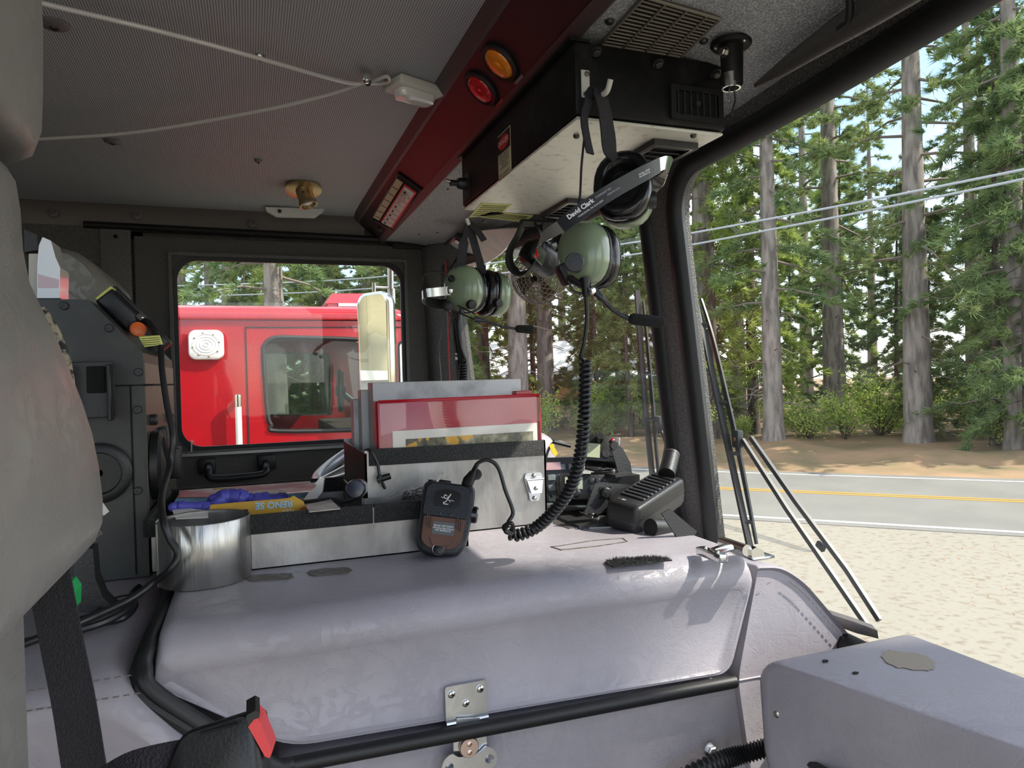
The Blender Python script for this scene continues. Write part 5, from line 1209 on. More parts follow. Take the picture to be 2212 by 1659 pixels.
# dome light near the fascia
p = ceil(893, 180); dl_ = thing('dome_light', p, 'white ceiling lamp tied to the clear cable', 'light'); ya = V((-.28, .96, 0)).normalized()
A_ = [ceil(*q) for q in ((838, 182), (868, 152), (952, 180), (918, 210))]; cA = sum(A_, V())/4; ux = (A_[2]-A_[1]).normalized(); uy = V((0, 0, 1)).cross(ux)
wv, hv = .095, .058; Mx = Matrix((ux, uy, V((0, 0, 1)))).transposed()
m = MB(); m.rbox(cA+V((0, 0, -.009)), (wv, hv, .018), .006, 3, Mx); m.build('body', 'off_white', dl_)
m = MB(); m.loft([[cA+Mx @ V((x*k, y*k, z)) for x, y in rrect(wv-.02, hv-.022, .012, 5)] for k, z in ((1, -.017), (1, -.024), (.92, -.030), (.6, -.032))]); m.build('lens', 'lens_clear', dl_)
m = MB(); m.screw(cA+Mx @ V((wv*.0, hv*.44, -.0165)), V((0, 0, -1)), .004, .003); m.build('screw', 'steel', dl_)
# clear cables
kb = thing('ceiling_cable', ceil(793, 165)+V((0, 0, -.02)), 'pair of clear-coated cables strung in a V under the headliner', 'cable')
def cpt(px, py, dz): return at(px, py, Z=ZC-dz)
jn = cpt(793, 178, .012)
m = MB(); m.tube(crom([cpt(20, -14, .02), cpt(95, 8, .022), cpt(350, 69, .03), cpt(560, 126, .028), cpt(700, 166, .02), cpt(765, 181, .013), jn], 8), .0034, 8); m.build('upper_run', 'clear_cable', kb)
m = MB(); m.tube(crom([cpt(20, 302, .02), cpt(95, 300, .022), cpt(300, 285, .03), cpt(560, 240, .028), cpt(700, 207, .02), cpt(768, 185, .013), jn], 8), .0032, 8); m.build('lower_run', 'clear_cable', kb)
m = MB(); m.tube(crom([jn, cpt(815, 172, .012), cpt(836, 165, .013), cpt(840, 176, .013), cpt(818, 181, .012), jn+V((0, .002, -.001))], 6), .003, 8); m.build('loop_end', 'clear_cable', kb)
m = MB(); c = cpt(793, 168, .014); m.rbox(c, (.016, .012, .014), .002, 2); m.hexbolt(c+V((.0, -.006, -.007)), (0, -.2, -1), .005, .008); m.hexbolt(c+V((0, .012, .004)), (.1, .6, .3), .005, .008); m.cyl(c+V((0, .0, -.01)), c+V((0, .02, .008)), .0028, 8); m.build('clamp', 'chrome', kb)
# brass spotlight
p = ceil(655, 398); bl = thing('map_spotlight', p, 'brass swivel spotlight on a round flange', 'spotlight')
m = MB(); m.lathe([(.046, -.006), (.046, .002), (.040, .004), (.022, .005)], p+V((0, 0, -.014)), (0, -.3, -1), 36); m.build('flange', 'brass', bl)
for a in (.4, 2.5, 4.6): m = MB(); m.screw(p+V((.034*math.cos(a), .034*math.sin(a), -.018+.0102*math.sin(a))), (0, 0, -1), .004, .002); m.build('screw', 'screw_dark', bl)
d_ = V((.25, -.25, -.95)).normalized(); m = MB(); m.lathe([(.021, .0), (.021, .014), (.0205, .03), (.023, .034), (.023, .046), (.019, .047), (.017, .036)], p+V((0, 0, -.014)), d_, 28); m.build('barrel', 'brass', bl)
m = MB(); m.lathe([(.018, .036), (.012, .041), (.004, .0425)], p+V((0, 0, -.014)), d_, 20); m.build('lens', 'lens_clear', bl)
# white courtesy light on the cove
a, b = at(575, 450, Y=2.27), at(700, 468, Y=2.27); wl_ = thing('courtesy_light', at(637, 460, Y=2.27), 'white wedge-shaped courtesy light with a black switch', 'light')
zt = ZC-.006; m = MB(); q = [at(*p_, Y=2.185) for p_ in ((573, 447), (700, 451), (697, 459), (682, 470), (598, 468), (576, 456))]; m.ext(q, (0, .05, .008)); m.build('body', 'white_plastic', wl_, smooth=0)
m = MB(); m.lathe([(.006, 0), (.005, .006), (.002, .008)], at(604, 456, Y=2.184), (0, -1, -.3), 14); m.build('switch', 'black_plastic', wl_)

# ------------------------------------------------------------------ headsets
def basis(n_, up=V((0, 0, 1))):
    n_ = n_.normalized(); u = up.cross(n_).normalized(); v = n_.cross(u); return u, v, n_
def eloft(m, c, u, v, n_, w_, h_, prof, k=24, e=.85):
    rings = []
    for s, d in prof:
        r = []
        for i in range(k):
            a = 2*PI*i/k; ca, sa = math.cos(a), math.sin(a)
            r.append(c+u*(math.copysign(abs(ca)**e, ca)*w_*s)+v*(math.copysign(abs(sa)**e, sa)*h_*s)+n_*d)
        rings.append(r)
    m.loft(rings)
def earcup(par, c, out, up, w_=.037, h_=.047, knob=None, dome=.034):
    u, v, n_ = basis(out, up)
    m = MB(); eloft(m, c, u, v, n_, w_, h_, [(.98, 0), (1.0, .003), (1.0, .012), (.96, .020), (.86, .027), (.66, dome-.002), (.4, dome), (.1, dome+.0005)]); sh = m.build('cup_shell', 'cup_green', par, smooth=60)
    m = MB(); eloft(m, c, u, v, n_, w_, h_, [(.995, -.004), (1.012, -.003), (1.012, 0), (.995, .001)]); m.build('cup_rim', 'black_plastic', sh)
    m = MB(); eloft(m, c, u, v, n_, w_, h_, [(.97, -.004), (1.03, -.010), (1.04, -.017), (.98, -.024), (.84, -.027), (.68, -.024), (.6, -.014), (.58, -.006)]); m.build('ear_cushion', 'cushion', par, smooth=70)
    if knob:
        kx, ky, kd = knob; kc = c+u*kx*w_+v*ky*h_+n_*kd; kn = (u*kx*1.4+v*ky*.6+n_*.6).normalized()
        m = MB(); m.lathe([(.0105, -.004), (.0105, .006), (.0095, .009), (.003, .0095)], kc, kn, 20); kb_ = m.build('volume_knob', 'black_plastic', sh)
    return u, v, n_, sh
# near headset, hanging from the console end hook
hY = .80
h1 = thing('headset', at(1290, 240, Y=hY), 'green-cupped headset with coiled cord hanging from the near console end', 'headset', 'hanging intercom headsets')
cr1 = at(1345, 402, Y=.815); cl1 = at(1272, 553, Y=.81)
o1 = V((.62, .72, -.28)); o2 = V((-.86, -.42, .10))
u1, v1, n1, s1 = earcup(h1, cr1+o1.normalized()*.014, o1, V((-.05, 0, 1)), .037, .047, None)
m = MB(); kc = at(1406, 432, Y=.80); m.lathe([(.0115, -.01), (.0115, .004), (.0105, .006), (.003, .0065)], kc, V((.9, -.4, 0)), 20); m.build('volume_knob', 'black_plastic', s1)
u2, v2, n2, s2 = earcup(h1, cl1, o2, V((-.22, 0, 1)), .034, .041, None)
m = MB(); kc = at(1241, 568, Y=.762); m.lathe([(.0115, -.008), (.0115, .004), (.0105, .006), (.003, .0065)], kc, V((-.45, -.9, .0)), 20); m.build('volume_knob', 'black_plastic', s2)
# headband: loops round the near side
hb = [at(1176, 560, Y=.80), at(1160, 540, Y=.785), at(1172, 515, Y=.765), at(1210, 490, Y=.752), at(1262, 452, Y=.744), at(1330, 408, Y=.742), at(1395, 372, Y=.748), at(1434, 352, Y=.762), at(1448, 358, Y=.785), at(1430, 385, Y=.80), at(1402, 412, Y=.805)]
pth = crom(hb, 8); bw = V((.42, 0, .9))
m = MB(); m.strap(pth, bw, .0165, .0012); m.build('headband_spring', 'chrome', h1, smooth=60)
m = MB(); m.strap([p+V((-.0, -.0016, 0)) for p in pth[24:54]], bw, .0185, .0032); bd = m.build('headband_cover', 'black_plastic', h1, smooth=60)
m = MB(); m.strap([p+V((-.0012, -.0008, -.005)) for p in pth[6:12]], bw, .005, .0016); m.build('red_tape', 'red_lens', h1)
def ontext(s, i, size, mt, off=0, bold=0):
    p = pth[i]; d_ = (pth[i+1]-pth[i-1]).normalized(); n_ = d_.cross(bw).normalized()
    if n_.y > 0: n_ = -n_
    v_ = n_.cross(d_); text('band_print', s, size, p+V((0, -.0016, 0))+n_*.0019+v_*off, d_, v_, mt, bd, .0002, bold=bold)
ontext('David Clark', 31, .0078, 'ink_white', .0025, .00025)
ontext('WORCESTER, MA 01615-0054', 33, .0029, 'ink_white', -.0038)
ontext('COMPANY INC', 37, .0036, 'ink_grey', .0035)
ontext('MADE IN U.S.A.', 39, .0030, 'ink_grey', -.0010)
ontext('MODEL H9940\nP/N 40991G-01', 47, .0032, 'ink_white', .000)
# straps of the near headset
m = MB(); tp_ = at(1291, 197, Y=.785); m.strap(crom([tp_+V((-.004, .01, -.004)), tp_+V((.0, 0, .002)), at(1304, 230, Y=.785), at(1312, 280, Y=.79), at(1318, 325, Y=.80), at(1330, 345, Y=.80)], 5), V((1, .3, -.2)), .0215, .002); m.build('strap', 'webbing', h1)
m = MB(); m.strap(crom([tp_+V((-.002, .012, -.002)), at(1272, 215, Y=.79), at(1262, 255, Y=.79), at(1268, 300, Y=.79), at(1275, 332, Y=.785)], 5), V((1, .4, .1)), .0125, .002); m.build('strap_tail', 'webbing', h1)
m = MB(); m.tube(crom([at(1262, 300, Y=.80), at(1256, 360, Y=.80), at(1252, 430, Y=.80), at(1240, 470, Y=.80)], 6), .0015, 6); m.build('strap_edge', 'webbing', h1)
# boom and mic
m = MB(); b0 = at(1262, 612, Y=.785); m.tube([at(1264, 600, Y=.785), at(1266, 640, Y=.785)], [.0065, .0042], 10); m.build('cord_boot', 'rubber', h1)
m = MB(); m.rbox(at(1228, 580, Y=.80)+V((.0, .012, -.006)), (.014, .02, .028), .004, 2, Matrix.Rotation(-.5, 3, 'Y')); m.tube(crom([at(1230, 600, Y=.80), at(1255, 615, Y=.79), at(1276, 618, Y=.785)], 4), .0045, 8); bm = m.build('boom_bracket', 'black_plastic', h1)
m = MB(); m.tube(crom([at(1228, 605, Y=.80), at(1238, 628, Y=.80), at(1262, 634, Y=.795), at(1280, 622, Y=.79)], 5), .0018, 6); m.build('mic_wire', 'cord_black', h1)
m = MB(); pb_ = crom([at(1278, 622, Y=.785), at(1296, 640, Y=.78), at(1320, 665, Y=.775), at(1345, 682, Y=.77), at(1366, 690, Y=.765)], 6); m.tube(pb_, [.0048]*8+[.003]*(len(pb_)-8), 10); bo_ = m.build('mic_boom', 'gunmetal', h1)
m = MB(); m.screw(at(1279, 628, Y=.776), (0, -1, 0), .005, .003); m.build('pivot_screw', 'chrome', bo_)
m = MB(); a, b = at(1358, 688, Y=.765), at(1438, 697, Y=.75); d_ = (b-a); m.tube([a, a+d_*.04, a+d_*.12, a+d_*.9, a+d_*.97, b], [.003, .0055, .0072, .0072, .0058, .003], 14); m.build('mic_muff', 'foam', h1, smooth=70)
# its cord: straight, coiled, knotted, up to the belt station
def helix(path, r, wire, turns, k=12):
    m = MB(); n = len(path); cum = [0]
    for i in range(1, n): cum.append(cum[-1]+(path[i]-path[i-1]).length)
    L = cum[-1]; N = int(turns*k); out = []; a = None; j = 0
    for i in range(N+1):
        s = L*i/N
        while j < n-2 and cum[j+1] < s: j += 1
        f = (s-cum[j])/max(1e-9, cum[j+1]-cum[j]); p = path[j].lerp(path[j+1], f); d = (path[min(j+2, n-1)]-path[max(j-1, 0)]).normalized()
        if a is None: a, b = frame(d)
        else: a = (a-d*a.dot(d)).normalized(); b = d.cross(a)
        t = 2*PI*i/k; out.append(p+(a*math.cos(t)+b*math.sin(t))*r)
    return out
cps = [at(1265, 780, Y=.80), at(1264, 830, Y=.80), at(1262, 900, Y=.80), at(1254, 980, Y=.81), at(1236, 1045, Y=.825), at(1205, 1095, Y=.845), at(1160, 1138, Y=.87), at(1118, 1156, Y=.88), at(1100, 1152, Y=.885)]
hp_ = helix(crom(cps, 10), .0062, .0022, 44)
strand = crom([at(1266, 640, Y=.785), at(1268, 690, Y=.79), at(1262, 740, Y=.795), at(1254, 772, Y=.80)], 6)
end = crom([at(1095, 1150, Y=.875), at(1088, 1138, Y=.875), at(1105, 1130, Y=.868), at(1108, 1150, Y=.87), at(1092, 1148, Y=.862), at(1098, 1128, Y=.88), at(1108, 1105, Y=.885), at(1092, 1060, Y=.89), at(1076, 1010, Y=.895), at(1055, 994, Y=.90), at(1036, 998, Y=.905), at(1028, 1006, Y=.908)], 8)
m = MB(); m.tube(strand+hp_+end, .0027, 8); m.build('coiled_cord', 'cord_black', h1, smooth=80)

# far headset
h2 = thing('headset', at(1010, 482, Y=1.36), 'green-cupped headset hanging from the far console end', 'headset', 'hanging intercom headsets')
f1, f2 = V((-.66, -.75, .02)), V((.93, .2, -.1))
c1, c2 = at(1006, 625, Y=1.365), at(1062, 635, Y=1.40)
ua, va, na, sa_ = earcup(h2, c1, f1, V((-.12, 0, 1)), .040, .046, None, .037)
m = MB(); m.lathe([(.0095, -.008), (.0095, .004), (.0085, .006), (.003, .0065)], at(1019, 658, Y=1.325), V((.1, -1, -.2)), 18); m.build('volume_knob', 'black_plastic', sa_)
m = MB(); m.lathe([(.007, 0), (.007, .004), (.004, .005)], at(976, 603, Y=1.335), V((-.6, -.7, .3)), 14); m.build('wire_port', 'black_plastic', sa_)
ub, vb, nb_, sb_ = earcup(h2, c2, f2, V((-.08, 0, 1)), .040, .046, None, .032)
m = MB(); m.lathe([(.0095, -.008), (.0095, .004), (.0085, .006), (.003, .0065)], at(1076, 655, Y=1.355), V((.3, -1, -.1)), 18); m.build('volume_knob', 'black_plastic', sb_)
m = MB(); m.rbox(at(1094, 640, Y=1.40), (.012, .02, .03), .003, 2); m.tube(crom([at(1086, 628, Y=1.385), at(1096, 616, Y=1.385), at(1100, 632, Y=1.385), at(1090, 640, Y=1.385)], 5), .0016, 6); m.build('adjuster', 'gunmetal', sb_)
pth2 = crom([at(972, 628, Y=1.32), at(940, 631, Y=1.31), at(918, 634, Y=1.315), at(912, 642, Y=1.34), at(925, 652, Y=1.37), at(955, 657, Y=1.40), at(1000, 655, Y=1.43), at(1060, 650, Y=1.45), at(1092, 642, Y=1.42)], 7)
m = MB(); m.strap(pth2, V((0, 0, 1)), .0165, .0012); m.build('headband_spring', 'steel', h2, smooth=60)
m = MB(); m.strap([p+V((0, .001, 0)) for p in pth2[26:50]], V((0, 0, 1)), .019, .003); m.build('headband_cover', 'black_plastic', h2)
m = MB(); m.lathe([(.007, 0), (.007, .003), (.003, .005)], at(972, 627, Y=1.318), V((-.5, -.85, 0)), 16); m.build('band_pivot', 'chrome', h2)
top = at(1012, 480, Y=1.355)
m = MB(); m.strap(crom([top+V((0, 0, -.002)), at(1004, 515, Y=1.355), at(998, 550, Y=1.355), at(994, 585, Y=1.36), at(1000, 600, Y=1.365)], 5), V((1, .2, 0)), [.012]*6+[.020]*8+[.024]*7, .002); m.build('strap', 'webbing', h2)
m = MB(); m.strap(crom([top+V((0, 0, -.002)), at(1020, 510, Y=1.36), at(1030, 545, Y=1.365), at(1040, 580, Y=1.375), at(1046, 610, Y=1.39)], 5), V((1, .2, 0)), [.013]*4+[.017]*17, .002); m.build('strap', 'webbing', h2)
m = MB(); m.strap(crom([top+V((.004, 0, -.004)), at(1032, 500, Y=1.35), at(1046, 520, Y=1.345)], 5), V((.7, .2, .4)), .014, .002); m.build('strap_tail', 'webbing', h2)
m = MB(); m.tube([at(1008, 472, Y=1.35), at(1013, 486, Y=1.35)], .004, 8); m.build('hook_loop', 'off_white', h2)
m = MB(); m.lathe([(.010, -.004), (.010, .008), (.006, .010)], at(968, 662, Y=1.335), V((-.4, -.9, 0)), 18); m.tube([at(972, 668, Y=1.33), at(1030, 692, Y=1.32)], .0016, 6); m.tube([at(988, 660, Y=1.33), at(1026, 678, Y=1.325)], .0016, 6); m.rbox(at(997, 672, Y=1.325), (.008, .006, .012), .002, 1); bk_ = m.build('boom_bracket', 'black_plastic', h2)
pb_ = crom([at(1024, 690, Y=1.32), at(1050, 694, Y=1.315), at(1080, 704, Y=1.31), at(1118, 711, Y=1.305)], 6); m = MB(); m.tube(pb_, [.007, .0068, .0064, .006, .0045, .0034]+[.0026]*(len(pb_)-6), 10); m.build('mic_boom', 'gunmetal', h2)
m = MB(); a, b = at(1113, 710, Y=1.305), at(1154, 712, Y=1.295); d_ = b-a; m.tube([a, a+d_*.05, a+d_*.15, a+d_*.88, a+d_*.96, b], [.003, .0062, .0078, .0085, .007, .003], 14); m.build('mic_muff', 'foam', h2, smooth=70)
m = MB(); m.tube(crom([at(976, 604, Y=1.33), at(955, 588, Y=1.33), at(922, 590, Y=1.34), at(915, 604, Y=1.35), at(928, 622, Y=1.37), at(950, 636, Y=1.40)], 6), .0016, 6); m.tube(crom([at(968, 668, Y=1.335), at(974, 685, Y=1.335), at(985, 682, Y=1.33)], 5), .0016, 6); m.build('cup_wire', 'cord_black', h2)
st2 = crom([at(990, 676, Y=1.34), at(991, 715, Y=1.345), at(996, 750, Y=1.35), at(1007, 780, Y=1.35)], 6)
hx2 = helix(crom([at(1001, 785, Y=1.35), at(1001, 830, Y=1.35), at(1003, 890, Y=1.36)], 8), .0068, .002, 18)
m = MB(); m.tube([at(990, 672, Y=1.34), at(990.5, 692, Y=1.342)], [.006, .003], 10); m.tube(st2+hx2, .0026, 7); m.build('coiled_cord', 'cord_black', h2, smooth=80)

# ------------------------------------------------------------------ fan with wire guard and the black goggles bag
fc = at(1166, 596, Y=1.50); fn_ = V((-.62, -.70, -.28)).normalized(); fu, fv, _ = basis(fn_)
fan = thing('cab_fan', fc, 'small fan with a wire guard at the left windshield pane', 'fan')
RF = .063; m = MB()
def fpnt(r, t, h): return fc+fu*(r*math.cos(t))+fv*(r*math.sin(t))+fn_*h
def prof(r): return .030*math.sqrt(max(0, 1-(r/RF)**2))
for r in (.16, .32, .48, .62, .75, .86, .95, 1.0):
    m.tube([fpnt(RF*r, 2*PI*k/36, .016+prof(RF*r)) for k in range(36)], .0011, 5, closed=True)
for h in (.016, .006, -.004, -.014):
    m.tube([fpnt(RF, 2*PI*k/36, h) for k in range(36)], .0010, 5, closed=True)
for k in range(20):
    t0 = 2*PI*k/20; m.tube([fpnt(RF*s, t0+s*.9, .016+prof(RF*s)) for s in (.14, .3, .45, .6, .75, .88, .97, 1)]+[fpnt(RF, t0+.9, -.014), fpnt(RF*.6, t0+1.2, -.03)], .0011, 5, False)
g_ = m.build('wire_guard', 'vent_metal', fan); g_['kind'] = 'stuff'
for k in range(4):
    t0 = k*PI/2+.4; m = MB(); m.grid(lambda a, b: fpnt(.012+.044*a, t0+(b-.5)*.85*(1-.1*a), .006+.010*(b-.5)), 4, 4); m.build('blade', mat('blade_brown_%d' % k, rgb(96, 72, 52), rough=.4), fan, solid=.0015)
m = MB(); m.lathe([(.014, -.03), (.016, -.01), (.014, .010), (.008, .014)], fc, fn_, 20); m.build('motor', 'black_plastic', fan)
m = MB(); m.tube(crom([fc-fn_*.03, fc-fn_*.05+V((0, 0, .02)), V((fc.x+.03, fc.y+.03, 3.06)), V((fc.x+.03, fc.y+.02, hz(fc.x+.03)+.0)) ], 6), .006, 10); m.build('stem', 'gunmetal', fan)
gg = thing('goggles', at(1150, 490, Y=1.36), 'black strapped goggles with a glossy face hanging by the fan', 'goggles')
gc = at(1168, 558, Y=1.36)
def gfn(c): return (c.x, c.y, c.z)
m = MB(); m.rbox(gc, (.086, .06, .056), .018, 4, Matrix.Rotation(.5, 3, 'Y') @ Matrix.Rotation(.3, 3, 'Z')); m.build('lens_body', 'bag_black', gg, smooth=60)
m = MB(); m.strap(crom([at(1130, 485, Y=1.36), at(1118, 510, Y=1.355), at(1102, 545, Y=1.35), at(1104, 575, Y=1.345), at(1125, 590, Y=1.34), at(1150, 575, Y=1.34), at(1168, 545, Y=1.34), at(1172, 510, Y=1.345), at(1165, 485, Y=1.36)], 6), V((.62, .7, .35)), .036, .003); m.build('strap', 'rubber', gg, smooth=60)
m = MB(); m.strap(crom([at(1182, 484, Y=1.35), at(1180, 510, Y=1.35), at(1186, 535, Y=1.35)], 5), V((1, .2, 0)), .022, .003); m.build('strap', 'webbing', gg)
m = MB(); m.rbox(at(1183, 528, Y=1.36)+V((.01, .0, 0)), (.05, .045, .05), .016, 3, Matrix.Rotation(-.4, 3, 'Y')); m.build('face_lens', 'black_gloss', gg, smooth=60)
m = MB(); m.rbox(at(1160, 482, Y=1.36), (.075, .02, .012), .004, 2); m.build('clip', 'black_plastic', gg)

# ------------------------------------------------------------------ belt station leaning on the tray
bs = thing('belt_station', at(945, 1205, Y=.945), 'black wireless belt station with a brown back leaning on the tray', 'belt station')
bu = V((math.sin(math.radians(15)), .30, math.cos(math.radians(15)))).normalized(); bw_ = V((.90, -.34, -.20)); bw_ = (bw_-bu*bw_.dot(bu)).normalized(); bn = bw_.cross(bu)      # bn faces the viewer
if bn.y > 0: bn = -bn
bc = at(962, 1118, Y=.945)
BM = Matrix((bw_, bu, bn)).transposed()
def bl_(x, y, z=0): return bc+BM @ V((x, y, z))
outl = roundpoly([(-.036, .049), (.036, .049), (.037, .02), (.034, -.030), (.024, -.049), (-.010, -.053), (-.034, -.046), (-.037, .0)], [.010, .010, .03, .02, .014, .02, .012, .03], 4)
m = MB(); m.loft([[bl_(x*k, y*k, z) for x, y in outl] for k, z in ((.90, -.030), (.97, -.026), (1.0, -.018), (1.0, -.004), (.975, .001), (.94, .003))]); m.build('case', 'gunmetal', bs, smooth=50)
m = MB(); m.ext([bl_(x, y, .003) for x, y in roundpoly([(-.030, .044), (.030, .044), (.031, .0), (-.031, .0)], [.012, .012, .004, .004], 4)], bn*.005); m.build('upper_face', 'black_plastic', bs, smooth=40)
m = MB(); m.ext([bl_(x, y, .0028) for x, y in roundpoly([(-.029, -.001), (.029, -.001), (.026, -.034), (.014, -.043), (-.018, -.043), (-.028, -.034)], [.003, .003, .006, .008, .008, .006], 4)], bn*.0035); bp_ = m.build('brown_plate', 'brown_rubber', bs, smooth=40)
m = MB(); m.ext([bl_(x, y+.024, .008) for x, y in roundpoly([(-.018, .008), (-.009, .0125), (.009, .0125), (.018, .008), (.017, -.011), (-.017, -.011)], .005, 4)], bn*.003); bt_ = m.build('push_button', 'black_gloss', bs, smooth=40)
lg = [(-.001, .004), (-.004, .0055), (-.005, .002), (-.002, .0005), (.001, .003), (.004, .0075), (-.002, -.004), (-.0045, -.0045), (-.004, -.007), (.002, -.007)]
m = MB(); m.tube(crom([bl_(x, y+.0235, .0116) for x, y in lg], 4), .0006, 5); m.tube([bl_(.001, .0225, .0116), bl_(.004, .0215, .0116), bl_(.0035, .0195, .0116)], .0006, 5); m.tube([bl_(-.009, .0255, .0116), bl_(-.005, .0245, .0116)], .0004, 5); m.tube([bl_(.005, .0225, .0116), bl_(.009, .0215, .0116)], .0004, 5); m.build('logo', 'ink_white', bt_)
m = MB(); m.ext([bl_(x+.0, y-.016, .0064) for x, y in rrect(.030, .017, .001, 2)], bn*.0005); lb_ = m.build('label_plate', 'label_grey', bp_, smooth=0)
text('label_text', 'Model U9910-BSW\nWireless Belt Station\nP/N 40992G-01', .0034, bl_(0, -.016, .0071), bw_, bu, 'ink_white', lb_, .0001, bold=.00003)
for sx in (-1, 1):
    for k in range(3):
        m = MB(); m.box(bl_(sx*.0205+.003*(k-1), -.006-.002*k, .0075), (.0013, .014, .004), BM); m.build('clip_rib', 'brown_rubber', bp_, smooth=0)
    m = MB(); m.lathe([(.0022, 0), (.0022, .0015), (.001, .0018)], bl_(sx*.007, .0035, .008), bn, 12); m.build('screw', 'gunmetal', bs)
m = MB(); m.lathe([(.0075, -.003), (.0075, .004), (.006, .005)], bl_(-.003, -.0445, .004), bn, 20); kb_ = m.build('clip_button', 'black_plastic', bs)
m = MB(); m.tube([bl_(-.003+.0077*math.cos(t), -.0445+.0077*math.sin(t), .0085) for t in [k*PI/12 for k in range(24)]], .0004, 5, closed=True); m.build('button_ring', 'steel', kb_)
m = MB(); m.ext([bl_(x, y, .0062) for x, y in roundpoly([(-.017, -.028), (.017, -.030), (.008, -.040), (-.012, -.040)], .003, 3)], bn*.003); m.build('clip_tab', 'brown_rubber', bp_, smooth=40)
m = MB(); m.rbox(bl_(-.008, .0505, -.012), (.018, .006, .012), .0025, 2, BM); m.build('power_button', 'black_plastic', bs)
m = MB(); m.lathe([(.006, 0), (.006, .003), (.004, .003), (.004, -.002)], bl_(-.026, .0485, -.012), bu, 16); m.build('empty_socket', 'black_plastic', bs)
m = MB(); kx = bl_(.036, .010, -.010); m.lathe([(.012, -.002), (.012, .006), (.010, .008)], kx, bw_, 20); m.build('side_knob', 'black_gloss', bs)
cb0 = bl_(.021, .049, -.012); cdir = (at(1030, 1004, Y=.908)-cb0).normalized(); Lc = (at(1030, 1004, Y=.908)-cb0).length
m = MB(); m.lathe([(.006, -.002), (.006, .008)], cb0, cdir, 16); m.build('socket', 'steel', bs)
m = MB(); pr_ = [(.0072, .007), (.0075, .016)]
for k in range(6): pr_ += [(.0078-.0006*k, .018+.0045*k), (.0062-.0006*k, .0205+.0045*k)]
pr_ += [(.0032, Lc), (.002, Lc+.001)]; m.lathe(pr_, cb0, cdir, 16); m.build('plug_boot', 'rubber', bs)
m = MB(); c = bl_(.034, .066, -.004); m.lathe([(.0085, -.001), (.0085, .0012), (.006, .002)], c, (bn+V((.2, 0, .2))).normalized(), 20); m.tube([c+V((-.002, 0, -.006)), bl_(.030, .046, -.002)], .0014, 6); m.build('dust_cap', 'rubber', bs)

# ------------------------------------------------------------------ radios and speaker on the front of the cover
sk_ = thing('siren_keypad', at(1205, 1070, Y=1.20), 'dark siren control panel with grey buttons behind the coiled cord', 'control panel')
kc = at(1203, 1035, Y=1.20); ku = V((.96, -.27, 0)).normalized(); kv = V((.06, .22, .97)); kv = (kv-ku*kv.dot(ku)).normalized(); kn = ku.cross(kv)
if kn.y > 0: kn = -kn
KM = Matrix((ku, kv, kn)).transposed()
m = MB(); m.rbox(kc-kn*.02, (.082, .082, .04), .004, 2, KM); m.build('case', 'keypad', sk_, smooth=30)
for r in range(4):
    for c_ in range(4):
        m = MB(); m.rbox(kc+KM @ V((-.03+.02*c_, .022-.019*r, .0015)), (.014, .011, .004), .001, 1, KM); m.build('key', 'key_grey', sk_)
m = MB(); m.box(kc+KM @ V((-.012, .024, .0035)), (.04, .014, .001), KM); m.build('legend', 'lens_pinkish', sk_, smooth=0)
rd = thing('two_way_radio', at(1262, 1085, Y=1.10), 'black two-way radio in a bracket behind the coiled cord', 'radio')
rc_ = at(1262, 1052, Y=1.09); ru = V((.93, -.36, -.03)).normalized(); rv = V((.05, .25, .95)); rv = (rv-ru*rv.dot(ru)).normalized(); rn = ru.cross(rv)
if rn.y > 0: rn = -rn
RM = Matrix((ru, rv, rn)).transposed()
m = MB(); m.rbox(rc_-rn*.055, (.086, .045, .12), .005, 2, RM); m.build('body', 'black_plastic', rd, smooth=40)
m = MB(); m.box(rc_+RM @ V((-.018, .006, .0055)), (.03, .02, .001), RM); m.build('screen', 'lcd', rd, smooth=0)
for r in range(2):
    for c_ in range(3): m = MB(); m.rbox(rc_+RM @ V((.012+.011*c_, .01-.013*r, .0055)), (.008, .008, .003), .001, 1, RM); m.build('key', 'gunmetal', rd)
for c_ in range(2): m = MB(); m.lathe([(.007, 0), (.0065, .012), (.005, .013)], rc_+RM @ V((-.032+.018*c_, -.012, .005)), rn, 16); m.build('knob', 'black_plastic', rd)
br = thing('radio_bracket', at(1300, 1112, Y=1.03), 'black stamped mounting bracket holding the radio', 'bracket')
b0 = [at(*p_, Y=1.02) for p_ in ((1262, 1110), (1285, 1045), (1300, 1042), (1362, 1048), (1358, 1075), (1330, 1105))]; m = MB(); m.ext(b0, (.0, .003, .0)); m.build('side_plate', 'gunmetal', br, smooth=0)
m = MB(); m.lathe([(.009, 0), (.009, .006), (.007, .008)], at(1307, 1064, Y=1.019), (0, -1, 0), 18); kb_ = m.build('thumb_screw', 'black_plastic', br)
m = MB(); m.box(at(1307, 1064, Y=1.010), (.010, .001, .0015), Matrix.Rotation(.6, 3, 'Y')); m.build('slot', 'hole', kb_)
for px, py in ((1297, 1055), (1297, 1075), (1318, 1053), (1318, 1074)): m = MB(); m.lathe([(.0022, 0), (.0022, .0006)], at(px, py, Y=1.019), (0, -1, 0), 10); m.build('slot_hole', 'hole', br)
m = MB(); q0 = at(1240, 1108, Y=1.06); m.box((q0.x+.05, 1.07, ZT+.004), (.13, .12, .006)); m.build('base_plate', 'gunmetal', br, smooth=0)
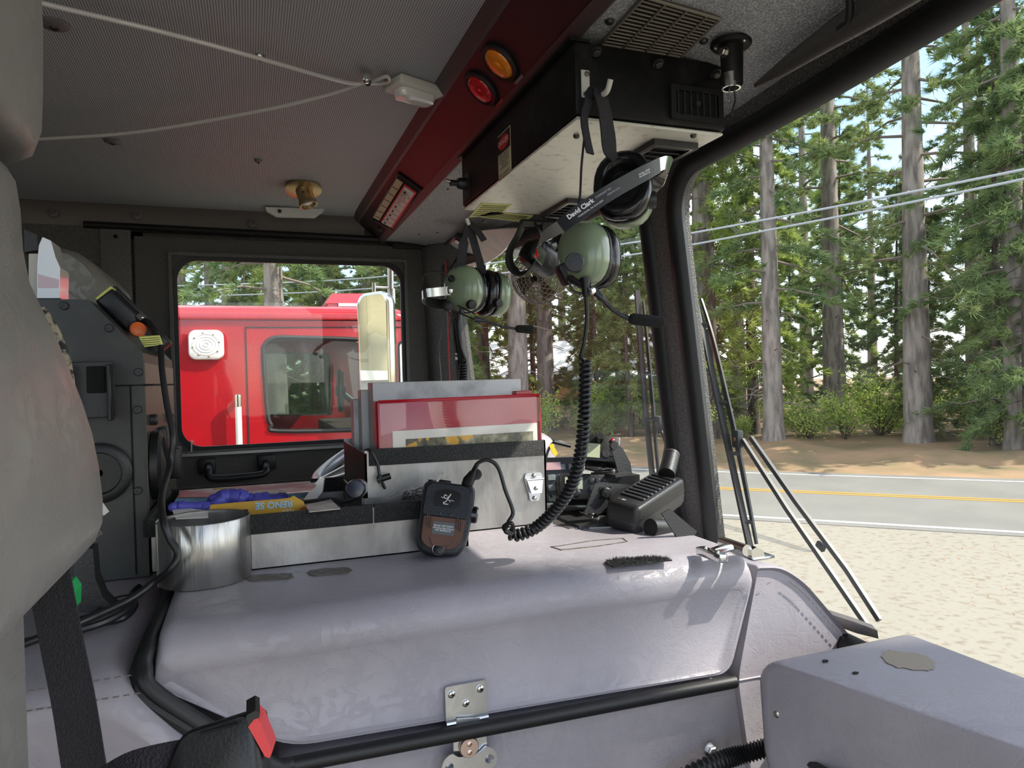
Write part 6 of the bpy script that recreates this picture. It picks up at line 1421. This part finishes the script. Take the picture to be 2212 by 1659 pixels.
# riser and upper control head
rs = thing('control_head', at(1320, 1030, Y=1.12), 'black radio control head tilted in a U bracket', 'control head')
hc = at(1300, 968, Y=1.11); hu = V((.90, -.40, -.10)).normalized(); hv_ = V((-.10, .50, .85)); hv_ = (hv_-hu*hv_.dot(hu)).normalized(); hn = hu.cross(hv_)
if hn.y > 0: hn = -hn
HM = Matrix((hu, hv_, hn)).transposed()
m = MB(); m.rbox(hc-hn*.016, (.066, .050, .034), .004, 2, HM); m.build('body', 'black_plastic', rs, smooth=40)
m = MB(); m.box(hc+HM @ V((-.016, -.006, .0012)), (.026, .026, .001), HM); m.build('screen', 'lcd', rs, smooth=0)
m = MB(); m.lathe([(.0075, 0), (.0075, .002)], hc+HM @ V((.008, -.010, .001)), hn, 18); m.build('keypad_disc', 'gunmetal', rs)
m = MB(); m.lathe([(.008, 0), (.0072, .014), (.006, .0155)], hc+HM @ V((-.005, .016, .001)), hn, 18); m.build('knob', 'black_plastic', rs)
m = MB(); m.lathe([(.0075, 0), (.0068, .014), (.006, .0155)], hc+HM @ V((-.036, .018, .001)), hn, 18); m.build('knob', 'black_plastic', rs)
m = MB(); m.lathe([(.003, 0), (.003, .002), (.001, .003)], hc+HM @ V((.018, .016, .001)), hn, 12); m.build('red_button', 'red_lens', rs)
for k in range(6): m = MB(); m.rbox(hc+HM @ V((.018+.008*(k % 2), .006-.009*(k//2), .001)), (.006, .006, .002), .0008, 1, HM); m.build('key', 'gunmetal', rs)
# U bracket and riser plate
a = [at(*p_, Y=1.07) for p_ in ((1318, 965), (1330, 957), (1345, 968), (1362, 1000), (1366, 1028), (1337, 1028), (1330, 1000))]; m = MB(); m.ext(a, (0, .003, 0)); m.build('bracket_arm', 'gunmetal', rs, smooth=0)
a = [at(*p_, Y=1.16) for p_ in ((1266, 992), (1292, 992), (1294, 1016), (1265, 1014))]; m = MB(); m.ext(a, (0, .003, 0)); m.build('bracket_arm', 'gunmetal', rs, smooth=0)
pz = at(1310, 1022, Y=1.1).z; a = [at(*p_, Z=pz) for p_ in ((1264, 1014), (1330, 1032), (1366, 1026), (1300, 1008))]; m = MB(); m.ext(a, (0, 0, .004)); m.build('bracket_base', 'gunmetal', rs, smooth=0)
m = MB(); m.lathe([(.008, 0), (.007, .004)], at(1325, 962, Y=1.068), (0, -1, 0), 16); m.build('pivot_knob', 'black_plastic', rs)
for px, py in ((1303, 1014), (1324, 1018)): m = MB(); m.screw(at(px, py, Z=pz+.004), (0, 0, 1), .004, .003); m.build('screw', 'steel', rs)
a = at(1335, 1042, Y=1.10); m = MB(); m.box((a.x+.005, 1.12, (pz+ZT)/2-.002), (.06, .07, pz-ZT-.006)); m.build('riser', 'black_plastic', rs)
# cable with yellow tag
tg = thing('tagged_cable', at(1190, 1000, Y=1.12), 'thin black cable with a yellow tag behind the binder', 'cable')
m = MB(); m.tube(crom([at(1232, 962, Y=1.12), at(1205, 953, Y=1.12), at(1188, 965, Y=1.12), at(1178, 1000, Y=1.12), at(1180, 1050, Y=1.12), at(1192, 1075, Y=1.12)], 6), .0022, 7); m.build('cable', 'cord_black', tg)
m = MB(); m.tube([at(1196, 954+0, Y=1.119), at(1232, 963, Y=1.119)], .0036, 8); m.build('plug_sleeve', 'rubber', tg)
a = [at(*p_, Y=1.115) for p_ in ((1186, 962), (1194, 958), (1205, 980), (1200, 986), (1195, 982))]; m = MB(); m.ext(a, (0, .0015, 0)); m.build('tag', 'tag_yellow', tg, smooth=0)
# black extension speaker with ribs
sp = thing('extension_speaker', at(1420, 1140, Y=.93), 'black ribbed extension speaker tilted on a ball mount', 'speaker')
Lp = at(1308, 1079, Y=.985); Fp_ = at(1378, 1100, Y=.935); LF = Fp_-Lp
v_ = at(1415, 1015, D=1)-CAM; t_ = (Lp-CAM).dot(LF)/v_.dot(LF); Bp = CAM+v_*t_
SW, SL = LF.length, (Bp-Lp).length
sw_, sl_ = LF.normalized(), (Bp-Lp).normalized(); sn = sw_.cross(sl_)
if sn.z < 0: sn = -sn
print('speaker', SW, SL, Lp, Fp_, Bp)
SM = Matrix((sw_, sl_, sn)).transposed()
def sq(x, y, z=0): return Lp+SM @ V((x, y, z))
so_ = rrect(SW, SL, .010, 4)
m = MB(); m.loft([[sq(SW/2+x*k, SL/2+y*k, z) for x, y in so_] for k, z in ((.90, .0), (.97, -.002), (1.0, -.006), (1.03, -.024))]); m.build('front_shell', 'black_plastic', sp, smooth=50)
m = MB(); m.loft([[sq(SW/2+x*k, SL/2+y*k, z) for x, y in so_] for k, z in ((1.025, -.0245), (1.02, -.040), (.96, -.046), (.6, -.048))]); m.build('back_shell', 'gunmetal', sp, smooth=50)
for k in range(9):
    y = SL*(.22+.078*k); m = MB(); m.rbox(sq(SW*.5, y, .0006), (SW*.74, SL*.046, .005), .0012, 1, SM); m.build('rib', 'black_plastic', sp)
m = MB(); m.box(sq(SW*.3, SL*.10, .0003), (.010, .006, .0008), SM); m.build('emblem_frame', 'gunmetal', sp, smooth=0)
text('emblem', 'JBC', .0045, sq(SW*.42, SL*.10, .0006), sw_, sl_, 'ink_white', sp)
c = sq(SW*.55, SL*.55, -.048); m = MB(); m.tube([c, c-sn*.02, c-sn*.03+V((0, 0, -.01))], [.012, .014, .010], 14); m.build('ball_joint', 'black_plastic', sp)
m = MB(); a = [at(*p_, Y=.90) for p_ in ((1430, 1110), (1448, 1100), (1506, 1148), (1496, 1164), (1462, 1160))]; m.ext(a, (0, .004, 0)); m.build('mount_plate', 'gunmetal', sp, smooth=0)
m = MB(); m.cyl(at(1405, 1140, Y=.93), at(1465, 1140, Y=.95), .014, 14); m.build('mount_arm', 'black_plastic', sp)
m = MB(); a = at(1440, 1025, Y=1.02); b = at(1450, 985, Y=1.05); m.cyl(a, b, .014, 18); o = m.build('tube_mount', 'black_plastic'); 
m2 = MB(); m2.lathe([(.0145, -.002), (.0145, .003), (.010, .004)], b, (b-a), 18); m2.build('cap', 'gunmetal', o); tag(o, 'short black tube standing behind the ribbed speaker', 'tube')

# ------------------------------------------------------------------ wipers outside the glass
def wiper(name, blade, arms, joint, label, X):
    t = thing(name, at(*blade[-1], X=X), label, 'wiper', 'windshield wipers')
    P3 = crom([at(px, py, X=X) for px, py in blade], 6)
    m = MB(); m.strap(P3, V((0, 1, 0)), [.006]*len(P3), .012); m.build('rubber_blade', 'rubber', t)
    n = len(P3); sp2 = [p+V((.012, -.010*math.sin(PI*i/(n-1))-.003, 0)) for i, p in enumerate(P3)]
    m = MB(); m.strap(sp2[int(n*.08):int(n*.95)], V((0, 1, 0)), [.005+.007*math.sin(PI*(i/(n*.87))) for i in range(len(sp2[int(n*.08):int(n*.95)]))], .004); m.build('blade_frame', 'wiper_black', t)
    for f in (.18, .42, .62, .84):
        p = sp2[int(n*f)]; q = P3[int(n*f)]; m = MB(); m.tube([p, q], .004, 6); m.build('claw', 'wiper_black', t)
    j = at(*joint, X=X+.014); m = MB(); m.rbox(j, (.014, .02, .034), .003, 2); jo = m.build('joint', 'wiper_black', t)
    m = MB(); m.screw(j+V((-.008, -.002, 0)), (-1, 0, 0), .004, .003); m.build('rust_screw', 'brown_rubber', jo)
    for q in arms:
        P_ = [at(px, py, X=X+.018) for px, py in q]; m = MB(); m.strap(P_, V((0, 1, 0)), .0085, .006); m.build('arm', 'wiper_black', t)
    return t
w1 = wiper('wiper', [(1494, 622), (1520, 720), (1548, 850), (1572, 960), (1598, 1080), (1626, 1210)], [((1604, 950), (1700, 1100), (1800, 1245), (1850, 1318), (1880, 1362)), ((1622, 945), (1720, 1085), (1830, 1232), (1900, 1340))], (1593, 948), 'upright windshield wiper with twin arms on the right pane', .855)
m = MB(); c = at(1773, 1180, X=.872); m.rbox(c, (.008, .018, .012), .002, 1, Matrix.Rotation(.5, 3, 'X')); m.build('arm_clip', 'wiper_black', w1)
w2 = wiper('wiper', [(1376, 628), (1382, 720), (1392, 850), (1402, 960), (1415, 1080)], [((1425, 915), (1440, 960), (1425, 1060)), ((1436, 915), (1452, 960), (1440, 1060))], (1424, 915), 'windshield wiper seen through the left pane beside the post', .86)

# ------------------------------------------------------------------ cables in the far left corner
for pts, r_, mt, lb in (([(957, 572), (952, 640), (955, 720), (948, 760), (952, 830), (950, 900)], .004, 'cord_black', 'thin black cable running down the corner pillar'), ([(963, 560), (966, 640), (968, 720), (972, 830), (972, 900)], .002, 'red_wire', 'thin red wire running down the corner pillar'),
                        ([(975, 690), (985, 760), (992, 830), (995, 900)], .005, 'cord_black', 'black cable beside the left windshield gasket')):
    m = MB(); m.tube(crom([at(px, py, Y=2.17) for px, py in pts], 6), r_, 8); o = m.build('pillar_cable', mt); tag(o, lb, 'cable')
m = MB(); m.rbox(at(985, 770, Y=2.165), (.012, .003, .022), .001, 1); o = m.build('cable_tie_mount', 'white_plastic'); tag(o, 'small white cable tie mount on the corner pillar', 'cable mount')
m = MB(); m.tube([at(983, 768, Y=2.162), at(994, 772, Y=2.162)], .003, 6); m.build('tie', 'black_plastic', o)

# ------------------------------------------------------------------ black equipment cabinet at the left
CYF, CXE = 1.10, -.137
cb = thing('equipment_cabinet', (-.33, 1.3, 2.43), 'black metal equipment cabinet behind the engine cover', 'cabinet')
def cf(px, py): p = at(px, py, Y=CYF); return (p.x, p.z)
tl_, tr2, e1_ = cf(80, 645), cf(190, 647), cf(310, 762)
poly = [(-.62, 2.436), (CXE, 2.436), (CXE, e1_[1]), (tr2[0], tr2[1]), (-.62, tr2[1])]
m = MB(); m.ext([V((x, CYF, z)) for x, z in poly], (0, .40, 0)); m.build('body', 'cabinet_black', cb, smooth=0)
m = MB(); m.box((CXE+.0008, CYF+.20, (2.44+e1_[1]-.014)/2), (.0016, .392, e1_[1]-.014-2.44)); en = m.build('end_panel', 'cabinet_end', cb, smooth=0)
zs = cf(300, 832)[1]
m = MB(); m.box((CXE+.0015, CYF+.2, zs), (.002, .4, .003)); m.box((-.35, CYF-.0006, zs), (.45, .0015, .002)); xs_ = cf(287, 1000)[0]; m.box((xs_, CYF-.0006, (zs+2.44)/2), (.002, .0015, zs-2.44)); m.build('panel_seam', 'hole', cb, smooth=0)
for px, py in ((139, 661), (236, 709), (300, 804), (298, 885), (298, 1060)):
    p = at(px, py, Y=CYF); m = MB(); m.lathe([(.0055, 0), (.0055, .003), (.0045, .0045), (.0022, .0045), (.0022, .003)], p, (0, -1, 0), 16); m.build('bolt', 'gunmetal', cb)
# empty holster bracket
hx0, hz1 = cf(150, 783); hx1, hz0 = cf(252, 900)
hs_ = thing('radio_holster', V(((hx0+hx1)/2, CYF-.01, hz0)), 'empty black plastic holster on the cabinet side', 'holster')
m = MB(); m.rbox(((hx0+hx1)/2, CYF-.010, (hz0+hz1)/2), (hx1-hx0, .004, hz1-hz0), .001, 1); m.build('back_plate', 'gunmetal', hs_)
for x in (hx0+.003, hx1-.003): m = MB(); m.rbox((x, CYF-.022, (hz0+hz1)/2-.004), (.005, .024, hz1-hz0), .001, 1); m.build('side_wall', 'black_plastic', hs_)
m = MB(); m.rbox(((hx0+hx1)/2+.006, CYF-.013, hz1-.024), (.022, .004, .036), .001, 1); m.build('clip_tongue', 'hole', hs_)
# round speakers
p = at(214, 1022, Y=CYF-.001); m = MB(); m.lathe([(.041, 0), (.041, .005), (.037, .008), (.029, .008), (.027, .002)], p, (0, -1, 0), 40); sr = m.build('speaker_ring', 'black_plastic', cb)
m = MB(); m.lathe([(.027, .001), (.02, .0015), (.005, .002)], p, (0, -1, 0), 30); m.build('speaker_cone', 'hole', sr)
p = at(332, 1005, X=CXE+.003); m = MB(); m.lathe([(.05, 0), (.05, .010), (.042, .014), (.034, .010)], p, (1, 0, 0), 40); sr2 = m.build('speaker_ring', 'black_plastic', cb)
m = MB(); m.lathe([(.034, .009), (.02, .012), (.006, .016)], p, (1, 0, 0), 30); m.build('speaker_cone', 'gunmetal', sr2)
p = at(352, 975, X=CXE+.004); m = MB(); m.rbox(p, (.02, .07, .08), .004, 2); m.rbox(p+V((.016, .01, -.02)), (.02, .03, .05), .003, 2); m.build('latch_block', 'black_plastic', cb)
for px, py in ((325, 907), (362, 903)): p = at(px, py, X=CXE+.002); m = MB(); m.lathe([(.008, 0), (.008, .008), (.006, .010)], p, (1, 0, 0), 14); m.build('hex_stud', 'gunmetal', cb)
# handheld lamp / radio in its charger on the slanted top
ch = thing('handheld_radio', at(260, 690, Y=1.22), 'black handheld radio lying on the sloping cabinet top', 'radio')
sd_ = (V((CXE, 0, e1_[1]))-V((tr2[0], 0, tr2[1]))).normalized(); CM = Matrix.Rotation(math.atan2(-sd_.z, sd_.x), 3, 'Y')
p = at(262, 672, Y=1.2); m = MB(); m.rbox(p, (.062, .05, .03), .006, 3, CM); m.build('body', 'black_plastic', ch)
m = MB(); m.rbox(p+CM @ V((-.03, 0, .002)), (.004, .05, .028), .001, 1, CM); m.build('yellow_band', 'label_yellow', ch)
m = MB(); m.rbox(p+CM @ V((.0, .02, .017)), (.07, .03, .006), .002, 1, CM); m.build('top_plate', 'gunmetal', ch)
m = MB(); m.lathe([(.006, 0), (.006, .006), (.004, .008)], p+CM @ V((.028, -.02, .012)), (0, -1, .4), 12); m.build('lock_ring', 'steel', ch)
m = MB(); m.lathe([(.0, 0), (.011, 0), (.011, .005), (.008, .007)], at(297, 713, Y=1.16), (.3, -.9, .2), 20); m.build('orange_knob', 'orange_plastic', ch)
m = MB(); m.tube(crom([p+CM @ V((.028, 0, 0)), at(315, 694, Y=1.17), at(326, 704, Y=1.16), at(334, 715, Y=1.15)], 5), [.006]*3+[.0052]*13, 10); m.build('plug', 'rubber', ch)
m = MB(); m.rbox(at(340, 748, Y=1.3), (.02, .06, .04), .003, 2, CM); m.build('charger_edge', 'black_plastic', ch)
cbl = thing('charger_cable', at(340, 1250, Y=1.05), 'black cable hanging from the cabinet top down past the can', 'cable')
m = MB(); m.tube(crom([at(330, 712, Y=1.15), at(346, 745, Y=1.13), at(350, 800, Y=1.10), at(360, 870, Y=1.08), at(374, 945, Y=1.06), at(366, 1010, Y=1.05), at(350, 1070, Y=.96), at(352, 1120, Y=.905), at(368, 1165, Y=.895), at(384, 1195, Y=.89), at(370, 1228, Y=.885), at(330, 1260, Y=.90), at(280, 1295, Y=.88), at(225, 1322, Y=.85), at(160, 1350, Y=.82), at(40, 1395, Y=.80)], 8), .0042, 10); m.build('cable', 'cord_black', cbl)
a = [at(*p_, Y=1.125) for p_ in ((300, 728), (345, 725), (352, 744), (312, 750))]; m = MB(); m.ext(a, (0, .0015, .001)); tgb = m.build('yellow_tag', 'label_yellow', cbl, smooth=0)
m = MB()
for k in range(4): m.tube([at(306+k, 732+4.5*k, Y=1.1245), at(344+k, 729+4.5*k, Y=1.1245)], .0004, 4)
o = m.build('tag_print', 'ink_black', tgb); o['kind'] = 'stuff'
for i, (pts, lb) in enumerate((([(300, 1268), (285, 1285), (290, 1310), (265, 1335), (225, 1345), (180, 1360)], 'loop of black cable lying on the vinyl behind the seat belt'), ([(285, 1290), (240, 1300), (200, 1330), (150, 1345), (90, 1365)], 'black cable bundle strand leading under the seat'), ([(280, 1305), (262, 1325), (210, 1350), (140, 1368), (40, 1390)], 'lower black cable strand leading under the seat'))):
    m = MB(); m.tube(crom([at(px, py, Z=2.442+.004*i) for px, py in pts], 7), .0042, 8); o = m.build('loose_cable', 'cord_black'); tag(o, lb, 'cable')
# clear warning lamp and driver headrest behind the cabinet
wl2 = thing('clear_lens_lamp', at(95, 640, Y=1.28), 'white and clear plastic hand lamp standing on the cabinet', 'lamp')
a = [at(*p_, Y=1.24) for p_ in ((62, 548), (84, 548), (98, 572), (100, 644), (62, 644))]; m = MB(); m.ext(a, (0, .05, 0)); m.build('body', 'off_white', wl2, smooth=20)
a = [at(*p_, Y=1.235) for p_ in ((84, 530), (92, 512), (110, 520), (120, 556), (130, 578), (129, 644), (80, 644), (80, 575))]; m = MB(); m.ext(a, (0, .055, 0)); m.build('lens', 'lens_clear', wl2, smooth=20)
a = [at(*p_, Y=1.2345) for p_ in ((82, 592), (128, 604), (126, 622), (82, 622))]; m = MB(); m.ext(a, (0, .001, 0)); m.build('pink_panel', 'lens_pinkish', wl2, smooth=0)
a = [at(*p_, Y=1.30) for p_ in ((52, 495), (80, 508), (82, 540), (52, 545))]; m = MB(); m.ext(a, (0, .05, 0)); m.build('handle', 'black_plastic', wl2, smooth=0)
dh = thing('bucket_seat', V((-.36, 1.72, 1.4)), "grey vinyl driver's seat with its headrest showing above the cabinet", 'seat')
m = MB(); m.rbox((-.40, 1.72, 2.15), (.16, .46, .8), .05, 3); m.build('backrest', 'vinyl_seat', dh)
m = MB(); m.rbox((-.16, 1.72, 1.8), (.5, .48, .16), .05, 3); m.rbox((-.16, 1.72, 1.56), (.4, .36, .34), .02, 2); m.build('seat_cushion', 'vinyl_seat', dh)
sil = [(120, 650), (120, 560), (128, 545), (145, 541), (175, 550), (210, 575), (236, 605), (247, 630), (248, 660)]
rings = []
for y, k in ((1.52, .80), (1.54, .93), (1.58, 1.0), (1.85, 1.0), (1.89, .95), (1.91, .8)):
    c0 = at(180, 640, Y=1.70); q = [at(px, py, Y=1.60) for px, py in sil]; rings.append([V((c0.x+(p.x-c0.x)*k, y, c0.z+(p.z-c0.z)*k)) for p in q+[V((q[-1].x-.02, 0, 2.5)), V((q[0].x, 0, 2.5))]])
m = MB(); m.loft(rings); m.build('headrest', 'vinyl_seat', dh, smooth=60)
m = MB(); q = [at(px, py, Y=1.575) for px, py in ((196, 560), (199, 580), (200, 610), (192, 640))]; dashes(m, q, .006, .004, .001); o = m.build('stitching', 'stitch', dh); o['kind'] = 'stuff'

# ------------------------------------------------------------------ passenger seat at the left edge
st = thing('passenger_seat', (-.3, .4, 1.6), 'grey vinyl passenger seat back with headrest at the left edge', 'seat')
def body(name, sil, ylist, back, zref):
    rings = []
    for y, dx, k in ylist:
        q = [at(px, py, Y=.50) for px, py in sil]; zc_ = sum(p.z for p in q)/len(q); xm = max(p.x for p in q)
        r = [V((p.x-dx, y, zc_+(p.z-zc_)*k)) for p in q]
        r += [V((back, y, zc_+(q[-1].z-zc_)*k)), V((back, y, zc_+(q[0].z-zc_)*k))]
        rings.append(r)
    m = MB(); m.loft(rings); return m.build(name, 'vinyl_seat', st, smooth=70)
ys = [(.06, .05, .9), (.10, .015, .97), (.16, 0, 1), (.40, 0, 1), (.46, .0, 1), (.50, .0, .995), (.525, .008, .985), (.545, .022, .965), (.555, .045, .94)]
body('headrest', [(-60, -160), (60, -150), (88, -60), (93, 60), (93, 200), (90, 285), (78, 315), (50, 326), (0, 318), (-80, 300)], ys, -.33, 0)
back_sil = crom([(0, 0, 0)], 1) if False else [(-90, 348), (-20, 346), (14, 358), (34, 390), (44, 450), (50, 540), (64, 610), (92, 670), (122, 730), (150, 800), (178, 870), (200, 940), (214, 1010), (222, 1080), (221, 1130), (206, 1170), (170, 1200), (110, 1222), (50, 1240), (-60, 1262)]
body('backrest', back_sil, ys, -.36, 0)
m = MB(); q = [at(px, py, Y=.548) for px, py in ((218, 1150), (170, 1178), (110, 1200), (50, 1222), (-20, 1240))]; m.tube(crom(q, 5), .0018, 6); m.build('piping', 'vinyl_dark', st)
m = MB(); sxx = [at(px, 1300, Y=.47).x for px in (-300, 52)]; m.rbox(((sxx[0]+sxx[1])/2, .38, 2.33), (sxx[1]-sxx[0], .2, .55), .012, 3); m.build('seat_pedestal', 'vinyl_seat', st, smooth=50)
m = MB(); m.tube(crom([at(86, 668, Y=.60), at(118, 720, Y=.60), at(140, 780, Y=.60), at(152, 850, Y=.60)], 6), .004, 8); o = m.build('braided_rope', mat('rope', rgb(150, 140, 120), rough=.8, var=(160, rgb(30, 30, 28), .45, .55)), None); tag(o, 'braided black and tan rope hanging behind the seat back', 'rope')
a = [at(*p_, Y=.56) for p_ in ((222, 1085), (236, 1105), (224, 1114), (218, 1100))]; m = MB(); m.ext(a, (-.002, .002, 0)); m.build('care_tag', 'white_plastic', st, smooth=0)
# dark plastic bracket and green handle in the shadow behind
dbk = thing('seat_bracket', at(240, 1300, Y=.92), 'dark plastic bracket in the shadow behind the belt', 'bracket')
a = [at(*p_, Y=.92) for p_ in ((160, 1190), (200, 1185), (206, 1250), (222, 1290), (246, 1315), (236, 1325), (160, 1322))]; m = MB(); m.ext(a, (0, .03, 0)); m.build('web', 'gunmetal', dbk, smooth=0)
gh = thing('green_handle', at(110, 1365, Y=.80), 'bright green plastic handle half hidden by the seat belt', 'handle')
a = [at(*p_, Y=.80) for p_ in ((68, 1280), (82, 1272), (150, 1262), (162, 1280), (160, 1318), (100, 1370), (80, 1368))]; m = MB(); m.ext(a, (0, .03, 0)); m.build('grip', 'green_plastic', gh, smooth=0)
m = MB(); m.rbox(at(112, 1320, Y=.795), (.022, .01, .03), .003, 1); m.build('recess', 'black_plastic', gh)
# seat belt strap and buckle
sbt = thing('seat_belt', at(185, 1659, Y=.60), 'black seat belt webbing hanging beside the seat', 'seat belt')
pts = [at(95, 1180, Y=.615), at(105, 1240, Y=.61), at(132, 1380, Y=.60), at(160, 1520, Y=.59), at(182, 1659, Y=.58), at(205, 1800, Y=.57)]
m = MB(); m.strap(crom(pts, 5), V((1, -.2, .1)), .029, .0016); m.build('webbing', 'webbing', sbt)
bk = thing('belt_buckle', at(480, 1640, Y=.47), 'black seat belt buckle with a red release button', 'buckle')
b_u = V((.93, -.32, .02)).normalized(); b_v = V((.02, .35, .94)); b_v = (b_v-b_u*b_v.dot(b_u)).normalized(); b_n = b_u.cross(b_v)
if b_n.y > 0: b_n = -b_n
KM2 = Matrix((b_u, b_v, b_n)).transposed(); bcn = at(478, 1612, Y=.47)
bo = roundpoly([(-.030, -.012), (-.022, .010), (.018, .020), (.024, .019), (.030, -.018), (.028, -.030), (-.020, -.032)], [.006, .008, .006, .004, .01, .006, .008], 4)
m = MB(); m.loft([[bcn+KM2 @ V((x*k, y*k, z)) for x, y in bo] for k, z in ((.86, -.014), (.97, -.011), (1, -.004), (1, .005), (.96, .010), (.86, .013))]); m.build('shell', 'black_plastic', bk, smooth=50)
a = [at(*p_, Y=.452) for p_ in ((536, 1570), (552, 1549), (562, 1560), (588, 1625), (582, 1638), (572, 1634))]; m = MB(); m.ext(a, (.003, .016, 0)); m.build('release_button', 'buckle_red', bk, smooth=0)
a = [at(*p_, Y=.45) for p_ in ((532, 1546), (552, 1535), (562, 1540), (560, 1550), (545, 1556), (537, 1570))]; m = MB(); m.ext(a, (0, .022, 0)); m.build('lip', 'black_plastic', bk, smooth=30)
a = [at(*p_, Y=.4535) for p_ in ((432, 1583), (512, 1562), (514, 1566), (434, 1588))]; m = MB(); m.ext(a, (0, .002, 0)); m.build('slot', 'hole', bk, smooth=0)
m = MB(); m.strap(crom([at(420, 1640, Y=.47), at(350, 1652, Y=.475), at(280, 1672, Y=.48), at(200, 1720, Y=.49)], 5), V((.1, .35, .9)), .024, .004); m.build('stalk', 'webbing', bk)
